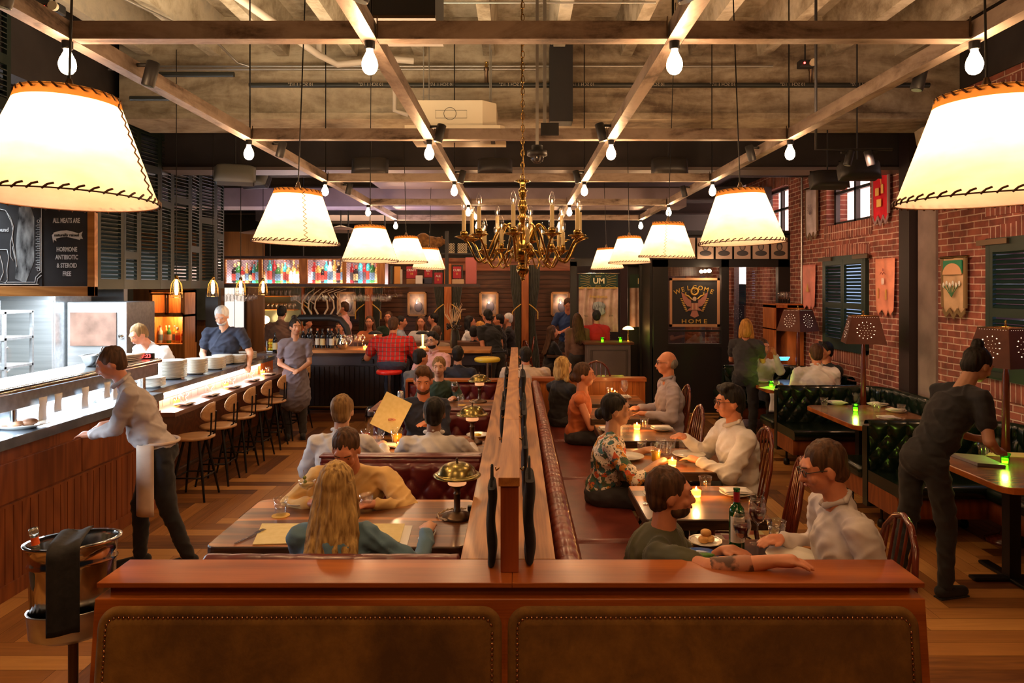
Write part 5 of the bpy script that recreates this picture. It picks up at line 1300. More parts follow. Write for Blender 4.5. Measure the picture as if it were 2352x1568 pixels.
# caged pendants above the eating bar
cg = None
for k, y in enumerate((6.83, 7.65, 8.42, 9.16)):
    lb = 'caged filament pendant over the counter, %s from the camera' % ('first','second','third','fourth')[k]
    if cg is None:
        cg = thing('cage_pendant', lb, 'pendant lamp', (-3.30, y, 2.0), 0, 'caged filament pendants over the counter')
        MB().lathe([(.012,.155),(.018,.15),(.020,.12),(.014,.115)], n=12).build('socket', M['brass'], cg)
        w_ = MB()
        for i in range(12):
            a = 2*PI*i/12; w_.tube([(.018*math.cos(a),.018*math.sin(a),.118),(.045*math.cos(a),.045*math.sin(a),.075),(.052*math.cos(a),.052*math.sin(a),.04),(.058*math.cos(a),.058*math.sin(a),-.06)], .0016, 4)
        for q, z in ((.052,.04),(.058,-.06),(.055,-.01)): w_.tube([(q*math.cos(a),q*math.sin(a),z) for a in [2*PI*i/24 for i in range(24)]], .0018, 4, closed=True)
        w_.build('wire_cage', M['brass'], cg)
        MB().lathe([(.006,.115),(.016,.09),(.017,.0),(.012,-.03),(.001,-.035)], n=12).build('bulb', M['filament'], cg)
        MB().tube([(0,0,.155),(0,0,2.34)], .004, 5).build('cord', M['blackmetal'], cg)
    else: dup(cg, (-3.30, y, 2.0), label=lb)
    light('POINT', 'cage_light', (-3.30, y, 1.90), 3.5, (1,.6,.32), .03)
def PX(px, y): return (px-1188)*y/1620
def PZ(py, y): return 2.05-(py-657)*y/1620
# ================= bar =================
BY = 11.0
bx0, bx1 = PX(640, BY)+.05, PX(1128, BY)
bar = thing('bar', 'long dark bar with pale wood top and beadboard front at the back left', 'bar', ((bx0+bx1)/2, BY, 0))
h = (bx1-bx0)/2
slab(MB(), -h, -.25, h, .45, 1.03, 1.075, .03).build('bar_top', [M['honeyx'], M['honeyx']], bar)
MB().box((-h+.05,-.02,.82),(h,.05,1.03)).build('upper_band', mat('bar_band', (.055,.048,.062), .35), bar)
m = MB().box((-h+.05,0,.12),(h,.06,.82)); x = -h+.06
while x < h-.05: m.box((x,-.018,.14),(x+.055,0,.80)); x += .078
m.build('beadboard_front', mat('bar_front_black', (.016,.010,.010), .3), bar)
MB().box((-h+.02,-.30,0),(h,.0,.12)).build('plinth', M['walnut'], bar)
MB().tube([(-h+.1,-.22,.20),(h,-.22,.20)], .025, 8).build('foot_rail', M['brassd'], bar)
MB().box((-h+.05,.10,0),(h,.40,1.03)).build('body', M['walnut'], bar)
for x in (-1.25,-.35,.55): MB().tube([(x,-.03,.94),(x,-.07,.93),(x,-.08,.90),(x,-.05,.89)], .008, 6).build('purse_hook', M['brass'], bar)
MB().box((-.38,-.06,.85),(-.20,-.02,.92)).build('outlet_box', M['black'], bar)
single(MB().box((-h,0,0),(h,.45,1.06)), 'back_bar', M['walnut'], 'far side counter of the bar island', 'bar', ((bx0+bx1)/2, 12.42, 0))
# suspended bottle cabinets
CY = 11.5
cx0, cx1 = PX(470, CY), PX(882, CY); z0, z1 = 2.085, 2.50
cbn = thing('bottle_cabinet', 'long overhead bar cabinet with mesh doors, full of brightly lit bottles', 'cabinet', (0, CY, 0))
m = MB(); m.box((cx0,0,z0-.045),(PX(1100,CY),.40,z0)); m.box((cx0,0,z1),(cx1,.40,z1+.04)); m.build('shelf_frame', mat('cabinet_shelf', (.05,.03,.03), .4), cbn)
m = MB()
for px, wd in ((515,8),(598,8),(697,19),(791,8),(875,17)): m.box((PX(px-wd/2,CY),-.01,z0),(PX(px+wd/2,CY),.03,z1))
m.box((cx0,-.005,z0),(cx1,.02,z0+.015)); m.box((cx0,-.005,z1-.02),(cx1,.02,z1)); m.build('door_stiles', M['honey'], cbn)
def mesh_mat():
    m = bpy.data.materials.new('wire_mesh'); m.use_nodes = True; t = m.node_tree; b = t.nodes['Principled BSDF']; b.inputs['Base Color'].default_value = (.08,.06,.07,1); b.inputs['Metallic'].default_value = .8; b.inputs['Roughness'].default_value = .4
    return m
mm = mesh_mat()
def diamond_mesh(x0, x1, za, zb, d=.052, hh=.022, r=.0022):
    m = MB(); x = x0-(zb-za)/hh*d/2
    while x < x1:
        for s in (1, -1):
            a = [x if s > 0 else x, za]; b = [x+(zb-za)/hh*d/2, zb] if s > 0 else [x, za]
            p, q = ((x, za), (x+(zb-za)/hh*d/2, zb)) if s > 0 else ((x, zb), (x+(zb-za)/hh*d/2, za))
            t0 = max(0, (x0-p[0])/(q[0]-p[0])); t1 = min(1, (x1-p[0])/(q[0]-p[0]))
            if t1 > t0: m.tube([(p[0]+(q[0]-p[0])*t0, 0, p[1]+(q[1]-p[1])*t0), (p[0]+(q[0]-p[0])*t1, 0, p[1]+(q[1]-p[1])*t1)], r, 3, smooth=False)
        x += d
    return m
for k, (a, b) in enumerate(((519,594),(602,687),(707,787),(795,866))):
    diamond_mesh(PX(a,CY), PX(b,CY), z0+.015, z1-.02).build('mesh_door', mm, cbn)
MB().box((cx0,.37,z0),(cx1,.38,z1)).build('back_panel', mottled('cabinet_back', (.30,.22,.26), (.45,.36,.40), 3, .7, bs=0), cbn)
MB().box((cx0,.16,z0+.001),(cx1,.34,z0+.006)).build('lit_shelf', emit('lit_glass_shelf', (1,.80,.72), 16), cbn)
light('AREA', 'cabinet_strip', ((cx0+cx1)/2, CY+.2, z0+.02), 26, (1,.74,.60), .1, (PI,0,0), sy=None)
bpy.data.objects[-1] if False else None
for px in (540, 640, 745, 830): light('POINT', 'cabinet_light', (PX(px,CY), CY+.10, z0+.34), 3.0, (1,.72,.58), .03)
for k, px in enumerate((480, 620, 697, 800, 884)):
    m = MB().tube([(PX(px,CY+.1), CY+.1, z1+.04), (PX(px,CY+.1), CY+.1, 4.2)], .012, 6)
    m.xf(T(0,-CY,0)).build('hanger', M['black'], cbn)
MB().box((PX(1022,CY),.0,z0),(PX(1030,CY),.05,2.95)).build('post', M['black'], cbn)
MB().box((PX(870,CY),.02,z1+.07),(PX(1092,CY),.40,z1+.09)).build('upper_shelf', M['black'], cbn)
def bottle_mesh(kind, col, nm):
    g = {'wine': [(.036,0),(.038,.01),(.038,.19),(.034,.21),(.015,.235),(.014,.29),(.016,.295),(.015,.305),(.001,.306)],
         'spirit': [(.040,0),(.042,.01),(.042,.17),(.036,.195),(.016,.21),(.015,.25),(.019,.252),(.018,.275),(.001,.276)],
         'square': [(.036,0),(.037,.01),(.037,.15),(.030,.165),(.013,.17),(.013,.20),(.016,.202),(.016,.225),(.001,.226)],
         'tall': [(.030,0),(.031,.01),(.031,.2),(.026,.23),(.012,.25),(.012,.31),(.015,.312),(.014,.33),(.001,.331)]}[kind]
    m = MB().lathe(g, n=4 if kind == 'square' else 14, smooth=kind != 'square'); lab = g[2][0]+.0008; zt = g[2][1]
    m.lathe([(lab, zt*.25), (lab, zt*.80)], n=4 if kind == 'square' else 14, mi=1, cap=False)
    n = len(g)-1; m.lathe([(g[n][0]+.016 if False else g[-2][0]+.001, g[-3][1]-.02), (g[-2][0]+.001, g[-2][1]+.001), (.001, g[-2][1]+.002)], n=12, mi=2, cap=False)
    return m.mesh(nm, col)
random.seed(3)
lbm = [mat('label_%d' % i, c, .7) for i, c in enumerate(((.80,.74,.62),(.75,.60,.30),(.12,.10,.12),(.55,.08,.06),(.15,.3,.5)))]
glm = [mat('bottle_%s' % n, c, .08, coat=.3) for n, c in (('clear',(.75,.78,.80)),('amber',(.55,.22,.04)),('green',(.04,.20,.06)),('dark',(.03,.02,.025)),('teal',(.05,.45,.55)),('rum',(.70,.42,.12)),('red',(.4,.03,.04)))]
gln = ('clear','amber','green','dark','teal','honey coloured','red')
BM = []
for k in range(18):
    gi = random.randrange(7); li = random.randrange(5); kd = random.choice(['wine','spirit','square','tall','spirit'])
    BM.append((bottle_mesh(kd, [glm[gi], lbm[li], lbm[random.randrange(5)]], 'bottle'), gln[gi], kd, ('cream','tan','black','red','blue')[li]))
cabn = ('first','second','third','fourth')
for c_, (a, b) in enumerate(((519,594),(602,687),(707,787),(795,866))):
    x = PX(a,CY)+.04; i = 0
    while x < PX(b,CY)-.03:
        me, gn, kd, ln_ = random.choice(BM); o = bpy.data.objects.new('bottle', me); C.objects.link(o); o.location = (x, CY+.22+.06*random.random(), z0+.007); o.rotation_euler.z = random.random()*3; s = 1.0+.38*random.random(); o.scale = (s,s,s)
        tag(o, '%s %s bottle, %s label, %s from left behind %s mesh door' % (gn, kd if kd != 'spirit' else 'round', ln_, ordw(i+1), cabn[c_]), 'bottle', 'bottles in the overhead bar cabinets'); x += .062+.01*random.random(); i += 1
# open shelf goods: red cap packs, boxes
def pack(px, w_, hh, col, lb, txt=None, y=CY+.12, z=z0, nm='merchandise_pack', cat='packet'):
    o = single(MB().box((-w_/2,-.04,0),(w_/2,.04,hh)), nm, mat('pack', col, .5), lb, cat, (PX(px,y), y, z), 'goods on the open bar shelf', bevel=.008)
    if txt:
        for i, t_ in enumerate(txt.split('|')): text_mb(t_, hh*.26, ext=.001, bold=.001).xf(T(0,-.0425,hh*(.68-.3*i)) @ RX).build('lettering', M['gold'] if i % 2 else M['white'], o)
    return o
pack(900,.03,.30,(.03,.05,.06),'tall dark book at the left end of the open bar shelf',nm='book',cat='book'); pack(913,.10,.29,(.75,.35,.08),'orange box beside the tall dark book on the open shelf')
pack(922,.03,.24,(.70,.65,.58),'slim white box on the open bar shelf')
pack(946,.17,.20,(.42,.01,.03),'red pack with white lettering above the left part of the open shelf','CRAFT|18',z=z0+.09)
pack(955,.30,.085,(.45,.20,.06),'wooden crate under the red pack on the open shelf',nm='crate',cat='crate')
pack(963,.11,.14,(.72,.70,.70),'stack of white boxes on the open shelf',y=CY+.02)
pack(984,.13,.16,(.40,.01,.03),'red pack in the middle of the open shelf','RED|&',z=z0+.11); pack(982,.16,.10,(.03,.03,.06),'navy box under the middle red pack',nm='box',cat='box')
pack(1007,.13,.19,(.42,.01,.03),'tilted red pack right of the middle of the open shelf','ALE|&',z=z0+.0)
pack(1050,.14,.20,(.42,.01,.03),'rightmost red pack with white lettering on the shelf','CUBS|8',z=z0+.09); pack(1052,.20,.08,(.60,.40,.25),'pale box under the rightmost red pack',nm='box',cat='box')
pack(1082,.18,.44,(.50,.12,.12),'tall faded red box at the right end of the bar shelf',nm='box',cat='box')
# small carved bison and two filigree pieces on the upper shelf
bs = MB(); y_ = CY+.2; zt = z1+.09
bs.ell((0,0,.20),(.20,.08,.11)); bs.ell((-.10,0,.23),(.13,.08,.13)); bs.ell((.17,0,.20),(.09,.06,.09)); bs.cap((.20,0,.22),(.31,0,.19),.06,.035)
for sx_, sy_ in ((-.14,.04),(-.13,-.04),(.12,.04),(.13,-.04)): bs.cap((sx_,sy_,.15),(sx_+.01,sy_,.015),.035,.022)
bs.cap((.22,.03,.26),(.23,.05,.30),.014,.008); bs.cap((.22,-.03,.26),(.23,-.05,.30),.014,.008)
bso = single(bs, 'bear_figure', mottled('brown_fur', (.12,.05,.015), (.30,.14,.04), 16, .9, bs=.4), 'brown carved bear figure standing on the upper bar shelf', 'figurine', (PX(985,y_), y_, zt)); bso.scale = (.95,)*3
for px, lb in ((1033,'pierced ivory carving left of the black post on the upper shelf'),(1062,'pierced ivory carving right of the black post on the upper shelf')):
    m = MB()
    for i in range(4):
        for j in range(4): m.tube([(-.06+.04*i+.015*math.cos(a), .0, .03+.04*j+.015*math.sin(a)) for a in [2*PI*k/8 for k in range(8)]], .006, 5, closed=True)
    m.box((-.08,-.02,0),(.08,.02,.012)); single(m, 'pierced_carving', mat('ivory', (.62,.52,.36), .6), lb, 'figurine', (PX(px,y_), y_, zt))
# hanging stemware
random.seed(11)
def hang(px, py_top, y, lb, s=1.0, kind='wine'): return wineglass((PX(px,y), y, PZ(py_top,y)), lb, group='stemware hanging under the bar cabinets', flip=True, s=s, kind=kind)
pxs = [502,509,517,525,533,541,549,558,566,575,587, 673,678,683,692,702,706,712,718,727,733,746,748,761,763, 792,803,812,816,826,828,838,843,857,860,866,874,878,884,893,896,907,920]
for i, px in enumerate(pxs):
    hang(px, 660+(i % 3)*.8, CY+.06+.09*(i % 3), '%s hanging stem glass from the left under the bar cabinets, %s row' % (ordw(i+1), ('front','middle','back')[i % 3]), 1.0 if i % 5 else .85, 'coupe' if i >= 41 else 'wine')
for k, yy in enumerate((CY+.06, CY+.15, CY+.24)):
    single(MB().box((PX(495,CY),-.012,-.008),(PX(935,CY),.012,0)), 'stemware_rack', M['brass'], '%s brass stemware rail under the bar cabinet' % ('front','middle','back')[k], 'rail', (0, yy, z0-.046), 'stemware rails')
# things on the bar
def bt(px, y, z, k, lb, s=1.0, grp='bottles standing on the bar'):
    me, gn, kd, l_ = BM[k % len(BM)]
    o = bpy.data.objects.new('bottle', me); C.objects.link(o); o.location = (PX(px,y), y, z); o.scale = (s,)*3; return tag(o, lb, 'bottle', grp)
wm = [bottle_mesh('wine', [mat('wine_dark', (.012,.012,.014), .08, coat=.5), lbm[i], mat('capsule_%d' % i, c, .4)], 'bottle') for i, c in ((0,(.5,.12,.04)),(1,(.02,.02,.02)),(2,(.6,.5,.4)))]
for i, px in enumerate((697,706,715,727,741,752,762,776)):
    o = bpy.data.objects.new('bottle', wm[i % 3]); C.objects.link(o); o.location = (PX(px,11.1), 11.1+.05*(i % 2), 1.076); o.rotation_euler.z = i; o.scale = (1.0,)*3
    tag(o, '%s dark wine bottle from the left in the row on the bar' % ordw(i+1), 'bottle', 'wine bottles on the bar')
pit = thing('pitcher', 'polished metal water pitcher on the bar, right of the wine bottles', 'pitcher', (PX(789,11.0), 10.95, 1.076))
MB().lathe([(.055,0),(.085,.05),(.088,.09),(.06,.16),(.055,.20),(.062,.22),(.058,.22),(.05,.2)], n=24, cap=False).build('body', M['chrome'], pit)
MB().tube([(.06,0,.19),(.13,0,.17),(.135,0,.10),(.085,0,.05)], .010, 8).build('handle', M['chrome'], pit)
tap = thing('beer_tap_tower', 'shiny black curved beer tap tower on the bar', 'tap', (PX(740,11.4), 11.4, 1.076))
tx0 = PX(680,11.4)-PX(740,11.4); tx1 = PX(775,11.4)-PX(740,11.4)
MB().tube([(tx0,0,0),(tx0,0,.38),(tx0+.06,0,.46),(tx1-.10,0,.46),(tx1+.05,0,.43),(tx1+.14,0,.32),(tx1+.18,0,.18)], .055, 12).build('tower', M['black'], tap)
MB().tube([(tx1-.1,-.0,.515),(tx1-.1,0,.52)], .03, 10).build('cap', M['chrome'], tap)
for k in range(6):
    b = tx0+.10+k*(tx1-tx0)/6.5; s = (-1 if k < 3 else 1)
    m = MB().tube([(b+.05,0,.52),(b+.055*s+.05,0,.62),(b+.04*s+.05,0,.74),(b-.05*s+.05,0,.86),(b-.15*s*(-1 if k > 2 else 1)+.05,0,.93)], [.015,.014,.012,.009,.004], 8)
    m.tube([(b+.05*s+.05,0,.68),(b-.05+.05-.10*(1 if k<3 else -1),0,.75)], [.010,.004], 6); m.build('antler_handle', mat('antler', (.55,.42,.28), .5), tap)
frb = thing('fruit_caddy', 'wire caddy heaped with lemons, oranges and limes at the left end of the bar', 'caddy', (PX(617,10.7), 10.9, 1.04))
MB().box((-.075,-.05,0),(.075,.06,.012)).box((-.08,-.055,0),(-.075,.065,.17)).box((.075,-.055,0),(.08,.065,.17)).build('caddy', M['chrome'], frb)
single(MB().box((-.14,-.2,0),(.22,.25,1.03)), 'bar_end_station', M['walnut'], 'small service station at the left end of the bar', 'counter', (PX(617,10.9)-.0, 10.9, 0))
random.seed(5)
for k in range(11):
    r_ = k//3; cnm = ('lemon','orange','lime')[0 if k not in (3,9,10,2) else (1 if k != 2 else 2)]
    o = single(MB().ell((0,0,0),(.030,.027,.027)), cnm, mat(cnm, {'lemon':(.85,.62,.03),'orange':(.90,.36,.02),'lime':(.12,.40,.03)}[cnm], .4), '%s in the fruit caddy, %s layer, %s' % (cnm, ('bottom','second','third','top')[r_], ('left','middle','right')[k % 3]), 'fruit', (frb.location.x-.048+.048*(k % 3)+.008*(r_ % 2), frb.location.y-.01, frb.location.z+.040+.045*r_), 'fruit in the bar caddy')
o = bpy.data.objects.new('bottle', wm[1]); C.objects.link(o); o.location = (PX(632,10.8), 10.8, 1.035); tag(o, 'dark liqueur bottle with orange label beside the fruit caddy', 'bottle')
for k, px in enumerate((812,822,833)): wineglass((PX(px,11.0), 10.98, 1.076), '%s stem glass standing on the bar' % ('left','middle','right')[k], group='glasses standing on the bar')
votive((PX(841,11), 10.93, 1.076), 'amber candle on the bar left of the man in plaid', power=.8)
# bar stools (red and yellow seats)
def round_stool(x, y, col, lb, z=.76):
    r = thing('bar_stool', lb, 'stool', (x, y, 0), 0, 'round padded bar stools')
    MB().lathe([(.17,0),(.185,.01),(.19,.04),(.17,.06),(.05,.065),(.001,.065)], (0,0,z-.02), 24).build('seat', mat('stool_seat', col, .35), r)
    MB().tube([(0,0,.03),(0,0,z-.02)], .025, 10).build('column', M['chrome'], r)
    MB().lathe([(.20,0),(.19,.02),(.03,.04)], n=20).build('base', M['blackmetal'], r)
    MB().tube([(.14*math.cos(a),.14*math.sin(a),.28) for a in [2*PI*i/20 for i in range(20)]], .009, 6, closed=True).build('foot_ring', M['chrome'], r)
round_stool(PX(895,10.25), 10.22, (.72,.02,.012), 'red padded bar stool under the man in plaid', .80)
round_stool(PX(1120,10.3), 10.2, (.75,.52,.04), 'yellow padded bar stool to the right of the bar', .98)
kg = thing('metal_canister', 'brushed steel canister standing at the foot of the bar', 'canister', (PX(854,9.7), 9.75, 0))
MB().lathe([(.09,.0),(.105,.02),(.105,.33),(.095,.36),(.06,.39)], n=24).build('body', M['chrome'], kg); MB().lathe([(.107,.26),(.107,.275)], n=24, cap=False).build('band', M['blackmetal'], kg)
# back bar wall shelves with glasses at left
sh = thing('glass_shelf', 'pale lit shelf of upturned glasses behind the bartender', 'shelf', (PX(625,14.5), 14.5, 0))
MB().box((-.75,0,0),(.55,.35,1.05)).build('cabinet', M['honeyx'], sh)
for z in (1.55, 1.83): MB().box((-.35,0,z),(.45,.3,z+.02)).build('shelf_board', M['honeyx'], sh)
MB().box((-.40,.3,1.05),(.5,.34,2.05)).build('back_board', mottled('mirror_back', (.12,.16,.14), (.20,.24,.21), 3, .2, .2, bs=0), sh)
k = 0
for z, n in ((1.571,9),(1.851,8)):
    for i in range(n):
        o = bpy.data.objects.new('tumbler', _tm); C.objects.link(o); o.location = (sh.location.x-.30+.09*i, 14.62, z); o.scale = (1,1,1.3)
        tag(o, '%s upturned glass on the %s shelf behind the bartender' % (ordw(i+1), 'lower' if n == 9 else 'upper'), 'glass', 'glasses on the back shelves')
pl_ = thing('table_lamp', 'small glowing globe lamp on the sideboard behind the bartender', 'lamp', (PX(603,14.3), 14.45, 1.05))
MB().lathe([(.06,0),(.05,.02),(.015,.05),(.012,.25)], n=14).build('base', M['brass'], pl_); MB().ell((0,0,.31),(.09,.09,.085)).build('globe', emit('globe', (1,.62,.25), 14), pl_)
light('POINT', 'table_lamp_light', (pl_.location.x, 14.25, 1.4), 14, (1,.55,.2), .08)
# ================= back wall portraits, columns, curtains =================
YB = 15.95
pm = mottled('portrait_canvas', (.03,.02,.018), (.22,.14,.12), 5, .5, bs=0)
for k, px in enumerate((796, 958, 1123, 1287)):
    r = thing('framed_portrait', '%s gold framed portrait with picture light on the dark board wall' % ('leftmost','second','third','rightmost')[k], 'picture', (PX(px,YB), YB, PZ(698,YB)), 0, 'framed portraits on the back wall')
    wd, hh = .215, .275; f = MB()
    for a, b, c, d in ((-wd,-hh,wd,-hh+.03),(-wd,hh-.03,wd,hh),(-wd,-hh,-wd+.03,hh),(wd-.03,-hh,wd,hh)): f.box((a,-.02,b),(c,.03,d))
    f.build('frame', mat('bronze_frame', (.45,.22,.10), .3, .7), r)
    f = MB()
    for a, b, c, d in ((-wd+.04,-hh+.04,wd-.04,-hh+.052),(-wd+.04,hh-.052,wd-.04,hh-.04),(-wd+.04,-hh+.04,-wd+.052,hh-.04),(wd-.052,-hh+.04,wd-.04,hh-.04)): f.box((a,-.005,b),(c,.02,d))
    f.build('fillet', mat('gilt', (.62,.35,.15), .3, .7), r)
    MB().box((-wd+.02,.0,-hh+.02),(wd-.02,.02,hh-.02)).build('canvas', pm, r)
    m = MB(); m.ell((.03,-.004,-.06),(.09,.004,.12)); m.ell((.0,-.004,.08),(.035,.004,.045)); m.build('sitter', mat('sitter_paint', (.05,.04,.06), .6), r)
    MB().lathe([(.001,-.02),(.012,0),(.001,.02)], (0,-.06,.03), 10).build('sconce_bulb', emit('sconce', (1,.72,.42), 60), r)
    MB().tube([(0,0,.03),(0,-.05,.03)], .006, 6).build('sconce_arm', M['brass'], r)
    light('POINT', 'picture_light', (PX(px,YB), YB-.13, PZ(690,YB)), 4.5, (1,.66,.38), .03)
YP = 14.9
def curtain(px0, px1, y, z0_, z1_, lb, nm='curtain', mt=None, amp=.03, fr=38, tie=None):
    x0, x1 = PX(px0,y), PX(px1,y)
    def f(u, v):
        w_ = 1.0
        if tie is not None: w_ = 1-.45*math.exp(-((v-tie)/.22)**2)
        xc = x0 if (px1 > px0) == True else x0
        return (x0+(x1-x0)*u*w_, amp*math.sin(fr*u+.6*math.sin(5*v)), z0_+(z1_-z0_)*v)
    return single(MB().grid(f, 60, 14), nm, mt or M['curtain'], lb, 'curtain', (0, y, 0), 'dark green curtains tied beside the columns', solid=.008)
M['curtain'] = mottled('green_velvet_curtain', (.010,.014,.006), (.022,.028,.012), 8, .9, bs=.2, sheen=.3)
for k, px in enumerate((690, 848, 1029, 1206)):
    nm = ('leftmost','second','third','rightmost')[k]
    single(MB().box((-.075,-.075,0),(.075,.075,2.52)), 'timber_column', M['orangewood'], '%s square stained timber column before the board wall' % nm, 'column', (PX(px,YP), YP, 0), 'stained timber columns', bevel=.008)
    for s, sd in ((-1,'left'),(1,'right')):
        if px == 690 and s < 0: continue
        cu = curtain(px+s*9, px+s*34, YP+.05, .02, 2.5, 'dark green curtain tied on the %s side of the %s timber column' % (sd, nm), tie=.52)
        MB().tube([(PX(px+s*9,YP),-.13,PZ(698,YP)),(PX(px+s*22,YP),-.15,PZ(708,YP)),(PX(px+s*29,YP),-.15,PZ(716,YP)),(PX(px+s*29,YP),-.15,PZ(732,YP))], .012, 6).build('tie_cord', M['gold'], cu)
# tall twig vase and vase of black balls at the bar end
tv = thing('branch_vase', 'tall vase of bare antler like branches at the right end of the bar', 'vase', (PX(1045,11.3), 11.1, 1.076))
MB().lathe([(.05,0),(.06,.05),(.05,.22),(.035,.30),(.045,.33)], n=16).build('vase', M['black'], tv)
m = MB(); random.seed(9)
for k in range(14):
    a = random.random()*6.3; q = .05+.10*random.random()
    m.tube([(0,0,.25),(q*.5*math.cos(a),q*.5*math.sin(a),.42),(q*1.3*math.cos(a),q*1.3*math.sin(a),.52+.1*random.random()),(q*1.6*math.cos(a)+.03,q*1.6*math.sin(a),.60+.12*random.random())], [.010,.009,.006,.003], 6)
m.build('branches', mat('branch_bone', (.60,.42,.26), .6), tv)
m = MB()
for k in range(36): a = random.random()*6.3; m.ell((.13*random.random()*math.cos(a), .1*math.sin(a), .30+.12*random.random()), .022, n=8, m=5)
m.build('dark_berries', mat('dark_berries', (.015,.01,.012), .1, coat=1), tv)
# red fir lamps on the bar
for px, y, lb in ((865,11.3,'black domed lamp with glowing stem on the far part of the bar'),(973,11.3,'black domed lamp with glowing stem right of the man in plaid')):
    r = thing('bar_lamp', lb, 'lamp', (PX(px,y), y-.1, 1.076), 0, 'small domed lamps on the bar')
    MB().lathe([(.05,0),(.045,.015),(.015,.03),(.02,.20),(.03,.21)], n=16).build('stem', emit('lamp_stem', (1,.45,.08), 2.0), r)
    MB().lathe([(.11,.215),(.105,.235),(.07,.255),(.01,.27)], n=24).build('dome', M['black'], r)
    light('POINT', 'bar_lamp_light', (PX(px,y), y-.22, 1.25), 2.5, (1,.5,.15), .03)
# ================= UM banner and curtain =================
YU = 12.95
ub = thing('initial_banner', 'satin banner with green head reading UM on a rod', 'banner', (PX(1374,YU), YU, 0))
w_ = PX(1419,YU)-PX(1374,YU); zt = PZ(630,YU); zm_ = PZ(661,YU); zb_ = PZ(762,YU)
MB().tube([(-w_-.03,-.02,zt+.02),(w_+.03,-.02,zt+.02)], .012, 8).build('rod', M['chrome'], ub)
MB().box((-w_,-.015,zm_),(w_,.0,zt)).build('green_head', mat('deep_green_cloth', (.010,.030,.012), .7), ub)
text_mb('UM', .145, ext=.002, bold=.004).xf(T(0.01,-.018,(zt+zm_)/2) @ RX).build('lettering', mat('gold_letters', (.75,.60,.32), .5, em=(1,.8,.5), es=.0), ub)
m = MB()
for k in range(40):
    a = 2*PI*k/40; c_, s_ = math.cos(a), math.sin(a); e = min(w_*.92/max(abs(c_),1e-3), (zt-zm_)*.42/max(abs(s_),1e-3)); b_ = .16 if abs(c_) > .5 else .08
    if e > b_*1.1: m.tube([(b_*c_,-.017,(zt+zm_)/2+b_*s_),(e*c_,-.017,(zt+zm_)/2+e*s_)], .0025, 4)
m.build('sun_rays', M['gold'], ub)
MB().grid(lambda u, v: (-w_+2*w_*u, -.012+.034*math.sin(30*u+.9*math.sin(4*v))*(.7+.3*math.sin(7*u)), zb_+(zm_-zb_)*v), 60, 10).build('satin_cloth', mottled('pink_satin', (.42,.24,.17), (.62,.40,.32), 6, .35, bs=.05), ub)
MB().box((-w_,-.03,zm_-.012),(w_,-.005,zm_+.012)).build('gold_fringe', M['gold'], ub)
text_mb('Frankenia', .085, ext=.001, bold=.001).xf(T(0,-.042,PZ(681,YU)) @ RX).build('lettering', M['gold'], ub)
m = MB().ell((0,-.036,PZ(703,YU)),(.13,.006,.085)); m.ell((.03,-.040,PZ(715,YU)),(.10,.006,.07)); m.build('crest', mat('silver_embroidery', (.34,.34,.33), .5), ub)
m = MB()
for k in range(9): m.tube([(-.12+.028*k,-.046,PZ(698,YU)+.05*math.sin(k*2)),(-.10+.026*k,-.048,PZ(712,YU)+.04*math.sin(k*3))], .003, 4)
m.build('crest_stitching', M['black'], ub)
text_mb('No.', .05, ext=.001).xf(T(-w_*.62,-.04,PZ(725,YU)) @ RX).build('lettering', M['black'], ub); text_mb('379', .05, ext=.001).xf(T(w_*.62,-.04,PZ(725,YU)) @ RX).build('lettering', M['black'], ub)
# the banner's reflection in the glass, built as a narrow strip of cloth
ub_reflect = thing('initial_banner', 'narrow strip of the green headed banner reflected in glass, showing the letter M', 'banner', (PX(1462,12.4), 12.35, 0))
w2 = .13; MB().box((-w2,-.015,PZ(661,12.4)),(w2,0,PZ(630,12.4))).build('green_head', mat('reflected_green_cloth', (.010,.030,.012), .7), ub_reflect)
text_mb('M', .135, ext=.002, bold=.004).xf(T(.06,-.018,PZ(646,12.4)) @ RX).build('lettering', mat('reflected_gold_letters', (.75,.60,.32), .5), ub_reflect)
MB().grid(lambda u, v: (-w2+2*w2*u, -.01+.015*math.sin(14*u), PZ(750,12.4)+(PZ(661,12.4)-PZ(750,12.4))*v), 24, 6).build('satin_cloth', mottled('reflected_pink_satin', (.34,.19,.14), (.50,.32,.26), 6, .35, bs=.05), ub_reflect)
spot_at((1.5, 11.8, 2.9), (1.5, 12.95, 1.9), 26, (1,.72,.50), .9)  # unseen spot added to bring out the banner's folds
# host stand
hs = thing('host_stand', 'grey panelled host stand with two green candles on top', 'host stand', (PX(1400,11.9), 11.95, 0))
MB().box((-.37,0,.0),(.37,.45,1.06)).build('body', mottled('grey_paint', (.12,.09,.075), (.18,.14,.12), 2, .5, bs=0), hs, bevel=.01)
MB().box((-.42,-.03,1.06),(.42,.48,1.10)).build('top', M['walnut'], hs)
m = MB()
for a in (.06, .085): m.tube([(-.37+a,-.006,.1),(.37-a,-.006,.1),(.37-a,-.006,1.0-a*.5),(-.37+a,-.006,1.0-a*.5)], .003, 4, closed=True)
m.build('panel_moulding', M['black'], hs)
for px, lb in ((1385,'left green candle on the host stand'),(1427,'right green candle on the host stand')): votive((PX(px,11.95), 12.05, 1.101), lb, True, 'green candles on the host stand', .5)
hl = thing('table_lamp', 'small glowing dome lamp beside the host stand', 'lamp', (PX(1443,12.2), 12.2, 1.101))
MB().lathe([(.05,0),(.015,.02),(.012,.20)], n=12).build('base', M['brass'], hl); MB().lathe([(.10,.20),(.09,.225),(.05,.25),(.01,.26)], n=20).build('shade', emit('lamp_dome', (1,.5,.14), 5), hl)
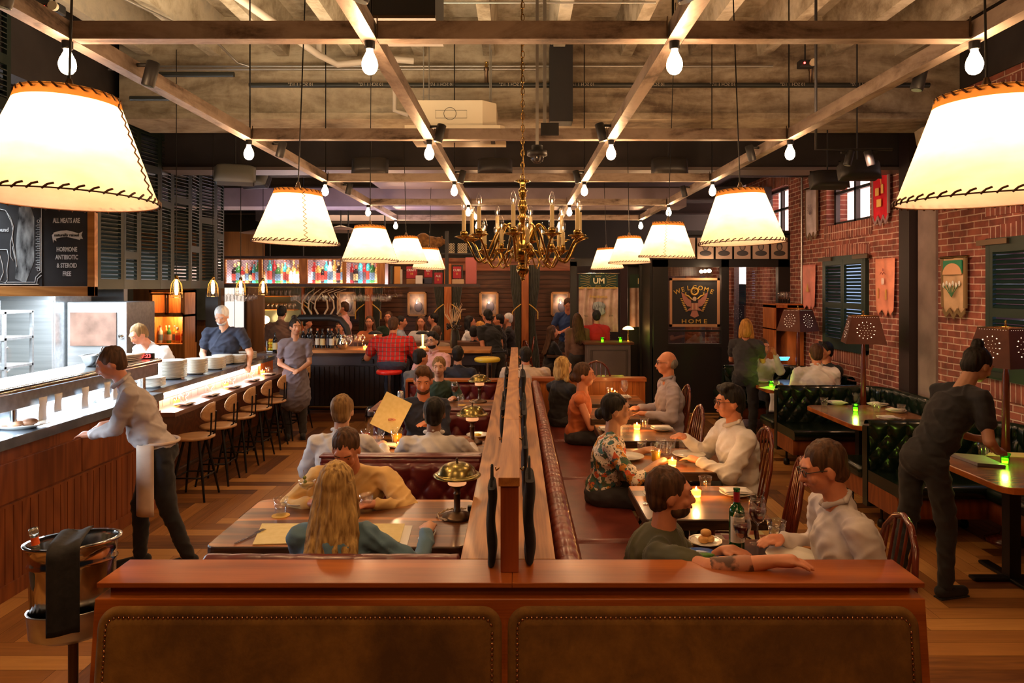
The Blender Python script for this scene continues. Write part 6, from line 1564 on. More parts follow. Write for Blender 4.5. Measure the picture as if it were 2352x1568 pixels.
# ================= vestibule poster and portraits =================
wp = thing('welcome_poster', 'framed black poster reading WELCOME HOME around an eagle with a striped shield', 'poster', (PX(1595,11.43), 11.43, PZ(694,11.43)))
W2, H2 = .405, .395; f = MB()
for a, b, c, d in ((-W2,-H2,W2,-H2+.04),(-W2,H2-.04,W2,H2),(-W2,-H2,-W2+.04,H2),(W2-.04,-H2,W2,H2)): f.box((a,-.02,b),(c,.01,d))
f.build('frame', mat('tan_frame', (.52,.27,.13), .5), wp)
MB().box((-W2+.03,-.004,-H2+.03),(W2-.03,.005,H2-.03)).build('black_ground', mat('poster_black', (.015,.013,.014), .6), wp)
let = MB()
for i, ch in enumerate('WELCOME'):
    a = (3-i)*.155; t_ = text_mb(ch, .105, ext=.001, bold=.001); let.merge(t_, T(-.62*math.sin(a)*1.0, -.006, .235-.62*(1-math.cos(a))) @ RX @ Matrix.Rotation(a*.8, 4, 'Z'))
for i, ch in enumerate('HOME'): let.merge(text_mb(ch, .095, ext=.001, bold=.001, xs=1.3), T(-.17+.115*i, -.006, -.31) @ RX)
let.build('lettering', M['gold'], wp)
pinkp = mat('dusty_pink', (.42,.16,.11), .6); g_ = M['gold']; m = MB()
for s in (-1, 1):
    wing = [(.045,.02),(.10,.06),(.16,.13),(.215,.165),(.20,.09),(.17,.0),(.12,-.06),(.06,-.075)]
    m.prism([(s*x, z) for x, z in (wing if s < 0 else wing[::-1])], -.010, -.004, axis='y')
m.prism([(-.07,-.22),(.0,-.25),(.07,-.22),(.04,-.13),(-.04,-.13)][::-1], -.010, -.004, axis='y')
for s in (-1, 1): m.prism([(s*.05,-.13),(s*.13,-.14),(s*.06,-.08)] if s < 0 else [(.06,-.08),(.13,-.14),(.05,-.13)], -.009, -.004, axis='y')
m.build('eagle_wings', pinkp, wp)
m = MB(); m.ell((.0,-.008,.055),(.032,.004,.038)); m.ell((-.03,-.009,.045),(.018,.004,.008)); m.box((-.055,-.012,-.12),(.055,-.006,.02)); m.build('eagle_head', mat('pale_eagle', (.62,.42,.26), .6), wp)
m = MB().box((-.056,-.014,-.01),(.056,-.008,.022)); m.build('shield_chief', M['black'], wp)
m = MB()
for k in range(5): m.box((-.050+.022*k,-.014,-.118),(-.040+.022*k,-.010,-.012))
m.build('shield_stripes', mat('stripe_red', (.35,.06,.04), .6), wp)
m = MB(); m.tube([(.055*math.cos(a),-.010,.175+.055*math.sin(a)) for a in [2*PI*i/28 for i in range(28)]], .014, 6, closed=True)
for s in (-1, 1): m.tube([(s*.05,-.009,.05),(s*.10,-.009,.10),(s*.15,-.009,.12),(s*.145,-.009,.16)], .013, 5)
for s in (-1, 1):
    for k in range(8): m.ell((s*(.13+.012*k), -.007, -.14+.028*k), (.022,.003,.009), n=8, m=5)
for k in range(12): m.ell((.03*math.cos(k*1.05)*(k % 2+.6)*.8,-.010,.175+.03*math.sin(k*1.05)*(k % 2+.6)*.8),(.006,.002,.006), n=6, m=4)
m.build('glory_and_branches', g_, wp)
light('POINT', 'poster_light', (PX(1628,11.2), 11.25, PZ(622,11.2)), 3.5, (1,.70,.42), .03)
single(MB().ell((0,0,0),(.035,.035,.03)), 'doorway_bulb', emit('door_bulb', (1,.75,.45), 50), 'bright bare bulb above the WELCOME HOME poster', 'light bulb', (PX(1628,11.35), 11.33, PZ(622,11.35)))
for k in range(6):
    px = 1578+42.5*k; o = thing('sketch_portrait', 'charcoal sketch of a face on buff card, %s in the row above the door' % ('first','second','third','fourth','fifth','last')[k], 'picture', (PX(px,11.38), 11.39, PZ(570,11.38)), 0, 'charcoal portraits above the vestibule')
    MB().box((-.13,-.008,-.17),(.13,.01,.17)).build('card', mat('buff_card', (.50,.34,.25), .7), o)
    m = MB(); m.ell((0,-.009,.03),(.05,.003,.07)); m.ell((0,-.009,-.08),(.095,.003,.045)); m.build('charcoal_figure', mat('charcoal', (.07,.06,.06), .8), o)
    m = MB(); m.ell((0,-.012,.02),(.034,.002,.045)); m.build('charcoal_face', mat('face_grey', (.30,.22,.18), .8), o)
spot_at((3.3, 10.2, 3.4), (3.3, 11.4, 2.6), 10, (1,.75,.55), 1.2)
ex = thing('exit_sign', 'red lit EXIT sign in the vestibule', 'sign', (PX(1778,12.6), 12.6, PZ(622,12.6)))
MB().box((-.13,-.02,-.09),(.13,.02,.09)).build('case', emit('exit_red', (1,.01,.03), 1.6, (.5,0,0)), ex); text_mb('EXIT', .15, ext=.002, bold=.003, xs=.75).xf(T(0,-.024,0) @ RX).build('lettering', emit('exit_letters', (1,.45,.25), 6), ex)
single(MB().ell((0,0,0),(.04,.04,.04)), 'street_light', emit('cold_light', (.55,.85,1), 60), 'small cold blue white light outside the door', 'light', (PX(1798,13.2), 13.2, PZ(618,13.2)))
light('POINT', 'vestibule_light', (3.6, 12.5, 2.2), 7, (1,.60,.35), .05); light('POINT', 'vestibule_light', (2.9, 13.0, 2.2), 5, (1,.5,.28), .05)
struct(MB().box((PX(1787,14),14.0,.8),(PX(1812,14),14.02,2.3)), 'window_6', emit('street_glow', (.35,.45,.9), .9))
# waiter cabinet by the brick wall
wc = thing('service_cabinet', 'cherry service cabinet with open shelves holding glasses and a lit tablet', 'cabinet', (PX(1800,10.9), 10.75, 0))
m = MB(); m.box((-.20,0,0),(.25,.5,.86)); m.box((-.20,0,.86),(-.17,.5,1.78)); m.box((.0,0,.86),(.25,.5,1.78)); m.box((-.17,.46,.86),(.0,.5,1.76)); m.box((-.20,0,1.72),(.25,.5,1.76)); m.box((-.2,0,1.38),(0,.5,1.40)); m.build('carcass', M['orangewood'], wc)
single(MB().cb((0,0,0),(.16,.10,.008), rot=Matrix.Rotation(-.6,3,'X')), 'tablet', emit('tablet_screen', (.05,.55,1), 2.0), 'tilted tablet with bright blue screen on the service cabinet', 'tablet', (PX(1795,10.7), 10.62, .96))
for k in range(5): wineglass((PX(1800+6*(k%3),10.8), 10.85+.1*(k//3), 1.761), '%s empty stem glass on top of the service cabinet' % ('first','second','third','fourth','fifth')[k], group='glasses on the service cabinet', s=.9)

# left rear corner: timber clad wall, window panels, oval picture
struct(MB().box((-7.4,13.6,0),(-4.9,13.7,3.1)), 'wall_rear', wood('rear_boards', (.10,.04,.015), (.24,.11,.04), 2, 1, .5, 4, 2, 0))
wd7 = struct(MB().box((-5.62,13.52,1.15),(-5.22,13.60,2.05)), 'window_7', M['black']); MB().box((-5.60,13.50,1.18),(-5.43,13.52,2.02)).box((-5.41,13.50,1.18),(-5.24,13.52,2.02)).build('window_light', emit('frosted_pane', (1,.92,.86), .7), wd7)
op = thing('oval_picture', 'oval framed dark portrait on the timber wall behind the cage pendants', 'picture', (PX(434,13.55), 13.55, PZ(702,13.55)))
MB().lathe([(1,-.02),(1.05,0),(1,.02),(.86,.02),(.86,-.02),(1,-.02)], n=28, sx=.13, sy=.20, cap=False).xf(Matrix.Rotation(PI/2,4,'X')).build('frame', M['bronze'], op); MB().ell((0,0,0),(.12,.01,.18)).build('painting', pm, op)
struct(MB().box((-4.95,11.2,0),(-4.75,11.3,3.3)), 'trim_18', mat('steel_post_paint', (.05,.045,.045), .4))
single(MB().box((-.02,-.01,-.35),(.42,.02,.35)), 'framed_mirror', mottled('smoky_mirror', (.10,.12,.11), (.22,.25,.23), 2, .15, .6, bs=0), 'smoky framed mirror behind the counter, right of the oval picture', 'mirror', (PX(452,13.5), 13.5, 1.75))
light('POINT', 'rear_light', (-5.5, 12.6, 2.3), 12, (1,.62,.32), .1)

for k in range(7):
    me, gn, kd, l_ = BM[(k*5+2) % len(BM)]; o = bpy.data.objects.new('bottle', me); C.objects.link(o); o.location = (-6.28+.075*k, 12.42+.05*(k % 2), 1.051); o.scale = (1.0,)*3; tag(o, '%s bottle from the left in the warm lit cabinet niche' % ordw(k+1), 'bottle', 'bottles in the warm lit cabinet')
# ================= green window shutters on the brick wall =================
def wall_shutters(y0, y1, z0, z1, lb, mid=.47):
    r = thing('window_shutters', lb, 'shutters', (WX, y1, z0), -PI/2, 'dark green shutters on the brick wall')
    L = y1-y0; h = z1-z0
    m = MB(); m.box((0,-.05,0),(.05,.0,h)); m.box((L-.05,-.05,0),(L,.0,h)); m.box((0,-.05,h-.05),(L,0,h)); m.box((0,-.05,0),(L,0,.05)); m.build('frame', M['greenshut'], r)
    wd = (L-.11)/2
    for i in range(2):
        f, s = shutter(h-.10, wd-.006, mid=mid, slat=.052, tilt=.35)
        lf = thing('tmp','', '', (0,0,0)); bpy.data.objects.remove(lf)
        Mx = T(.055+i*(wd+.002), -.035, .05)
        o = f.xf(Mx).build('shutter_leaf', M['greenshut'], r); s.xf(Mx).build('louvres', M['greenshut'], o)
    MB().box((-.10,-.075,h-.06),(.32,-.05,h-.01)).build('strap_hinge', M['bronze'], r); MB().box((L-.30,-.075,h-.06),(L+.10,-.05,h-.01)).build('strap_hinge', M['bronze'], r)
    MB().box((-.08,-.07,.02),(.30,-.05,.07)).build('shutter_bar', M['black'], r)
wall_shutters(8.84, 10.08, 1.19, 2.46, 'tall pair of dark green louvred shutters between the two peach banners')
wall_shutters(5.25, 6.57, 1.20, 2.49, 'dark green louvred shutters at the right edge of the photo')
for k, (y0, y1) in enumerate(((8.84,10.08),(5.25,6.57))): single(MB().box((0,y0-.05,0),(.10,y1+.05,.06)), 'night_glow_pane', emit('street_light_pane', (.55,.75,1), 1.1), 'strip of cold light behind the %s' % ('middle shutters','nearest shutters'), 'window light', (WX+.20, 0, 1.3)) if False else None
for (a, b, c, d) in LOW: struct(MB().box((WX+.26,a-.3,c-.2),(WX+.27,b+.3,d+.2)), 'glow_wall_outside', emit('dusk_outside', (.35,.50,.80), .9))
# ================= banners =================
def banner(y, z0, z1, wd, col, lb, points=3, fringe=None, dec=None, gnd=None, rod=True):
    r = thing('wall_banner', lb, 'banner', (WX-.03, y, z0), -PI/2, 'antique cloth banners on the brick wall')
    H = z1-z0; N = 36
    def edge(u):
        q = (u*points) % 1.0; return (.12*H*(1-abs(2*q-1))**.8)*-1 if points != 3 else -(.10*H*(1-abs(2*q-1)))*(1.25 if .33 < u < .67 else 1)
    m = MB().grid(lambda u, v: (wd*(u-.5), -.018-.010*math.sin(9*u+2*v), edge(u)*(1-v)+.12*H*(1-v)+(H)*v*1.0 if False else (edge(u)+.10*H)*(1-v)**3+H*v), N, 14)
    c = m.build('cloth', mottled('cloth', tuple(q*.85 for q in col), tuple(min(1, q*1.12) for q in col), 7, .6, bs=.15), r, solid=.004)
    if rod: MB().tube([(-wd*.62,-.02,H+.01),(wd*.62,-.02,H+.01)], .013, 8).build('rod', M['brassd'], r)
    if fringe:
        f = MB()
        for i in range(N):
            u = (i+.5)/N; f.box((wd*(u-.5)-.004,-.03,edge(u)+.10*H-.05),(wd*(u-.5)+.004,-.02,edge(u)+.10*H))
        for s in (-1, 1): f.box((s*wd/2-.018,-.032,.10*H),(s*wd/2+.018,-.012,H))
        f.build('fringe', mat('fringe', fringe, .7), r)
    for (nm, mb, mt) in (dec(wd, H) if dec else []): mb.build(nm, mt, r)
    return r
def d_green(w_, H):
    m = MB().prism([(-w_*.42,H*.72),(w_*.42,H*.72),(w_*.42,H*.96),(-w_*.42,H*.96)], -.040, -.032, axis='y')
    a = MB().prism([(w_*.42*math.cos(t), H*.70+w_*.42*math.sin(t)*.75) for t in [PI*i/14 for i in range(15)]], -.046, -.040, axis='y')
    l = MB()
    for k in range(6): l.tube([(0,-.048,H*.3),(w_*.12*(k-2.5)*.6,-.050,H*.42),(w_*.14*(k-2.5),-.050,H*(.50+.03*(k % 2)))], .004, 5)
    f = MB()
    for k in range(6): f.ell((w_*.14*(k-2.5),-.050,H*(.51+.03*(k % 2))),(.020,.003,.028), n=8, m=5)
    return [('green_field', m, mat('emerald_satin', (.004,.22,.10), .4)), ('arched_field', a, mat('peach_satin', (.72,.40,.20), .4)), ('stems', l, mat('stem_green', (.05,.20,.08), .6)), ('white_flowers', f, mat('embroidered_white', (.80,.78,.70), .6))]
def d_peach(w_, H):
    m = MB().tube([(-.06,-.046,H*.72),(-.03,-.046,H*.76),(0,-.046,H*.72),(.03,-.046,H*.76),(.06,-.046,H*.72)], .003, 5); m.ell((0,-.042,H*.80),(.012,.003,.02), n=8, m=5)
    f = MB()
    for k in (-1,0,1): f.ell((.022*k,-.044,H*.60),(.010,.003,.045), n=8, m=5)
    g = MB().box((-w_*.30,-.044,H*.30),(-w_*.26,-.040,H*.48)); g.box((w_*.14,-.044,H*.28),(w_*.20,-.040,H*.46))
    return [('bow_embroidery', m, mat('dark_thread', (.30,.06,.06), .6)), ('white_petals', f, mat('petal_white', (.85,.72,.66), .6)), ('gold_flowers', g, M['gold'])]
def d_small(w_, H): return [('gold_tree', MB().prism([(-w_*.12,H*.40),(w_*.12,H*.40),(0,H*.58)], -.044, -.038, axis='y'), M['gold'])]
def d_red(w_, H):
    m = MB().box((-.018-w_*.18,-.046,H*.40),(.06-w_*.18,-.040,H*.52)); m.box((.05,-.046,H*.42),(.10,-.040,H*.56)); m.box((-.05,-.046,H*.22),(.05,-.040,H*.34)); m.tube([(0,-.044,H*.90),(.06,-.044,H*.55)], .006, 5); m.tube([(-.05,-.044,H*.9),(.05,-.044,H*.92)], .006, 5)
    return [('gold_emblems', m, mat('bright_gold', (.85,.55,.15), .4))]
def d_owl(w_, H):
    m = MB()
    for k in range(9): m.tube([(0,-.044,H*.45),(.09*math.cos(k*.5-.5),-.046,H*.55+.09*math.sin(k*.5-.5))], .0025, 4)
    return [('grey_embroidery', m, mat('grey_thread', (.20,.15,.20), .6))]
banner(7.04, 1.78, 2.33, .36, (.60,.40,.22), 'cream and emerald banner with white flowers and gold tassels on the near brick wall', fringe=(.20,.13,.05), dec=d_green)
banner(8.37, 1.70, 2.38, .40, (.72,.27,.16), 'peach banner with embroidered bow right of the green shutters', dec=d_peach, rod=False)
banner(10.55, 1.70, 2.37, .42, (.72,.25,.19), 'smaller pink banner with a gold tree left of the green shutters', dec=d_small, rod=False)
banner(8.46, 2.83, 3.60, .36, (.62,.004,.02), 'bright red banner with gold emblems high beside the upper window', fringe=(.30,.2,.2), dec=d_red)
banner(10.45, 2.78, 3.50, .40, (.62,.52,.54), 'silvery white banner with a bird motif high on the brick wall', fringe=(.20,.13,.08), dec=d_owl)
single(MB().tube([(WX-.03,10.86,.9),(WX-.03,10.86,4.0)], .017, 8), 'wall_conduit', M['conduit'], 'upright galvanised conduit on the brick wall left of the pink banner', 'conduit')
# ================= brass table lamps =================
def desk_lamp(loc, lb, plug=True):
    r = thing('brass_table_lamp', lb, 'lamp', loc, 0, 'brass domed lamps on the booth tables')
    MB().lathe([(.082,0),(.085,.008),(.080,.016),(.060,.020),(.056,.026),(.03,.030),(.020,.036)], n=32).build('base', M['bronze'], r)
    MB().lathe([(.020,.03),(.021,.045),(.018,.05),(.018,.13),(.021,.132),(.021,.137),(.018,.14),(.018,.165),(.034,.17),(.036,.185)], n=20).build('stem', M['bronze'], r)
    MB().lathe([(.048,.186),(.052,.19),(.052,.206),(.049,.209),(.053,.214),(.053,.226),(.050,.232)], n=24).build('glass_collar', mat('lit_collar', (.75,.42,.25), .4, em=(1,.42,.16), es=.55), r)
    MB().lathe([(.052,.225),(.100,.234),(.130,.232),(.134,.238),(.118,.248),(.112,.246),(.108,.252),(.098,.272),(.075,.293),(.045,.306),(.012,.310)], n=40).build('dome', M['lampbrass'], r)
    MB().lathe([(.008,.308),(.004,.318),(.010,.326),(.001,.336)], n=12).build('finial', M['bronze'], r)
    P = [(-.05,-.07,.008),(-.10,-.03,.009),(-.115,.03,.009),(-.07,.11,.010),(-.02,.13,.012),(.05,.12,.012)]
    Q = []
    for a, b in zip(P, P[1:]):
        for i in range(6): Q.append(Vector(a).lerp(Vector(b), i/6))
    c = MB()
    for ph in (0, PI): c.tube([(p.x+.0035*math.cos(i*1.1+ph), p.y+.0035*math.sin(i*1.1+ph), p.z+.003*math.sin(i*1.1+ph)) for i, p in enumerate(Q)], .0032, 5)
    c.build('twisted_cord', mat('cream_cord', (.50,.36,.22), .7), r)
    if plug: MB().box((.05,.105,.002),(.115,.135,.030)).build('plug', M['black'], r, bevel=.004)
    light('POINT', 'table_lamp_light', (loc[0], loc[1]-.0, loc[2]+.16), 1.6, (1,.48,.15), .02)
    return r
desk_lamp((-.335, 3.93, .761), 'nearest brass domed table lamp, on the table with the phone')
desk_lamp((-.37, 5.80, .761), 'second brass domed lamp, beside the man with dark hair', False)
desk_lamp((-.42, 7.85, .761), 'third brass domed lamp, on the table with the drink can', False)
# ================= tableware on the left tables =================
TZ = .7605
def at(px, py, z=TZ):
    y = (2.05-z)*1620/(py-657); return ((px-1188)*y/1620, y, z)
single(MB().lathe([(.05,0),(.05,.003)], n=28), 'coaster', mat('yellow_coaster', (.75,.45,.08), .7), 'round yellow coaster under the water glass', 'coaster', at(645,1184))
p = at(645,1183); tumbler((p[0],p[1],p[2]+.0035), 'tumbler of water on the yellow coaster', True)
o = plate(at(693,1157), .10, 'white saucer under the cocktail glass on the nearest booth table')
p = at(705,1160); wineglass((p[0],p[1],p[2]+.008), 'coupe cocktail glass with a green olive, standing on the saucer', 1, M['whitewine'], kind='coupe', s=.95, name='cocktail_glass')
m = MB().ell((0,0,.13),(.011,.011,.013)); m.ell((-.004,0,.155),(.011,.011,.012)); oo = single(m, 'olives', mat('olive', (.22,.24,.04), .3), 'skewered green olives in the cocktail glass', 'olive', (p[0]-.01,p[1],p[2]+.008)); MB().tube([(.008,0,.105),(-.012,0,.20)], .0012, 4).build('skewer', M['honey'], oo)
p = at(842,1172); tumbler(p, 'tumbler beside the blonde woman, partly hidden by her hair', True)
def sheet(pts, z, mt, nm, lb, cat, th=.0025): return single(MB().prism([at(*q, z)[:2] for q in pts], z, z+th), nm, mt, lb, cat)
sheet([(580,1251),(602,1203),(690,1203),(688,1248)], TZ+.0005, M['paper'], 'menu', 'open yellow menu page left of the blonde woman', 'menu', .004)
sheet([(835,1250),(846,1205),(948,1207),(935,1253)], TZ+.0005, M['paperw'], 'paper_sheet', 'white sheet right of the blonde woman under her arm', 'paper', .002)
sheet([(846,1243),(856,1203),(930,1203),(918,1245)], TZ+.003, M['paper'], 'menu', 'yellow menu page under the blonde woman\'s forearm', 'menu', .003)
sheet([(855,1168),(866,1150),(828,1150),(815,1168)], TZ+.0005, M['paper'], 'menu', 'yellow menu corner behind the tumbler by the blonde woman', 'menu', .002)
ph = thing('smartphone', 'white smartphone lying on the nearest booth table', 'phone', at(981,1230)); ph.rotation_euler.z = -.08
MB().prism(rrect(-.0355,-.072,.0355,.072,.010), 0, .008).build('body', M['white'], ph); MB().prism(rrect(-.031,-.054,.031,.054,.002), .008, .0084).build('screen', mat('phone_screen', (.05,.04,.04), .08, coat=1), ph)
m_ = cutlery(at(576,1232), -.35, 'silver fork beside the yellow menu on the nearest booth table'); m_.scale = (1.15,)*3
# second table
napkin_fold(at(884,1026), .1, 'white folded napkin on the second booth table', False, None)
votive(at(921,1028), 'lit amber candle on the second booth table', power=.9)
p = at(911,1018); o = tumbler(p, 'tall glass of amber beer on the second booth table', drink=M['beer'], sc=1.3)
tumbler(at(873,1014), 'empty tumbler left of the beer glass on the second booth table'); tumbler(at(840,1012), 'squat tumbler of red drink beside the white shirt man', drink=mat('red_drink', (.40,.06,.03), .2))
plate(at(1098,1003), .10, 'small side plate with a lemon wedge beside the second brass lamp'); single(MB().ell((0,0,.018),(.03,.02,.012)), 'lemon_wedge', mat('lemon_flesh', (.85,.65,.08), .5), 'lemon wedge on the small side plate', 'fruit', at(1098,1003,TZ+.008))
# third table
cn = thing('drink_can', 'white and grey drink can on the third booth table', 'can', at(920,922)); MB().lathe([(.027,0),(.033,.008),(.033,.112),(.027,.122)], n=20).build('can_body', M['chrome'], cn); MB().lathe([(.0335,.012),(.0335,.108)], n=20, cap=False).build('label_wrap', mottled('can_print', (.05,.05,.05), (.85,.83,.80), 30, .5, bs=0), cn)
wineglass(at(1044,921), 'stem glass of dark red wine on the third booth table', 1, M['wine']); tumbler(at(1058,925), 'tumbler beside the red wine on the third booth table'); single(MB().lathe([(.045,0),(.045,.003)], n=20), 'coaster', mat('yellow_coaster2', (.75,.45,.08), .7), 'small yellow coaster beside the red wine glass', 'coaster', at(1061,930))
# ================= small tables on the right =================
pd = thing('oyster_plate', 'blue rimmed plate with greens, cut off by the half wall', 'plate', at(1612,1283)); MB().lathe([(.001,.002),(.075,.002),(.105,.014),(.103,.017),(.075,.006),(.001,.005)], n=32, cap=False).build('rim', mat('cobalt_glaze', (.02,.09,.42), .15, coat=.5), pd); MB().lathe([(.001,.0065),(.075,.0068),(.001,.009)], n=28).build('white_centre', M['china'], pd)
m = MB(); [m.ell((.02+.02*math.cos(k),.01*math.sin(k*2),.018),(.022,.008,.008), n=8, m=5) for k in range(6)]; m.build('herb_garnish', mat('herbs', (.08,.22,.03), .5), pd)
bp = thing('bread_plate', 'scalloped white plate of golden biscuits in front of the wine bottle', 'plate', at(1620,1247)); m = MB()
MB().lathe([(.001,.002),(.055,.002),(.085,.014),(.084,.018),(.055,.007),(.001,.006)], n=12, cap=False, smooth=False).build('plate_body', M['china'], bp); MB().lathe([(.072,.0155),(.074,.0165)], n=36, cap=False).build('blue_line', mat('blue_line', (.05,.08,.2), .4), bp)
for x, y, z, lb in ((-.012,-.012,.010,'lower left biscuit on the scalloped plate'),(.018,-.005,.012,'lower right biscuit on the scalloped plate'),(.004,.004,.038,'top biscuit on the scalloped plate')):
    q = MB().lathe([(.020,0),(.026,.006),(.027,.014),(.025,.022),(.018,.028),(.001,.029)], n=14); single(q, 'biscuit', M['biscuit'], lb, 'biscuit', (bp.location.x+x, bp.location.y+y, TZ+z), 'biscuits on the scalloped plate')
wb = thing('wine_bottle', 'tall green red wine bottle with white label on the nearest small table', 'bottle', at(1692,1262)); wb.rotation_euler.z = .0
MB().lathe([(.036,0),(.0375,.006),(.0375,.186),(.034,.205),(.020,.222),(.0150,.236),(.0145,.292),(.0165,.293),(.0165,.302),(.001,.303)], n=32).build('glass_body', M['bottleg'], wb)
MB().lathe([(.0155,.236),(.0152,.285)], n=24, cap=False).build('capsule', mat('wine_capsule', (.30,.01,.02), .35), wb)
MB().lathe([(.034,.004),(.034,.19),(.001,.19)], n=24).build('wine', mat('dark_wine', (.02,.002,.004), .1), wb)
m = MB()
for i in range(16):
    a0, a1 = -PI/2-1.15+2.3*i/16, -PI/2-1.15+2.3*(i+1)/16; R = .0381
    m.add([(R*math.cos(a0),R*math.sin(a0),.045),(R*math.cos(a1),R*math.sin(a1),.045),(R*math.cos(a1),R*math.sin(a1),.170),(R*math.cos(a0),R*math.sin(a0),.170)], [(0,1,2,3)], 0, True)
m.build('label', M['paperw'], wb)
def on_bottle(mb, z, R=.0386):
    mb.v = [((R)*math.sin(x/R), -(R)*math.cos(x/R)-max(0,0), z+y) for x, y, q in mb.v]; return mb
t1 = MB(); s_ = 'CHATEAU GRAND PUY DUCASSE'
t1.merge(on_bottle(text_mb('CHATEAU', .0065, ext=0), .158)); t1.merge(on_bottle(text_mb('GRAND PUY', .0088, ext=0), .146)); t1.merge(on_bottle(text_mb('GRAND VIN', .005, ext=0), .088)); t1.merge(on_bottle(text_mb('PAUILLAC', .006, ext=0), .076)); t1.build('label_lettering', M['black'], wb)
m = MB(); m.merge(on_bottle(MB().add([(-.010,-.010,0),(.010,-.010,0),(.010,.008,0),(.004,.012,0),(-.004,.012,0),(-.010,.008,0)],[(0,1,2,3,4,5)]), .118)); m.build('label_crest', M['gold'], wb)
m = MB(); m.merge(on_bottle(MB().add([(.012,-.010,0),(.020,-.012,0),(.018,.004,0),(.021,.010,0),(.013,.008,0)],[(0,1,2,3,4)]), .118, .0388)); m.merge(on_bottle(MB().add([(-.020,-.012,0),(-.012,-.010,0),(-.013,.008,0),(-.021,.010,0),(-.018,.004,0)],[(0,1,2,3,4)]), .118, .0388)); m.build('crest_supporters', M['black'], wb)
wineglass(at(1704,1285), 'nearest stem glass of red wine, in front of the wine bottle', 1, M['wine'], s=1.0, group='glasses of red wine'); wineglass(at(1740,1248), 'second stem glass of red wine, right of the bottle', 1, M['wine'], s=1.05, group='glasses of red wine')
tumbler(at(1784,1245), 'large tumbler of water with lemon beside the steak knife', True, sc=1.15)
kn = thing('steak_knife', 'steak knife with pale horn handle on the nearest small table', 'knife', at(1807,1259)); kn.rotation_euler.z = -.12
MB().prism([(-.13,.0),(-.02,-.010),(-.0,-.006),(.0,.006),(-.02,.008)], .003, .005).build('blade', M['chrome'], kn); MB().tube([(0,0,.007),(.04,.003,.008),(.08,0,.008),(.115,-.010,.008)], [.007,.009,.009,.008], 8).build('handle', M['honeyx'], kn)
o = single(MB().lathe([(.001,.002),(.085,.002),(.125,.018),(.123,.022),(.085,.008),(.001,.007)], n=40, cap=False), 'plate', M['china'], 'large pale plate at the near edge of the nearest small table', 'plate', at(1822,1283))
T2 = [  # napkin plate, tumbler etc on table two (in front of the empty chair)
 ]
def setting(pn, pt, pf, nm, side, rz=0):
    plate(at(*pn), .10, 'white plate under the %s napkin on the %s' % (side, nm)); q = at(*pn); napkin_fold((q[0],q[1],q[2]), rz, '%s folded napkin on the %s' % (side, nm))
    if pt: tumbler(at(*pt), '%s empty tumbler on the %s' % (side, nm))
    if pf: cutlery(at(*pf), PI/2, '%s fork on the %s' % (side, nm))
n2, n3, n4, n5 = 'small table before the empty spindle chair', 'table of the floral blouse', 'two napkin table', 'small table of the lavender shirt man'
setting((1515,1140), (1571,1163), (1512,1158), n2, 'left'); setting((1690,1137), (1620,1128), (1715,1150), n2, 'right')
votive(at(1599,1142), 'lit amber candle on the '+n2, power=1.0)
plate(at(1441,1053), .125, 'white plate before the woman in the floral blouse'); plate(at(1582,1048), .125, 'white plate before the man in the white shirt')
tumbler(at(1474,1036), 'tumbler left of the beer on the table of the floral blouse', True); o = tumbler(at(1506,1065), 'tall glass of amber beer on the table of the floral blouse', drink=M['beer']); o.scale = (1.0,1.0,1.55)
votive(at(1544,1071), 'lit amber candle on the table of the floral blouse', power=1.0)
for k, (a, b) in enumerate(((1531,1047),(1541,1037),(1517,1034),(1569,1030))): tumbler(at(a,b), '%s tumbler in the cluster behind the candle' % ('front','second','left rear','right rear')[k], k % 2 == 0, sc=1.0+.1*(k == 3))
cutlery(at(1598,1062), 1.2, 'silver fork beside the right plate on the table of the floral blouse')
setting((1399,990), (1437,1000), None, n4, 'left'); setting((1520,988), (1480,984), (1530,996), n4, 'right'); votive(at(1463,987), 'lit amber candle on the '+n4, power=1.0)
votive(at(1421,948), 'lit amber candle on the '+n5, power=1.0); wineglass(at(1434,957), 'empty stem glass on the '+n5); tumbler(at(1411,955), 'small tumbler on the '+n5); sheet([(1464,940),(1504,940),(1512,933),(1470,931)], TZ+.0005, M['paper'], 'menu', 'yellow menu in front of the man in the lavender shirt', 'menu')
setting((1430,915), (1400,908), None, 'farthest small table', 'right'); votive(at(1412,909), 'lit amber candle on the farthest small table', power=.8); wineglass(at(1434,919), 'empty stem glass on the farthest small table')
for k, (a, b) in enumerate(((1372,870),(1408,871))): pass
# green booth tables
setting((1922,928), (1893,933), None, 'middle green booth table', 'far left'); setting((2015,932), None, None, 'middle green booth table', 'far right', .4); setting((2058,946), (2070,950), None, 'middle green booth table', 'right', .8); setting((2040,964), None, (1995,966), 'middle green booth table', 'near')
tumbler(at(1966,922), 'tumbler behind the green candle on the middle booth table'); tumbler(at(2014,946), 'tumbler right of the green candle on the middle booth table'); votive(at(1965,945), 'lit green candle on the middle green booth table', True, 'green candles in the booths', .7)
tumbler(at(2258,1048), 'tumbler on the nearest green booth table'); votive(at(2308,1065), 'lit green candle on the nearest green booth table', True, 'green candles in the booths', .8)
single(MB().prism([at(2178,1045)[:2],at(2245,1070)[:2],at(2310,1075)[:2],at(2260,1052)[:2]], TZ+.0005, TZ+.022), 'binder_menu', mottled('grey_binder', (.20,.17,.16), (.30,.26,.25), 5, .4, bs=0), 'thick grey menu binder on the nearest green booth table', 'menu')
sheet([(2275,1038),(2352,1040),(2352,1050),(2262,1046)], TZ+.0005, M['paper'], 'menu', 'pale menu sheet at the back of the nearest green booth table', 'menu')
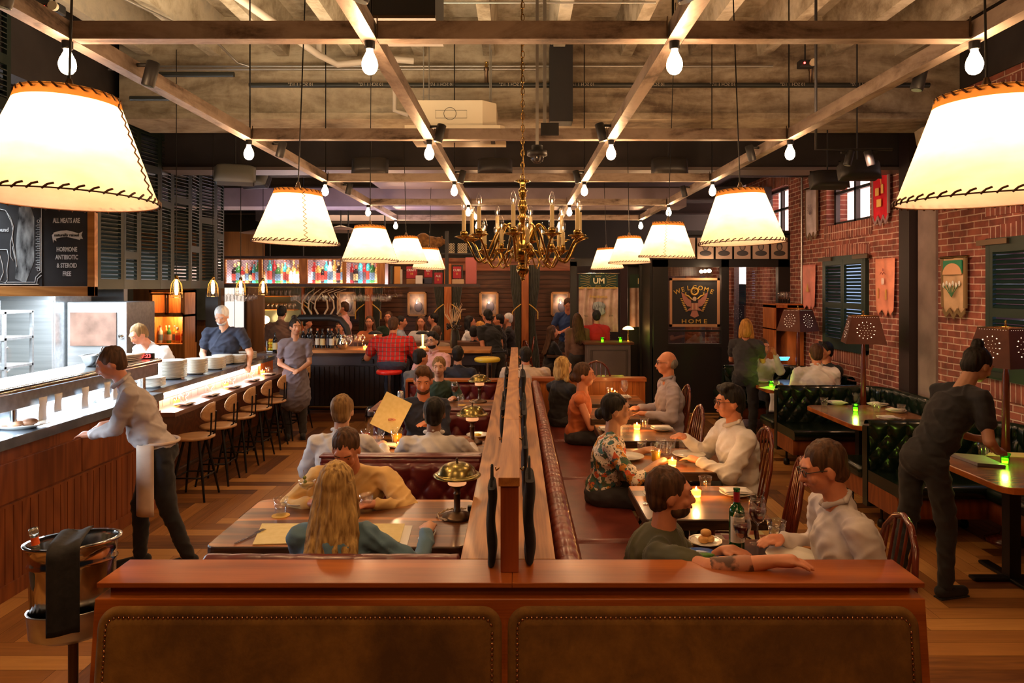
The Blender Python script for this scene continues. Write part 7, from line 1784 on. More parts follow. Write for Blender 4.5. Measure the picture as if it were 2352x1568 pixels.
votive(at(1771,889), 'lit green candle on the far green booth table', True, 'green candles in the booths', .8); plate(at(1750,877), .125, 'white plate on the far green booth table'); tumbler(at(1783,892), 'tumbler beside the green candle on the far booth table'); sheet([(1740,890),(1795,900),(1840,898),(1780,885)], TZ+.0005, M['paper'], 'menu', 'yellow menu on the far green booth table', 'menu'); tumbler(at(1727,876), 'stemless glass at the far end of the far booth table')
tn = MB().grid(lambda u, v: (.16*(u-.5)+.01*math.sin(5*v), -.012-.02*math.sin(3*u)*v, -.22*v), 8, 10); single(tn, 'hanging_napkin', M['napkin'], 'white napkin draped over the end of the dark booth bench', 'napkin', (3.16, 8.62, .74), solid=.012)
# ice bucket stand at front left
ib = thing('ice_bucket_stand', 'oval steel ice bucket on a stand left of the half wall', 'ice bucket', (-1.80, 2.86, 0)); ib.rotation_euler.z = .45
SXo, SYo = 1.0, .66; A = .165
def oval(prof): return MB().lathe(prof, n=36, sx=SXo, sy=SYo, cap=False)
zb = 1.025
oval([(A-.004,zb),(A+.010,zb+.002),(A+.010,zb-.010),(A-.004,zb-.016),(A-.012,zb-.075),(A-.004,zb-.085),(A-.012,zb-.095),(A-.016,zb-.34),(.001,zb-.345),(.001,zb-.335),(A-.022,zb-.33),(A-.014,zb-.02),(A-.006,zb)]).build('bucket', M['chrome'], ib)
oval([(A-.010,zb-.27),(A-.001,zb-.268),(A-.004,zb-.275),(A-.012,zb-.37),(A-.06,zb-.395),(.001,zb-.40)]).build('cradle', M['inox'], ib)
MB().tube([(0,0,zb-.40),(0,0,.02)], .019, 12).build('stand_pole', M['bronze'], ib); MB().lathe([(.15,0),(.145,.012),(.03,.03)], n=28).build('stand_base', M['bronze'], ib)
oval([(.001,zb-.075),(A-.018,zb-.08)]).build('ice_water', mottled('ice', (.30,.28,.26), (.65,.62,.58), 18, .15, bs=.6), ib)
cl = MB().grid(lambda u, v: ((-.02-.06*v*0)+.11*(u-.5)+(.03 if v < .4 else 0)*(1-v*2.5 if v < .4 else 0), (.085 if v < .08 else .085-.21*min(1,(v-.08)/.30) if v < .38 else -.128-.006*math.sin(6*u)), (zb+.012+.006*math.sin(8*u+3*v) if v < .36 else zb+.012-.34*(v-.36)/.64)), 10, 24)
single(cl, 'service_napkin', M['blackcloth'], 'black folded napkin draped over the ice bucket', 'napkin', (-1.80,2.86,0), rotz=.45, solid=.006)
cv = thing('chilled_bottle', 'clear glass bottle with orange neck band standing in the ice bucket', 'bottle', (-1.865, 2.80, .70)); cv.rotation_euler = (.06, -.10, 0)
MB().lathe([(.034,0),(.036,.01),(.036,.22),(.030,.26),(.015,.30),(.013,.37),(.017,.372),(.017,.39),(.0165,.40),(.012,.402)], n=24, cap=False).build('glass_body', mat('bottle_clear', (.62,.66,.60), .06, trans=.85, coat=.6), cv)
MB().lathe([(.0150,.335),(.0142,.366)], n=20, cap=False).build('neck_band', mat('orange_band', (.85,.12,.02), .5), cv)
# ================= people =================
def skinm(n, c): return mottled(n, tuple(q*.92 for q in c), tuple(min(1, q*1.08) for q in c), 14, .48, bs=.03)
SK = {'l': skinm('fair_skin', (.62,.33,.21)), 'm': skinm('medium_skin', (.48,.24,.14)), 'r': skinm('ruddy_skin', (.60,.23,.12)), 'd': skinm('brown_skin', (.24,.11,.06))}
def hairm(n, c1, c2): return mottled(n, c1, c2, 9, .6, bs=.6, detail=8, spec=.25, stretch=(7,7,.7), p=(.32,.68))
HR = {'blonde': hairm('blonde_hair', (.20,.10,.03), (.70,.46,.16)), 'brown': hairm('brown_hair', (.035,.016,.008), (.11,.05,.022)), 'black': hairm('black_hair', (.005,.004,.004), (.022,.017,.014)), 'grey': hairm('grey_hair', (.10,.09,.085), (.28,.25,.23)), 'white': hairm('white_hair', (.45,.45,.45), (.72,.72,.72)), 'ginger': hairm('strawberry_hair', (.36,.15,.03), (.72,.36,.08)), 'sandy': hairm('sandy_hair', (.12,.06,.02), (.30,.17,.06))}
def cloth(n, c, k=.15): return mottled(n, tuple(q*(1-k) for q in c), tuple(min(1, q*(1+k)) for q in c), 5, .85, bs=.35, detail=5, stretch=(1,1,1.4), sheen=.1)
CL = {n: cloth(n+'_cloth', c) for n, c in dict(white=(.66,.62,.60), cream=(.70,.56,.38), olive=(.050,.048,.018), yellow=(.68,.43,.16), navy=(.014,.018,.04), denim=(.10,.19,.27), lavender=(.36,.31,.36), pink=(.62,.33,.33), black=(.010,.009,.011), grey=(.10,.09,.085), red=(.42,.010,.010), orange=(.55,.14,.04), blue=(.02,.05,.16), ltblue=(.28,.34,.42), brown=(.16,.08,.05), beige=(.58,.44,.34), green=(.012,.030,.014), dkgrey=(.035,.032,.035), khaki=(.30,.20,.13), pale=(.52,.46,.44), jeans=(.035,.05,.09), smoke=(.15,.13,.16)).items()}
def plaid():
    m = mat('red_plaid', (.6,.02,.02), .85); t, b = nt(m); v = coords(t, (1,1,1), rnd=False); out = None
    sx = t.nodes.new('ShaderNodeSeparateXYZ'); t.links.new(v, sx.inputs[0])
    def stripe(sock, per, off=0):
        a = node(t, 'ShaderNodeMath', operation='MULTIPLY_ADD'); a.inputs[1].default_value = 1/per; a.inputs[2].default_value = off+50; t.links.new(sock, a.inputs[0])
        f = node(t, 'ShaderNodeMath', operation='FRACT'); t.links.new(a.outputs[0], f.inputs[0]); g = node(t, 'ShaderNodeMath', operation='LESS_THAN'); g.inputs[1].default_value = .22; t.links.new(f.outputs[0], g.inputs[0]); return g.outputs[0]
    c = None
    for s, col in ((stripe(sx.outputs[0], .062), (.22,.20,.19,1)), (stripe(sx.outputs[2], .062, .3), (.20,.03,.03,1))):
        mx = node(t, 'ShaderNodeMix', data_type='RGBA'); ml = node(t, 'ShaderNodeMath', operation='MULTIPLY'); ml.inputs[1].default_value = .8; t.links.new(s, ml.inputs[0]); t.links.new(ml.outputs[0], mx.inputs[0])
        if c is None: mx.inputs[6].default_value = (.62,.015,.012,1)
        else: t.links.new(c, mx.inputs[6])
        mx.inputs[7].default_value = col; c = mx.outputs[2]
    t.links.new(c, b.inputs['Base Color']); return m
CL['plaid'] = plaid()
def floral():
    m = mat('floral_print', (.7,.6,.5), .8); t, b = nt(m); v = coords(t, (1,1,1), rnd=False); n0 = noise(t, v, 14, 3)
    av = node(t, 'ShaderNodeVectorMath', operation='MULTIPLY_ADD'); av.inputs[1].default_value = (.05,.05,.05); t.links.new(n0.outputs['Color'], av.inputs[0]); t.links.new(v, av.inputs[2])
    vo = node(t, 'ShaderNodeTexVoronoi'); vo.inputs['Scale'].default_value = 24; t.links.new(av.outputs[0], vo.inputs['Vector']); sp = t.nodes.new('ShaderNodeSeparateColor'); t.links.new(vo.outputs['Color'], sp.inputs[0])
    r = ramp(t, [(0,(.74,.64,.54)),(.40,(.72,.62,.52)),(.41,(.62,.26,.04)),(.52,(.60,.10,.03)),(.60,(.05,.12,.07)),(.74,(.04,.14,.16)),(.86,(.74,.64,.54)),(1,(.70,.60,.50))]); r.color_ramp.interpolation = 'CONSTANT'
    t.links.new(sp.outputs[0], r.inputs[0]); n2 = noise(t, v, 60, 2); mx = node(t, 'ShaderNodeMix', data_type='RGBA'); g = ramp(t, [(.56,(0,0,0)),(.60,(1,1,1))]); t.links.new(n2.outputs['Fac'], g.inputs[0]); t.links.new(g.outputs[0], mx.inputs[0]); t.links.new(r.outputs[0], mx.inputs[6]); mx.inputs[7].default_value = (.10,.09,.07,1)
    t.links.new(mx.outputs[2], b.inputs['Base Color']); return m
CL['floral'] = floral()
M['eyew'] = mat('eye_white', (.7,.66,.62), .2); M['iris'] = mat('iris', (.03,.018,.01), .15); M['lips'] = mat('lips', (.36,.11,.08), .45)
from mathutils.noise import noise as noise_
import numpy as np
def fuse(mb, name, mt, parent, vox, smooth=6, fold=0, hairy=False):
    me = mb.mesh('tmp', [mt]); o = bpy.data.objects.new('tmp', me); C.objects.link(o)
    r = o.modifiers.new('r', 'REMESH'); r.mode = 'VOXEL'; r.voxel_size = vox; r.use_smooth_shade = True
    if smooth: s = o.modifiers.new('s', 'SMOOTH'); s.iterations = smooth; s.factor = .5
    dg = bpy.context.evaluated_depsgraph_get(); m2 = bpy.data.meshes.new_from_object(o.evaluated_get(dg)); bpy.data.objects.remove(o)
    if fold:
        n_ = len(m2.vertices); co = np.empty(n_*3); no = np.empty(n_*3); m2.vertices.foreach_get('co', co); m2.vertices.foreach_get('normal', no); co = co.reshape(-1,3); no = no.reshape(-1,3)
        F_ = (lambda a, b_, c_: noise_((a*48, b_*48, c_*6))+.6*noise_((a*20+5, b_*20, c_*9))) if hairy else (lambda a, b_, c_: 1.1*(1-abs(noise_((a*6+3, b_*6, c_*9+a*6)))*2.6)**2-.4+.55*noise_((a*15, b_*15, c_*30)))
        k_ = np.array([F_(*q_) for q_ in co.tolist()]); m2.vertices.foreach_set('co', (co+no*(fold*k_)[:,None]).ravel()); m2.update()
    m2.materials.clear(); m2.materials.append(mt)
    q = bpy.data.objects.new(name, m2); C.objects.link(q); q.parent = parent; return q
def V(*a): return Vector(a)
def two_bone(a, c, l1, l2, pole):
    d = c-a; L = max(1e-4, min(d.length, (l1+l2)*.995)); d.normalize(); c = a+d*L
    k = (l1*l1-l2*l2+L*L)/(2*L); h = math.sqrt(max(0, l1*l1-k*k)); p = pole-d*pole.dot(d)
    if p.length < 1e-4: p = V(0,0,-1)
    p.normalize(); return a+d*k+p*h, c
def person(lb, x, y, face, seat=None, top=None, lean=.1, sl=0, yaw=0, pitch=0, LH=None, RH=None, skin='l', hair='brown', style='short', shirt='white', sleeve='long', pants='dkgrey', w=1.0, near=0, glasses=False, beard=None, apron=None, h=1.0, group=None, collar=True, step=0, dress=False, elbowL=None, elbowR=None, legs=True, tattoo=False):
    r = thing('person', lb, 'person', (x, y, 0), face, group)
    vox = (.0068, .010, .014)[near if near < 3 else 2] if near is not None else .014
    inv = Matrix.Rotation(-face, 3, 'Z')
    def loc(p): return inv @ (V(*p)-V(x, y, 0))
    hz = (seat+.10) if seat is not None else .93*h
    ht = top if top is not None else hz+.83*h
    hd = (Matrix.Rotation(-pitch-.0, 3, 'X') @ V(0,0,1))
    hd = Matrix.Rotation(yaw, 3, 'Z') @ hd
    cosl = math.cos(lean)
    HS = 1.0*h; TL = (ht-hz-(.10+.125+.10)*HS*max(.8, math.cos(pitch)))/cosl; TL = max(.36, min(.56, TL))
    t = V(math.sin(sl), math.sin(lean), cosl).normalized(); sd = V(1,0,0)-t*t.x; sd.normalize(); fw = t.cross(sd)*-1 if False else sd.cross(t)*-1
    fw = t.cross(sd); fw = fw if fw.y > 0 else -fw
    P = V(0,0,hz); CH = P+t*TL*.66; NB = P+t*TL
    nk = NB + (t*.5+hd*.5).normalized()*.075*HS; HC = nk+hd*.105*HS + (Matrix.Rotation(yaw,3,'Z') @ V(0,1,0))*(.018+.05*math.sin(pitch))
    ROT = Matrix.Rotation(yaw, 3, 'Z') @ Matrix.Rotation(-pitch, 3, 'X')
    def H(a, b, c): return HC+ROT @ V(a*HS, b*HS, c*HS)
    S = {s: NB+sd*(.178*s*w)-t*.055 for s in (-1, 1)}
    tgt = {-1: LH, 1: RH}; arms = {}
    for s in (-1, 1):
        g = tgt[s]
        if g is None: c = V(.16*s, .40 if seat is not None else .06, (hz+.14) if seat is not None else hz-.12)
        else: c = loc(g)
        pole = {-1: elbowL, 1: elbowR}[s]; pole = V(*pole) if pole else V(.55*s, -.5, -.9)
        e, c = two_bone(S[s], c, .285*h, .25*h, pole); arms[s] = (e, c)
    b = MB(); n = 12
    b.ell(H(0,-.010,.018), (.074*HS,.092*HS,.098*HS), ROT, 18, 12); b.ell(H(0,.024,-.040), (.058*HS,.066*HS,.075*HS), ROT, 16, 10); b.ell(H(0,.055,-.083),(.030*HS,.026*HS,.024*HS),ROT)
    b.ell(H(0,.070,.012),(.056*HS,.022*HS,.050*HS),ROT); b.cap(H(0,.088,.008),H(0,.106,-.030),.009*HS,.0145*HS,8)
    for s in (-1,1):
        b.ell(H(.076*s,-.004,-.012),(.010*HS,.020*HS,.031*HS),ROT); b.ell(H(.036*s,.068,-.030),(.024*HS,.020*HS,.024*HS),ROT); b.cap(H(.012*s,.088,.030),H(.046*s,.076,.030),.010*HS,.010*HS,8); b.ell(H(.010*s,.098,-.034),(.008*HS,.010*HS,.007*HS),ROT)
    b.ell(H(0,.084,-.058),(.024*HS,.013*HS,.010*HS),ROT); b.cap(NB-t*.03, H(0,-.022,-.075), .062*HS*(.9+.1*w), .053*HS, n)
    b.cap(P, CH, .085, .085, n); b.cap(S[-1], S[1], .042, .042, n)
    for s in (-1, 1):
        e, c = arms[s]; b.cap(S[s], e, .047*w, .038*w, n); b.cap(e, c, .040*w, .026, n); d = (c-e).normalized()
        if tgt[s] is not None and abs(d.z) < .75: d = V(d.x, d.y, d.z*.35).normalized()
        up = V(0,0,1)-d*d.z; up = up.normalized() if up.length > .1 else V(0,-1,0); lat = d.cross(up)*1.0
        k = c+d*.045; b.cap(c, k+d*.02, .026, .028, 10); 
        for q in (-1,1): b.cap(c+lat*.012*q, k+lat*.022*q+d*.02, .018, .015, 8)
        for i, L_ in enumerate((.066,.076,.072,.056)):
            a0 = k+lat*(-.030+.020*i)+d*.030; a1 = a0+d*L_*.52-up*.010; a2 = a1+(d*.75-up*.55).normalized()*L_*.50; b.cap(a0, a1, .0092, .0085, 6); b.cap(a1, a2, .0085, .007, 6)
        inn = lat*(-1 if (S[s]-S[-s]).dot(lat) > 0 else 1); b.cap(c+d*.02+inn*.020, c+d*.055+inn*.048-up*.008, .012, .010, 6); b.cap(c+d*.055+inn*.048-up*.008, c+d*.085+inn*.050-up*.014, .010, .008, 6)
    K = {}
    for s in (-1, 1):
        hp = P+V(.09*s,0,-.02)
        if seat is not None: kn = V(.13*s, .43*h, seat+.055); an = V(.13*s, .43*h-.03+.03*s, .09)
        else: kn = V(.10*s, .03+step*s*.22, .50*h); an = V(.10*s, -.02+step*s*.42-abs(step)*.05, .09)
        K[s] = (hp, kn, an)
        if legs: b.cap(hp, kn, .07, .05, n); b.cap(kn, an, .045, .035, n); b.cap(an-V(0,.03,.04), an+V(0,.13,-.05), .035, .03, 8)
    fuse(b, 'body', SK[skin], r, vox, 3)
    q = MB()
    for s in (-1, 1): q.ell(H(.031*s,.0785,.006),(.0125*HS,.0085*HS,.0085*HS),ROT,10,7)
    for s in (-1, 1): q.ell(H(.031*s,.0865,.006),(.0052*HS,.003*HS,.0052*HS),ROT,8,5,1)
    q.build('eyes', [M['eyew'], M['iris']], r)
    MB().ell(H(0,.0955,-.0585),(.021*HS,.006*HS,.0065*HS),ROT,12,6).build('mouth', M['lips'], r)
    q = MB(); [q.cap(H(.015*s,.0965,.027),H(.046*s,.085,.030),.0035,.003,5) for s in (-1,1)]; q.build('eyebrows', HR[hair], r)
    if tattoo:
        e, c = arms[1]; MB().cap(e.lerp(c,.06), e.lerp(c,.58), .0405*w, .0335*w, 18).build('tattoo', mottled('tattoo_ink', (.09,.035,.02), (.40,.15,.085), 16, .5, bs=0, p=(.44,.54)), r)
    # shirt
    m = MB(); R_ = Matrix(((sd.x,fw.x,t.x),(sd.y,fw.y,t.y),(sd.z,fw.z,t.z)))
    m.ell(P+t*.02, (.160*w,.128*w,.13), R_, 18, 10); m.ell(P+t*TL*.30+fw*.012, (.158*w,.128*w,.17), R_, 18, 10); m.ell(CH-t*.02, (.178*w,.128*w,.18), R_, 18, 10)
    m.cap(S[-1], S[1], .062, .062, 14); [m.cap(NB-t*.02, S[s]+t*.01, .055, .055, 12) for s in (-1,1)]
    for s in (-1, 1):
        e, c = arms[s]
        if sleeve == 'none': m.cap(S[s], S[s].lerp(e,.08), .060*w, .058*w, 12)
        elif sleeve == 'short': m.cap(S[s], S[s].lerp(e,.60), .064*w, .060*w, 12)
        else:
            f = .93 if sleeve == 'long' else .35; m.cap(S[s], e, .062*w, .053*w, 12); m.cap(e, e.lerp(c,f), .054*w, .040, 12)
            mid = S[s].lerp(e,.5); m.ell(mid+V(0,0,-.01), (.062*w,.062*w,.062*w))
    if collar: m.cap(NB-t*.01-fw*.008, NB+t*.014-fw*.010, .070*HS, .064*HS, 14)
    if dress:
        if seat is None: m.cap(P, V(0,0,.55), .17, .21, 16)
    so = fuse(m, 'shirt' if not dress else 'dress', CL[shirt], r, max(vox, .009), 4, .010)
    if collar and shirt not in ('olive','yellow','green','black','navy','denim','red','orange','plaid') and near < 2:
        q = MB()
        for s in (-1, 1): q.prism([(0,0),(.065,0),(.05,-.035)], -.002, .002).v[-0:] if False else q.cap(NB+sd*.02*s+fw*.068+t*.02, NB+sd*.068*s-fw*.01+t*.045, .016, .012, 6); q.cap(NB+sd*.068*s-fw*.01+t*.045, NB-fw*.055+t*.055, .014, .014, 6)
        q.build('collar', CL[shirt], r)
    if legs:
        m = MB(); m.ell(P-t*.03, (.158*w,.128*w,.115), R_, 18, 9)
        for s in (-1, 1): hp, kn, an = K[s]; m.cap(hp, kn, .088*w, .068, 14); m.cap(kn, an+V(0,0,-.005), .064, .050, 12)
        fuse(m, 'trousers', CL[pants], r, max(vox, .012), 3, .009)
        for s in (-1, 1):
            an = K[s][2]; q = MB(); q.cap(an+V(0,-.035,-.045), an+V(0,.145,-.055), .040, .034, 10); q.box(tuple(an+V(-.032,-.06,-.09)), tuple(an+V(.032,.165,-.08))); q.build('shoe', CL['black'], r)
    if apron:
        m = MB().grid(lambda u, v: ((.17+.02*v)*math.sin((u-.5)*2.6)*w, .155*math.cos((u-.5)*2.6)+.02*math.sin(9*u), hz+.06-(.50 if seat is None else .2)*v), 20, 8); m.build('apron', CL[apron], r, solid=.006)
        MB().tube([(.165*w*math.sin(a),.138*w*math.cos(a),hz+.06) for a in [2*PI*i/24 for i in range(24)]], .012, 6, closed=True).build('apron_tie', CL[apron], r)
    # hair
    m = MB(); hv = max(vox*.9, .0065)
    if style != 'bald':
        m.ell(H(0,-.022,.034), (.083*HS,.098*HS,.096*HS), ROT, 18, 12)
        if style in ('short','messy','quiff','bun','bunhigh'): m.ell(H(0,-.052,-.018),(.072*HS,.062*HS,.070*HS),ROT); [m.ell(H(.068*s,-.012,.022),(.014*HS,.030*HS,.040*HS),ROT) for s in (-1,1)]
        if style in ('quiff','messy'): m.cap(H(-.04,.050,.095),H(.045,.052,.098),.026*HS,.028*HS,8); m.ell(H(0,.01,.115),(.060*HS,.06*HS,.028*HS),ROT)
        if style == 'bun': m.ell(H(0,-.118,-.030),(.042*HS,.040*HS,.042*HS),ROT)
        if style == 'bunhigh': m.ell(H(0,-.06,.135),(.042*HS,.040*HS,.038*HS),ROT)
        if style in ('bob','long'):
            [m.cap(H(.066*s,-.02,.03),H(.080*s,-.02,-.13),.030*HS,.036*HS,10) for s in (-1,1)]; m.ell(H(0,-.070,-.05),(.086*HS,.050*HS,.105*HS),ROT)
        if style == 'long':
            random.seed(4)
            for i in range(15):
                u = -1+2*i/14; a = H(.070*u,-.085+.03*u*u,.02); bb = a+V(.035*u,-.035,-.22); cc = V(bb.x+.012*u, min(bb.y, (P+t*TL*.5).y-.13)-.01, bb.z-.20-.05*random.random()); m.cap(a, bb, .024, .022, 7); m.cap(bb, cc, .022, .010, 7)
    else: m.ell(H(0,-.050,-.002),(.076*HS,.064*HS,.066*HS),ROT)
    hs = HR[hair]
    fuse(m, 'hair', hs, r, hv, 2, .0065, True)
    if beard:
        q = MB(); q.ell(H(0,.030,-.072),(.060*HS,.062*HS,.042*HS),ROT); q.build('beard', HR[beard], r)
    if glasses:
        q = MB()
        for s in (-1,1): q.tube([H(.032*s+.021*math.cos(a),.098,.004+.015*math.sin(a)) for a in [2*PI*i/14 for i in range(14)]], .0022, 5, closed=True); q.tube([H(.052*s,.096,.008),H(.076*s,.03,.010),H(.079*s,-.01,.004)], .002, 5)
        q.tube([H(-.011,.100,.008),H(.011,.100,.008)], .002, 5); q.build('glasses', M['black'], r)
    return r
BK, FW_, RT_, LT = 0, PI, -PI/2, PI/2     # facing away, towards camera, right, left
TB = .79
person('woman with long blonde hair and denim shirt, back turned, at the nearest booth', -.86, 3.28, BK+.05, .46, 1.235, .22, hair='blonde', style='long', shirt='denim', w=.92, RH=(-.46,3.62,TB), LH=(-.92,3.58,TB), elbowR=(.8,-.1,-.6), elbowL=(-.35,-.3,-1), collar=False, near=0, yaw=-.05)
person('man in a yellow sweater bowing his head, seated facing the camera in the nearest booth', -1.02, 4.50, FW_, .46, 1.20, .42, pitch=.55, hair='brown', shirt='yellow', w=1.14, skin='r', RH=(-1.20,4.10,TB), LH=(-.82,4.08,TB), elbowR=(1,-.1,-.6), elbowL=(-1,-.1,-.6), near=0, collar=False)
person('man in a white shirt, back to the camera, left of two in the second booth', -1.30, 5.16, BK, .46, 1.27, .16, hair='sandy', shirt='white', w=1.05, near=1, RH=(-1.05,5.55,TB), LH=(-1.5,5.5,TB))
person('dark haired man in white shirt, back turned, right of two in the second booth', -.62, 5.18, BK, .46, 1.245, .2, hair='black', shirt='white', w=1.12, skin='d', near=1, RH=(-.36,5.60,TB), LH=(-.85,5.6,TB))
p_ = person('bearded man in dark blue holding up a menu in the second booth', -.84, 6.34, FW_+.1, .46, 1.36, .15, pitch=.25, hair='brown', style='messy', shirt='navy', skin='r', beard='brown', near=1, RH=(-1.10,6.02,.92), LH=(-.75,5.98,.88))
single(MB().box((-.12,-.002,-.15),(.12,.002,.15)), 'menu', M['paper'], 'yellow menu held up by the bearded man in the second booth', 'menu', (-1.06, 5.93, .98)).rotation_euler = (-.4, .45, 0)
person('man in a dark green sweater facing the camera in the third booth', -.92, 8.36, FW_, .46, 1.235, .12, hair='sandy', shirt='green', near=1, skin='l', RH=(-1.1,7.95,TB), LH=(-.70,7.93,TB))
person('man with grey black hair and grey jacket, back turned, behind the farthest booth bench', -1.30, 9.25, BK-.4, .46, 1.25, .1, yaw=-.5, hair='black', shirt='grey', near=2, skin='r')
person('bearded man with black glasses and pink shirt behind the third booth', -1.18, 10.05, FW_-.35, .50, 1.42, .05, yaw=-.1, hair='black', style='quiff', shirt='pink', glasses=True, beard='black', near=1, skin='l', w=1.12)
person('man in a navy jacket, back to the camera, behind the farthest booth bench', -.80, 9.45, BK, .46, 1.27, .1, hair='black', shirt='navy', near=2, w=1.1)
person('broad man in a beige shirt, back to the camera, beyond the end of the divider', .12, 9.40, BK+.1, .46, 1.26, .25, hair='black', shirt='beige', near=1, w=1.45, skin='r')
person('man in a red plaid shirt seated at the bar on the red stool', PX(900,10.3), 10.30, BK, .84, 1.56, .22, pitch=.25, hair='brown', shirt='plaid', sleeve='short', w=1.38, near=1, pants='jeans', skin='r', LH=(PX(862,10.6),10.62,1.11), RH=(PX(940,10.6),10.62,1.11))
# right hand side
person('woman in a floral blouse with dark bun, seated on the banquette', .62, 5.18, RT_-.15, .46, 1.29, .20, hair='black', style='bun', shirt='floral', sleeve='mid', w=.96, near=0, skin='m', RH=(1.00,5.02,TB), LH=(.98,5.42,TB), collar=False, elbowR=(.6,.2,-.7))
person('dark haired man in a white shirt facing left, across from the floral blouse', 1.66, 5.16, LT+.1, .46, 1.35, .16, hair='black', style='quiff', shirt='white', w=1.16, near=0, skin='r', glasses=True, pitch=.05, LH=(1.30,5.05,TB+.01), RH=(1.28,5.38,.90), elbowL=(-.6,.1,-.8))
person('man in olive t-shirt with tattooed forearm resting on the half wall', .60, 3.30, RT_-.25, .46, 1.235, .24, yaw=.15, hair='brown', style='short', shirt='olive', sleeve='short', w=1.15, near=0, skin='r', RH=(1.02,2.80,.96), LH=(.98,3.36,TB), elbowR=(.6,-.35,-.1), collar=False, beard='brown', tattoo=True)
person('man in a pale shirt with glasses at the front right, facing left', 1.56, 3.22, LT-.05, .46, 1.36, .18, pitch=.25, hair='brown', shirt='pale', w=1.15, near=0, skin='r', glasses=True, LH=(1.32,3.04,TB), RH=(1.30,3.46,TB+.02))
person('bald man in a lavender shirt with glasses seated facing left', 1.56, 7.12, LT, .46, 1.42, .06, hair='grey', style='bald', shirt='lavender', w=1.12, near=1, skin='r', glasses=True, LH=(1.28,6.95,TB), RH=(1.26,7.3,TB))
person('woman in an orange red top seated on the banquette facing right', .60, 7.15, RT_-.2, .46, 1.30, .14, hair='brown', shirt='orange', sleeve='none', w=.92, near=1, skin='r', RH=(.92,7.0,TB), LH=(.95,7.3,TB), style='bun', collar=False)
person('woman with thick blonde hair and black top on the banquette', .48, 8.02, BK-.9, .46, 1.27, .1, hair='blonde', style='bob', shirt='black', near=1, w=.95)
person('waitress in black bending over the nearest green booth table', 2.72, 4.72, RT_+.25, None, None, .62, pitch=.45, hair='black', style='bunhigh', shirt='black', sleeve='short', pants='black', near=0, skin='m', h=.97, w=.96, LH=(3.22,4.98,.98), RH=(3.20,4.70,.95), step=.25, collar=False)
person('man in a white shirt at the far booth raising his hands to his face', 3.45, 10.0, FW_+.25, .48, 1.33, .1, hair='brown', shirt='white', near=2, skin='r', RH=(3.35,9.72,1.12), LH=(3.55,9.70,1.10), w=1.1, collar=True)
person('man in a white shirt, back to the camera, at the far green booth', 3.70, 8.68, BK-.1, .47, 1.36, .12, hair='brown', shirt='white', near=1, w=1.2, skin='r')
person('man in a dark suit turned left at the far green booth', 4.12, 9.32, LT+.35, .47, 1.34, .1, hair='black', shirt='black', near=1, w=1.1, skin='r')
person('waitress with strawberry blonde hair standing at the far booth', 3.02, 9.35, BK-.7, None, None, .08, hair='ginger', style='bob', shirt='dkgrey', sleeve='short', pants='black', near=1, h=.93, skin='r', LH=(3.12,9.72,1.12), RH=(3.3,9.6,1.10), collar=False)
# kitchen and left
person('grey haired man in a navy polo shirt working behind the chef counter', PX(520,9.3), 9.3, FW_+.1, None, None, .16, pitch=.45, hair='white', shirt='navy', sleeve='short', near=1, h=1.02, w=1.15, skin='l', beard='white', RH=(PX(470,9.0),9.05,1.02), LH=(PX(568,9.0),9.05,1.02))
person('chef in a white jacket bending behind the plate stacks', PX(415,8.2)-.12, 8.25, FW_-.5, None, None, .55, pitch=.5, hair='sandy', shirt='white', near=2, h=.95, w=1.25, skin='r', apron='white')
person('cook in a white jacket stooping behind the steel pass shelf', PX(85,6.0), 6.0, FW_-.4, None, None, .75, pitch=.5, hair='black', shirt='white', near=1, h=.93, w=1.35, skin='r')
person('server in a pale shirt and tan apron stooping beside the kitchen pass', -2.62, 5.15, LT+.55, None, None, .42, pitch=.3, hair='brown', shirt='pale', sleeve='long', pants='black', near=1, h=.93, w=1.0, skin='r', apron='beige', step=.35, LH=(-3.02,5.0,1.0), RH=(-3.05,5.3,1.02), group=None)
person('woman in a smoke blue dress standing before the bar, hands clasped', PX(678,9.5), 9.5, FW_+.3, None, None, .05, yaw=.3, hair='black', style='bunhigh', shirt='smoke', sleeve='short', near=1, h=.93, w=.92, skin='m', dress=True, RH=(PX(668,9.3),9.30,.95), LH=(PX(690,9.3),9.28,.95), collar=False)
person('bartender in a brown shirt, back to the camera behind the bar', PX(640,11.95), 11.95, BK, None, None, .18, pitch=.3, hair='black', shirt='brown', near=2, h=.98, w=1.1)
# people beyond the bar and in the back room
far = [(700,727,13.6,RT_,'black','brown','short','tall dark haired man in brown standing beyond the tap tower',True),
 (796,690,14.2,LT,'brown','pink','short','man in pink standing behind the antler taps',True),
 (850,722,13.4,FW_,'brown','orange','long','woman in an orange top beyond the bar left of the man in plaid',False),
 (782,735,13.6,FW_,'brown','pale','short','man in a pale shirt seated beyond the beer tap',False),
 (893,712,14.0,FW_,'brown','green','short','ruddy man in green standing behind the man in plaid',False),
 (916,722,13.8,RT_,'black','ltblue','short','dark haired man in light blue turned right beyond the bar',False),
 (968,722,13.4,FW_,'brown','pale','long','woman with long hair in a patterned blouse beyond the bar',False),
 (1001,716,14.4,LT,'black','khaki','short','woman in beige by the second timber column',False),
 (1003,745,12.2,BK,'brown','khaki','short','man in a tan jacket with his back turned at the bar end',False),
 (1073,722,13.2,RT_,'black','white','bob','woman with dark bob and white sleeves turned right at the far table',False),
 (1107,735,13.4,LT,'ginger','orange','bob','woman in orange facing left at the far table',False),
 (1152,718,13.9,LT,'black','black','short','ruddy man in black facing left beside the rightmost column',False),
 (1172,716,14.4,LT,'white','black','short','white haired man in black left of the rightmost timber column',False),
 (1088,745,12.6,BK,'black','black','short','dark suited man with his back turned left of the leaning server',False)]
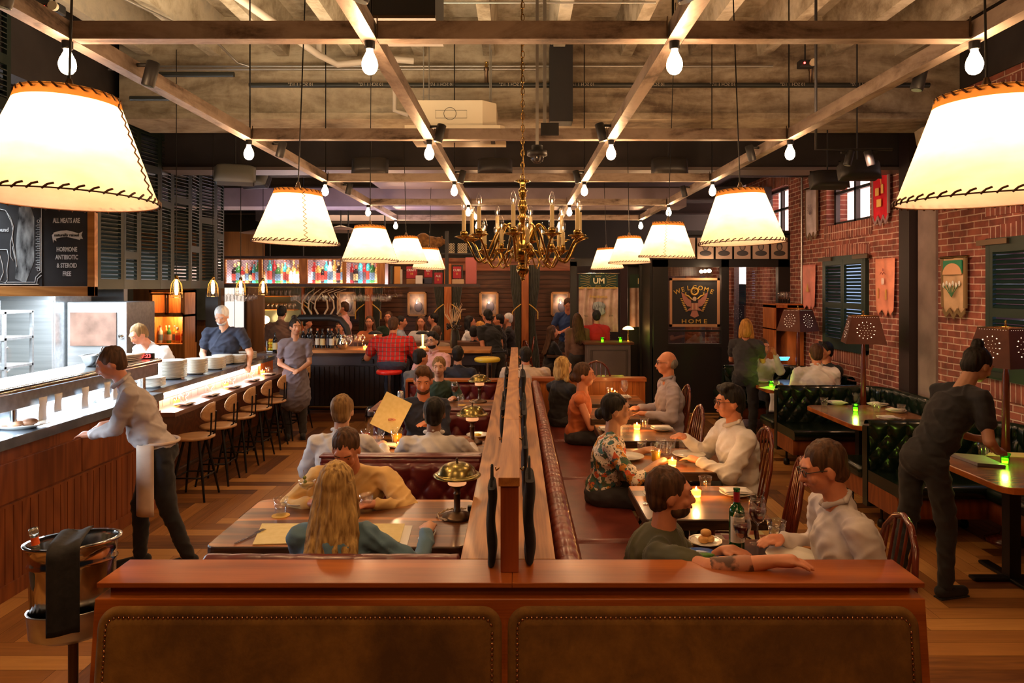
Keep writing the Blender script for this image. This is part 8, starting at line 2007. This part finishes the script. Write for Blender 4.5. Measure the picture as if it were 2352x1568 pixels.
for px, py, y, fc, hr, st_, sy_, lb, std in far:
    tz = PZ(py, y); person(lb, PX(px,y), y, fc, None if std else max(.45, tz-.88), tz if not std else None, .08, hair=hr, style=sy_, shirt=st_, near=3, h=1.0 if not std else (tz/1.76), skin='r', legs=True, collar=True)
person('server in black with navy apron leaning over the far table', PX(1140,12.0), 12.0, LT-.9, None, None, .45, hair='black', style='bun', shirt='black', sleeve='short', near=2, h=.95, apron='navy', skin='r', w=1.05)
person('man in a blue t-shirt standing by the board wall at the back', PX(1303,14.2), 14.2, FW_, None, None, .1, pitch=.5, hair='brown', shirt='blue', sleeve='short', near=2, h=1.03, skin='r', w=1.1, LH=(PX(1290,13.9),13.9,1.15), RH=(PX(1280,13.9),13.9,1.15))
person('seated woman in black turned right at the back table', PX(1262,13.4), 13.4, RT_+.3, .47, 1.32, .1, hair='brown', style='long', shirt='black', near=3, skin='r')
person('woman in a red top with her back turned at the host stand', PX(1372,12.8)-.02, 12.75, BK, None, None, .05, hair='black', shirt='red', near=3, h=.93, skin='m', w=1.05)
person('dark haired woman in red brown beside the red top at the host stand', PX(1327,12.6), 12.6, BK+.3, None, None, .05, hair='brown', style='long', shirt='brown', near=3, h=.90, skin='m')
# round cafe table in the back room and its chairs
for k, (x, y, lb) in enumerate(((PX(1345,12.9)-.35,13.4,'back table with cocktail beside the blue t-shirt man'),(PX(1120,13.1),13.0,'far table where the server leans'))):
    r = thing('cafe_table', lb, 'table', (x, y, 0), 0, 'back room tables'); slab(MB(), -.35,-.3,.35,.3,.72,.76,.03).build('tabletop', [M['table'], M['edge']], r); MB().box((-.03,-.03,.02),(.03,.03,.72)).build('pedestal', M['blackmetal'], r); MB().box((-.25,-.25,.002),(.25,.25,.02)).build('foot', M['blackmetal'], r)
for x, y, rz, lb in ((PX(1371,9.4),9.2,-PI/2,'spindle back chair behind the beadboard partition'),(PX(1195,14.0),14.0,PI,'spindle back chair left of the rightmost timber column'),(PX(1236,13.6),13.2,.3,'spindle back chair right of the rightmost timber column')):
    dup(sc, (x, y, 0), rz, label=lb)
r = thing('cafe_table', 'small table just behind the beadboard partition', 'table', (PX(1385,9.8), 9.95, 0), 0, 'back room tables'); slab(MB(), -.35,-.3,.35,.3,.72,.76,.03).build('tabletop', [M['table'], M['edge']], r); MB().box((-.03,-.03,.02),(.03,.03,.72)).build('pedestal', M['blackmetal'], r); MB().box((-.25,-.25,.002),(.25,.25,.02)).build('foot', M['blackmetal'], r)
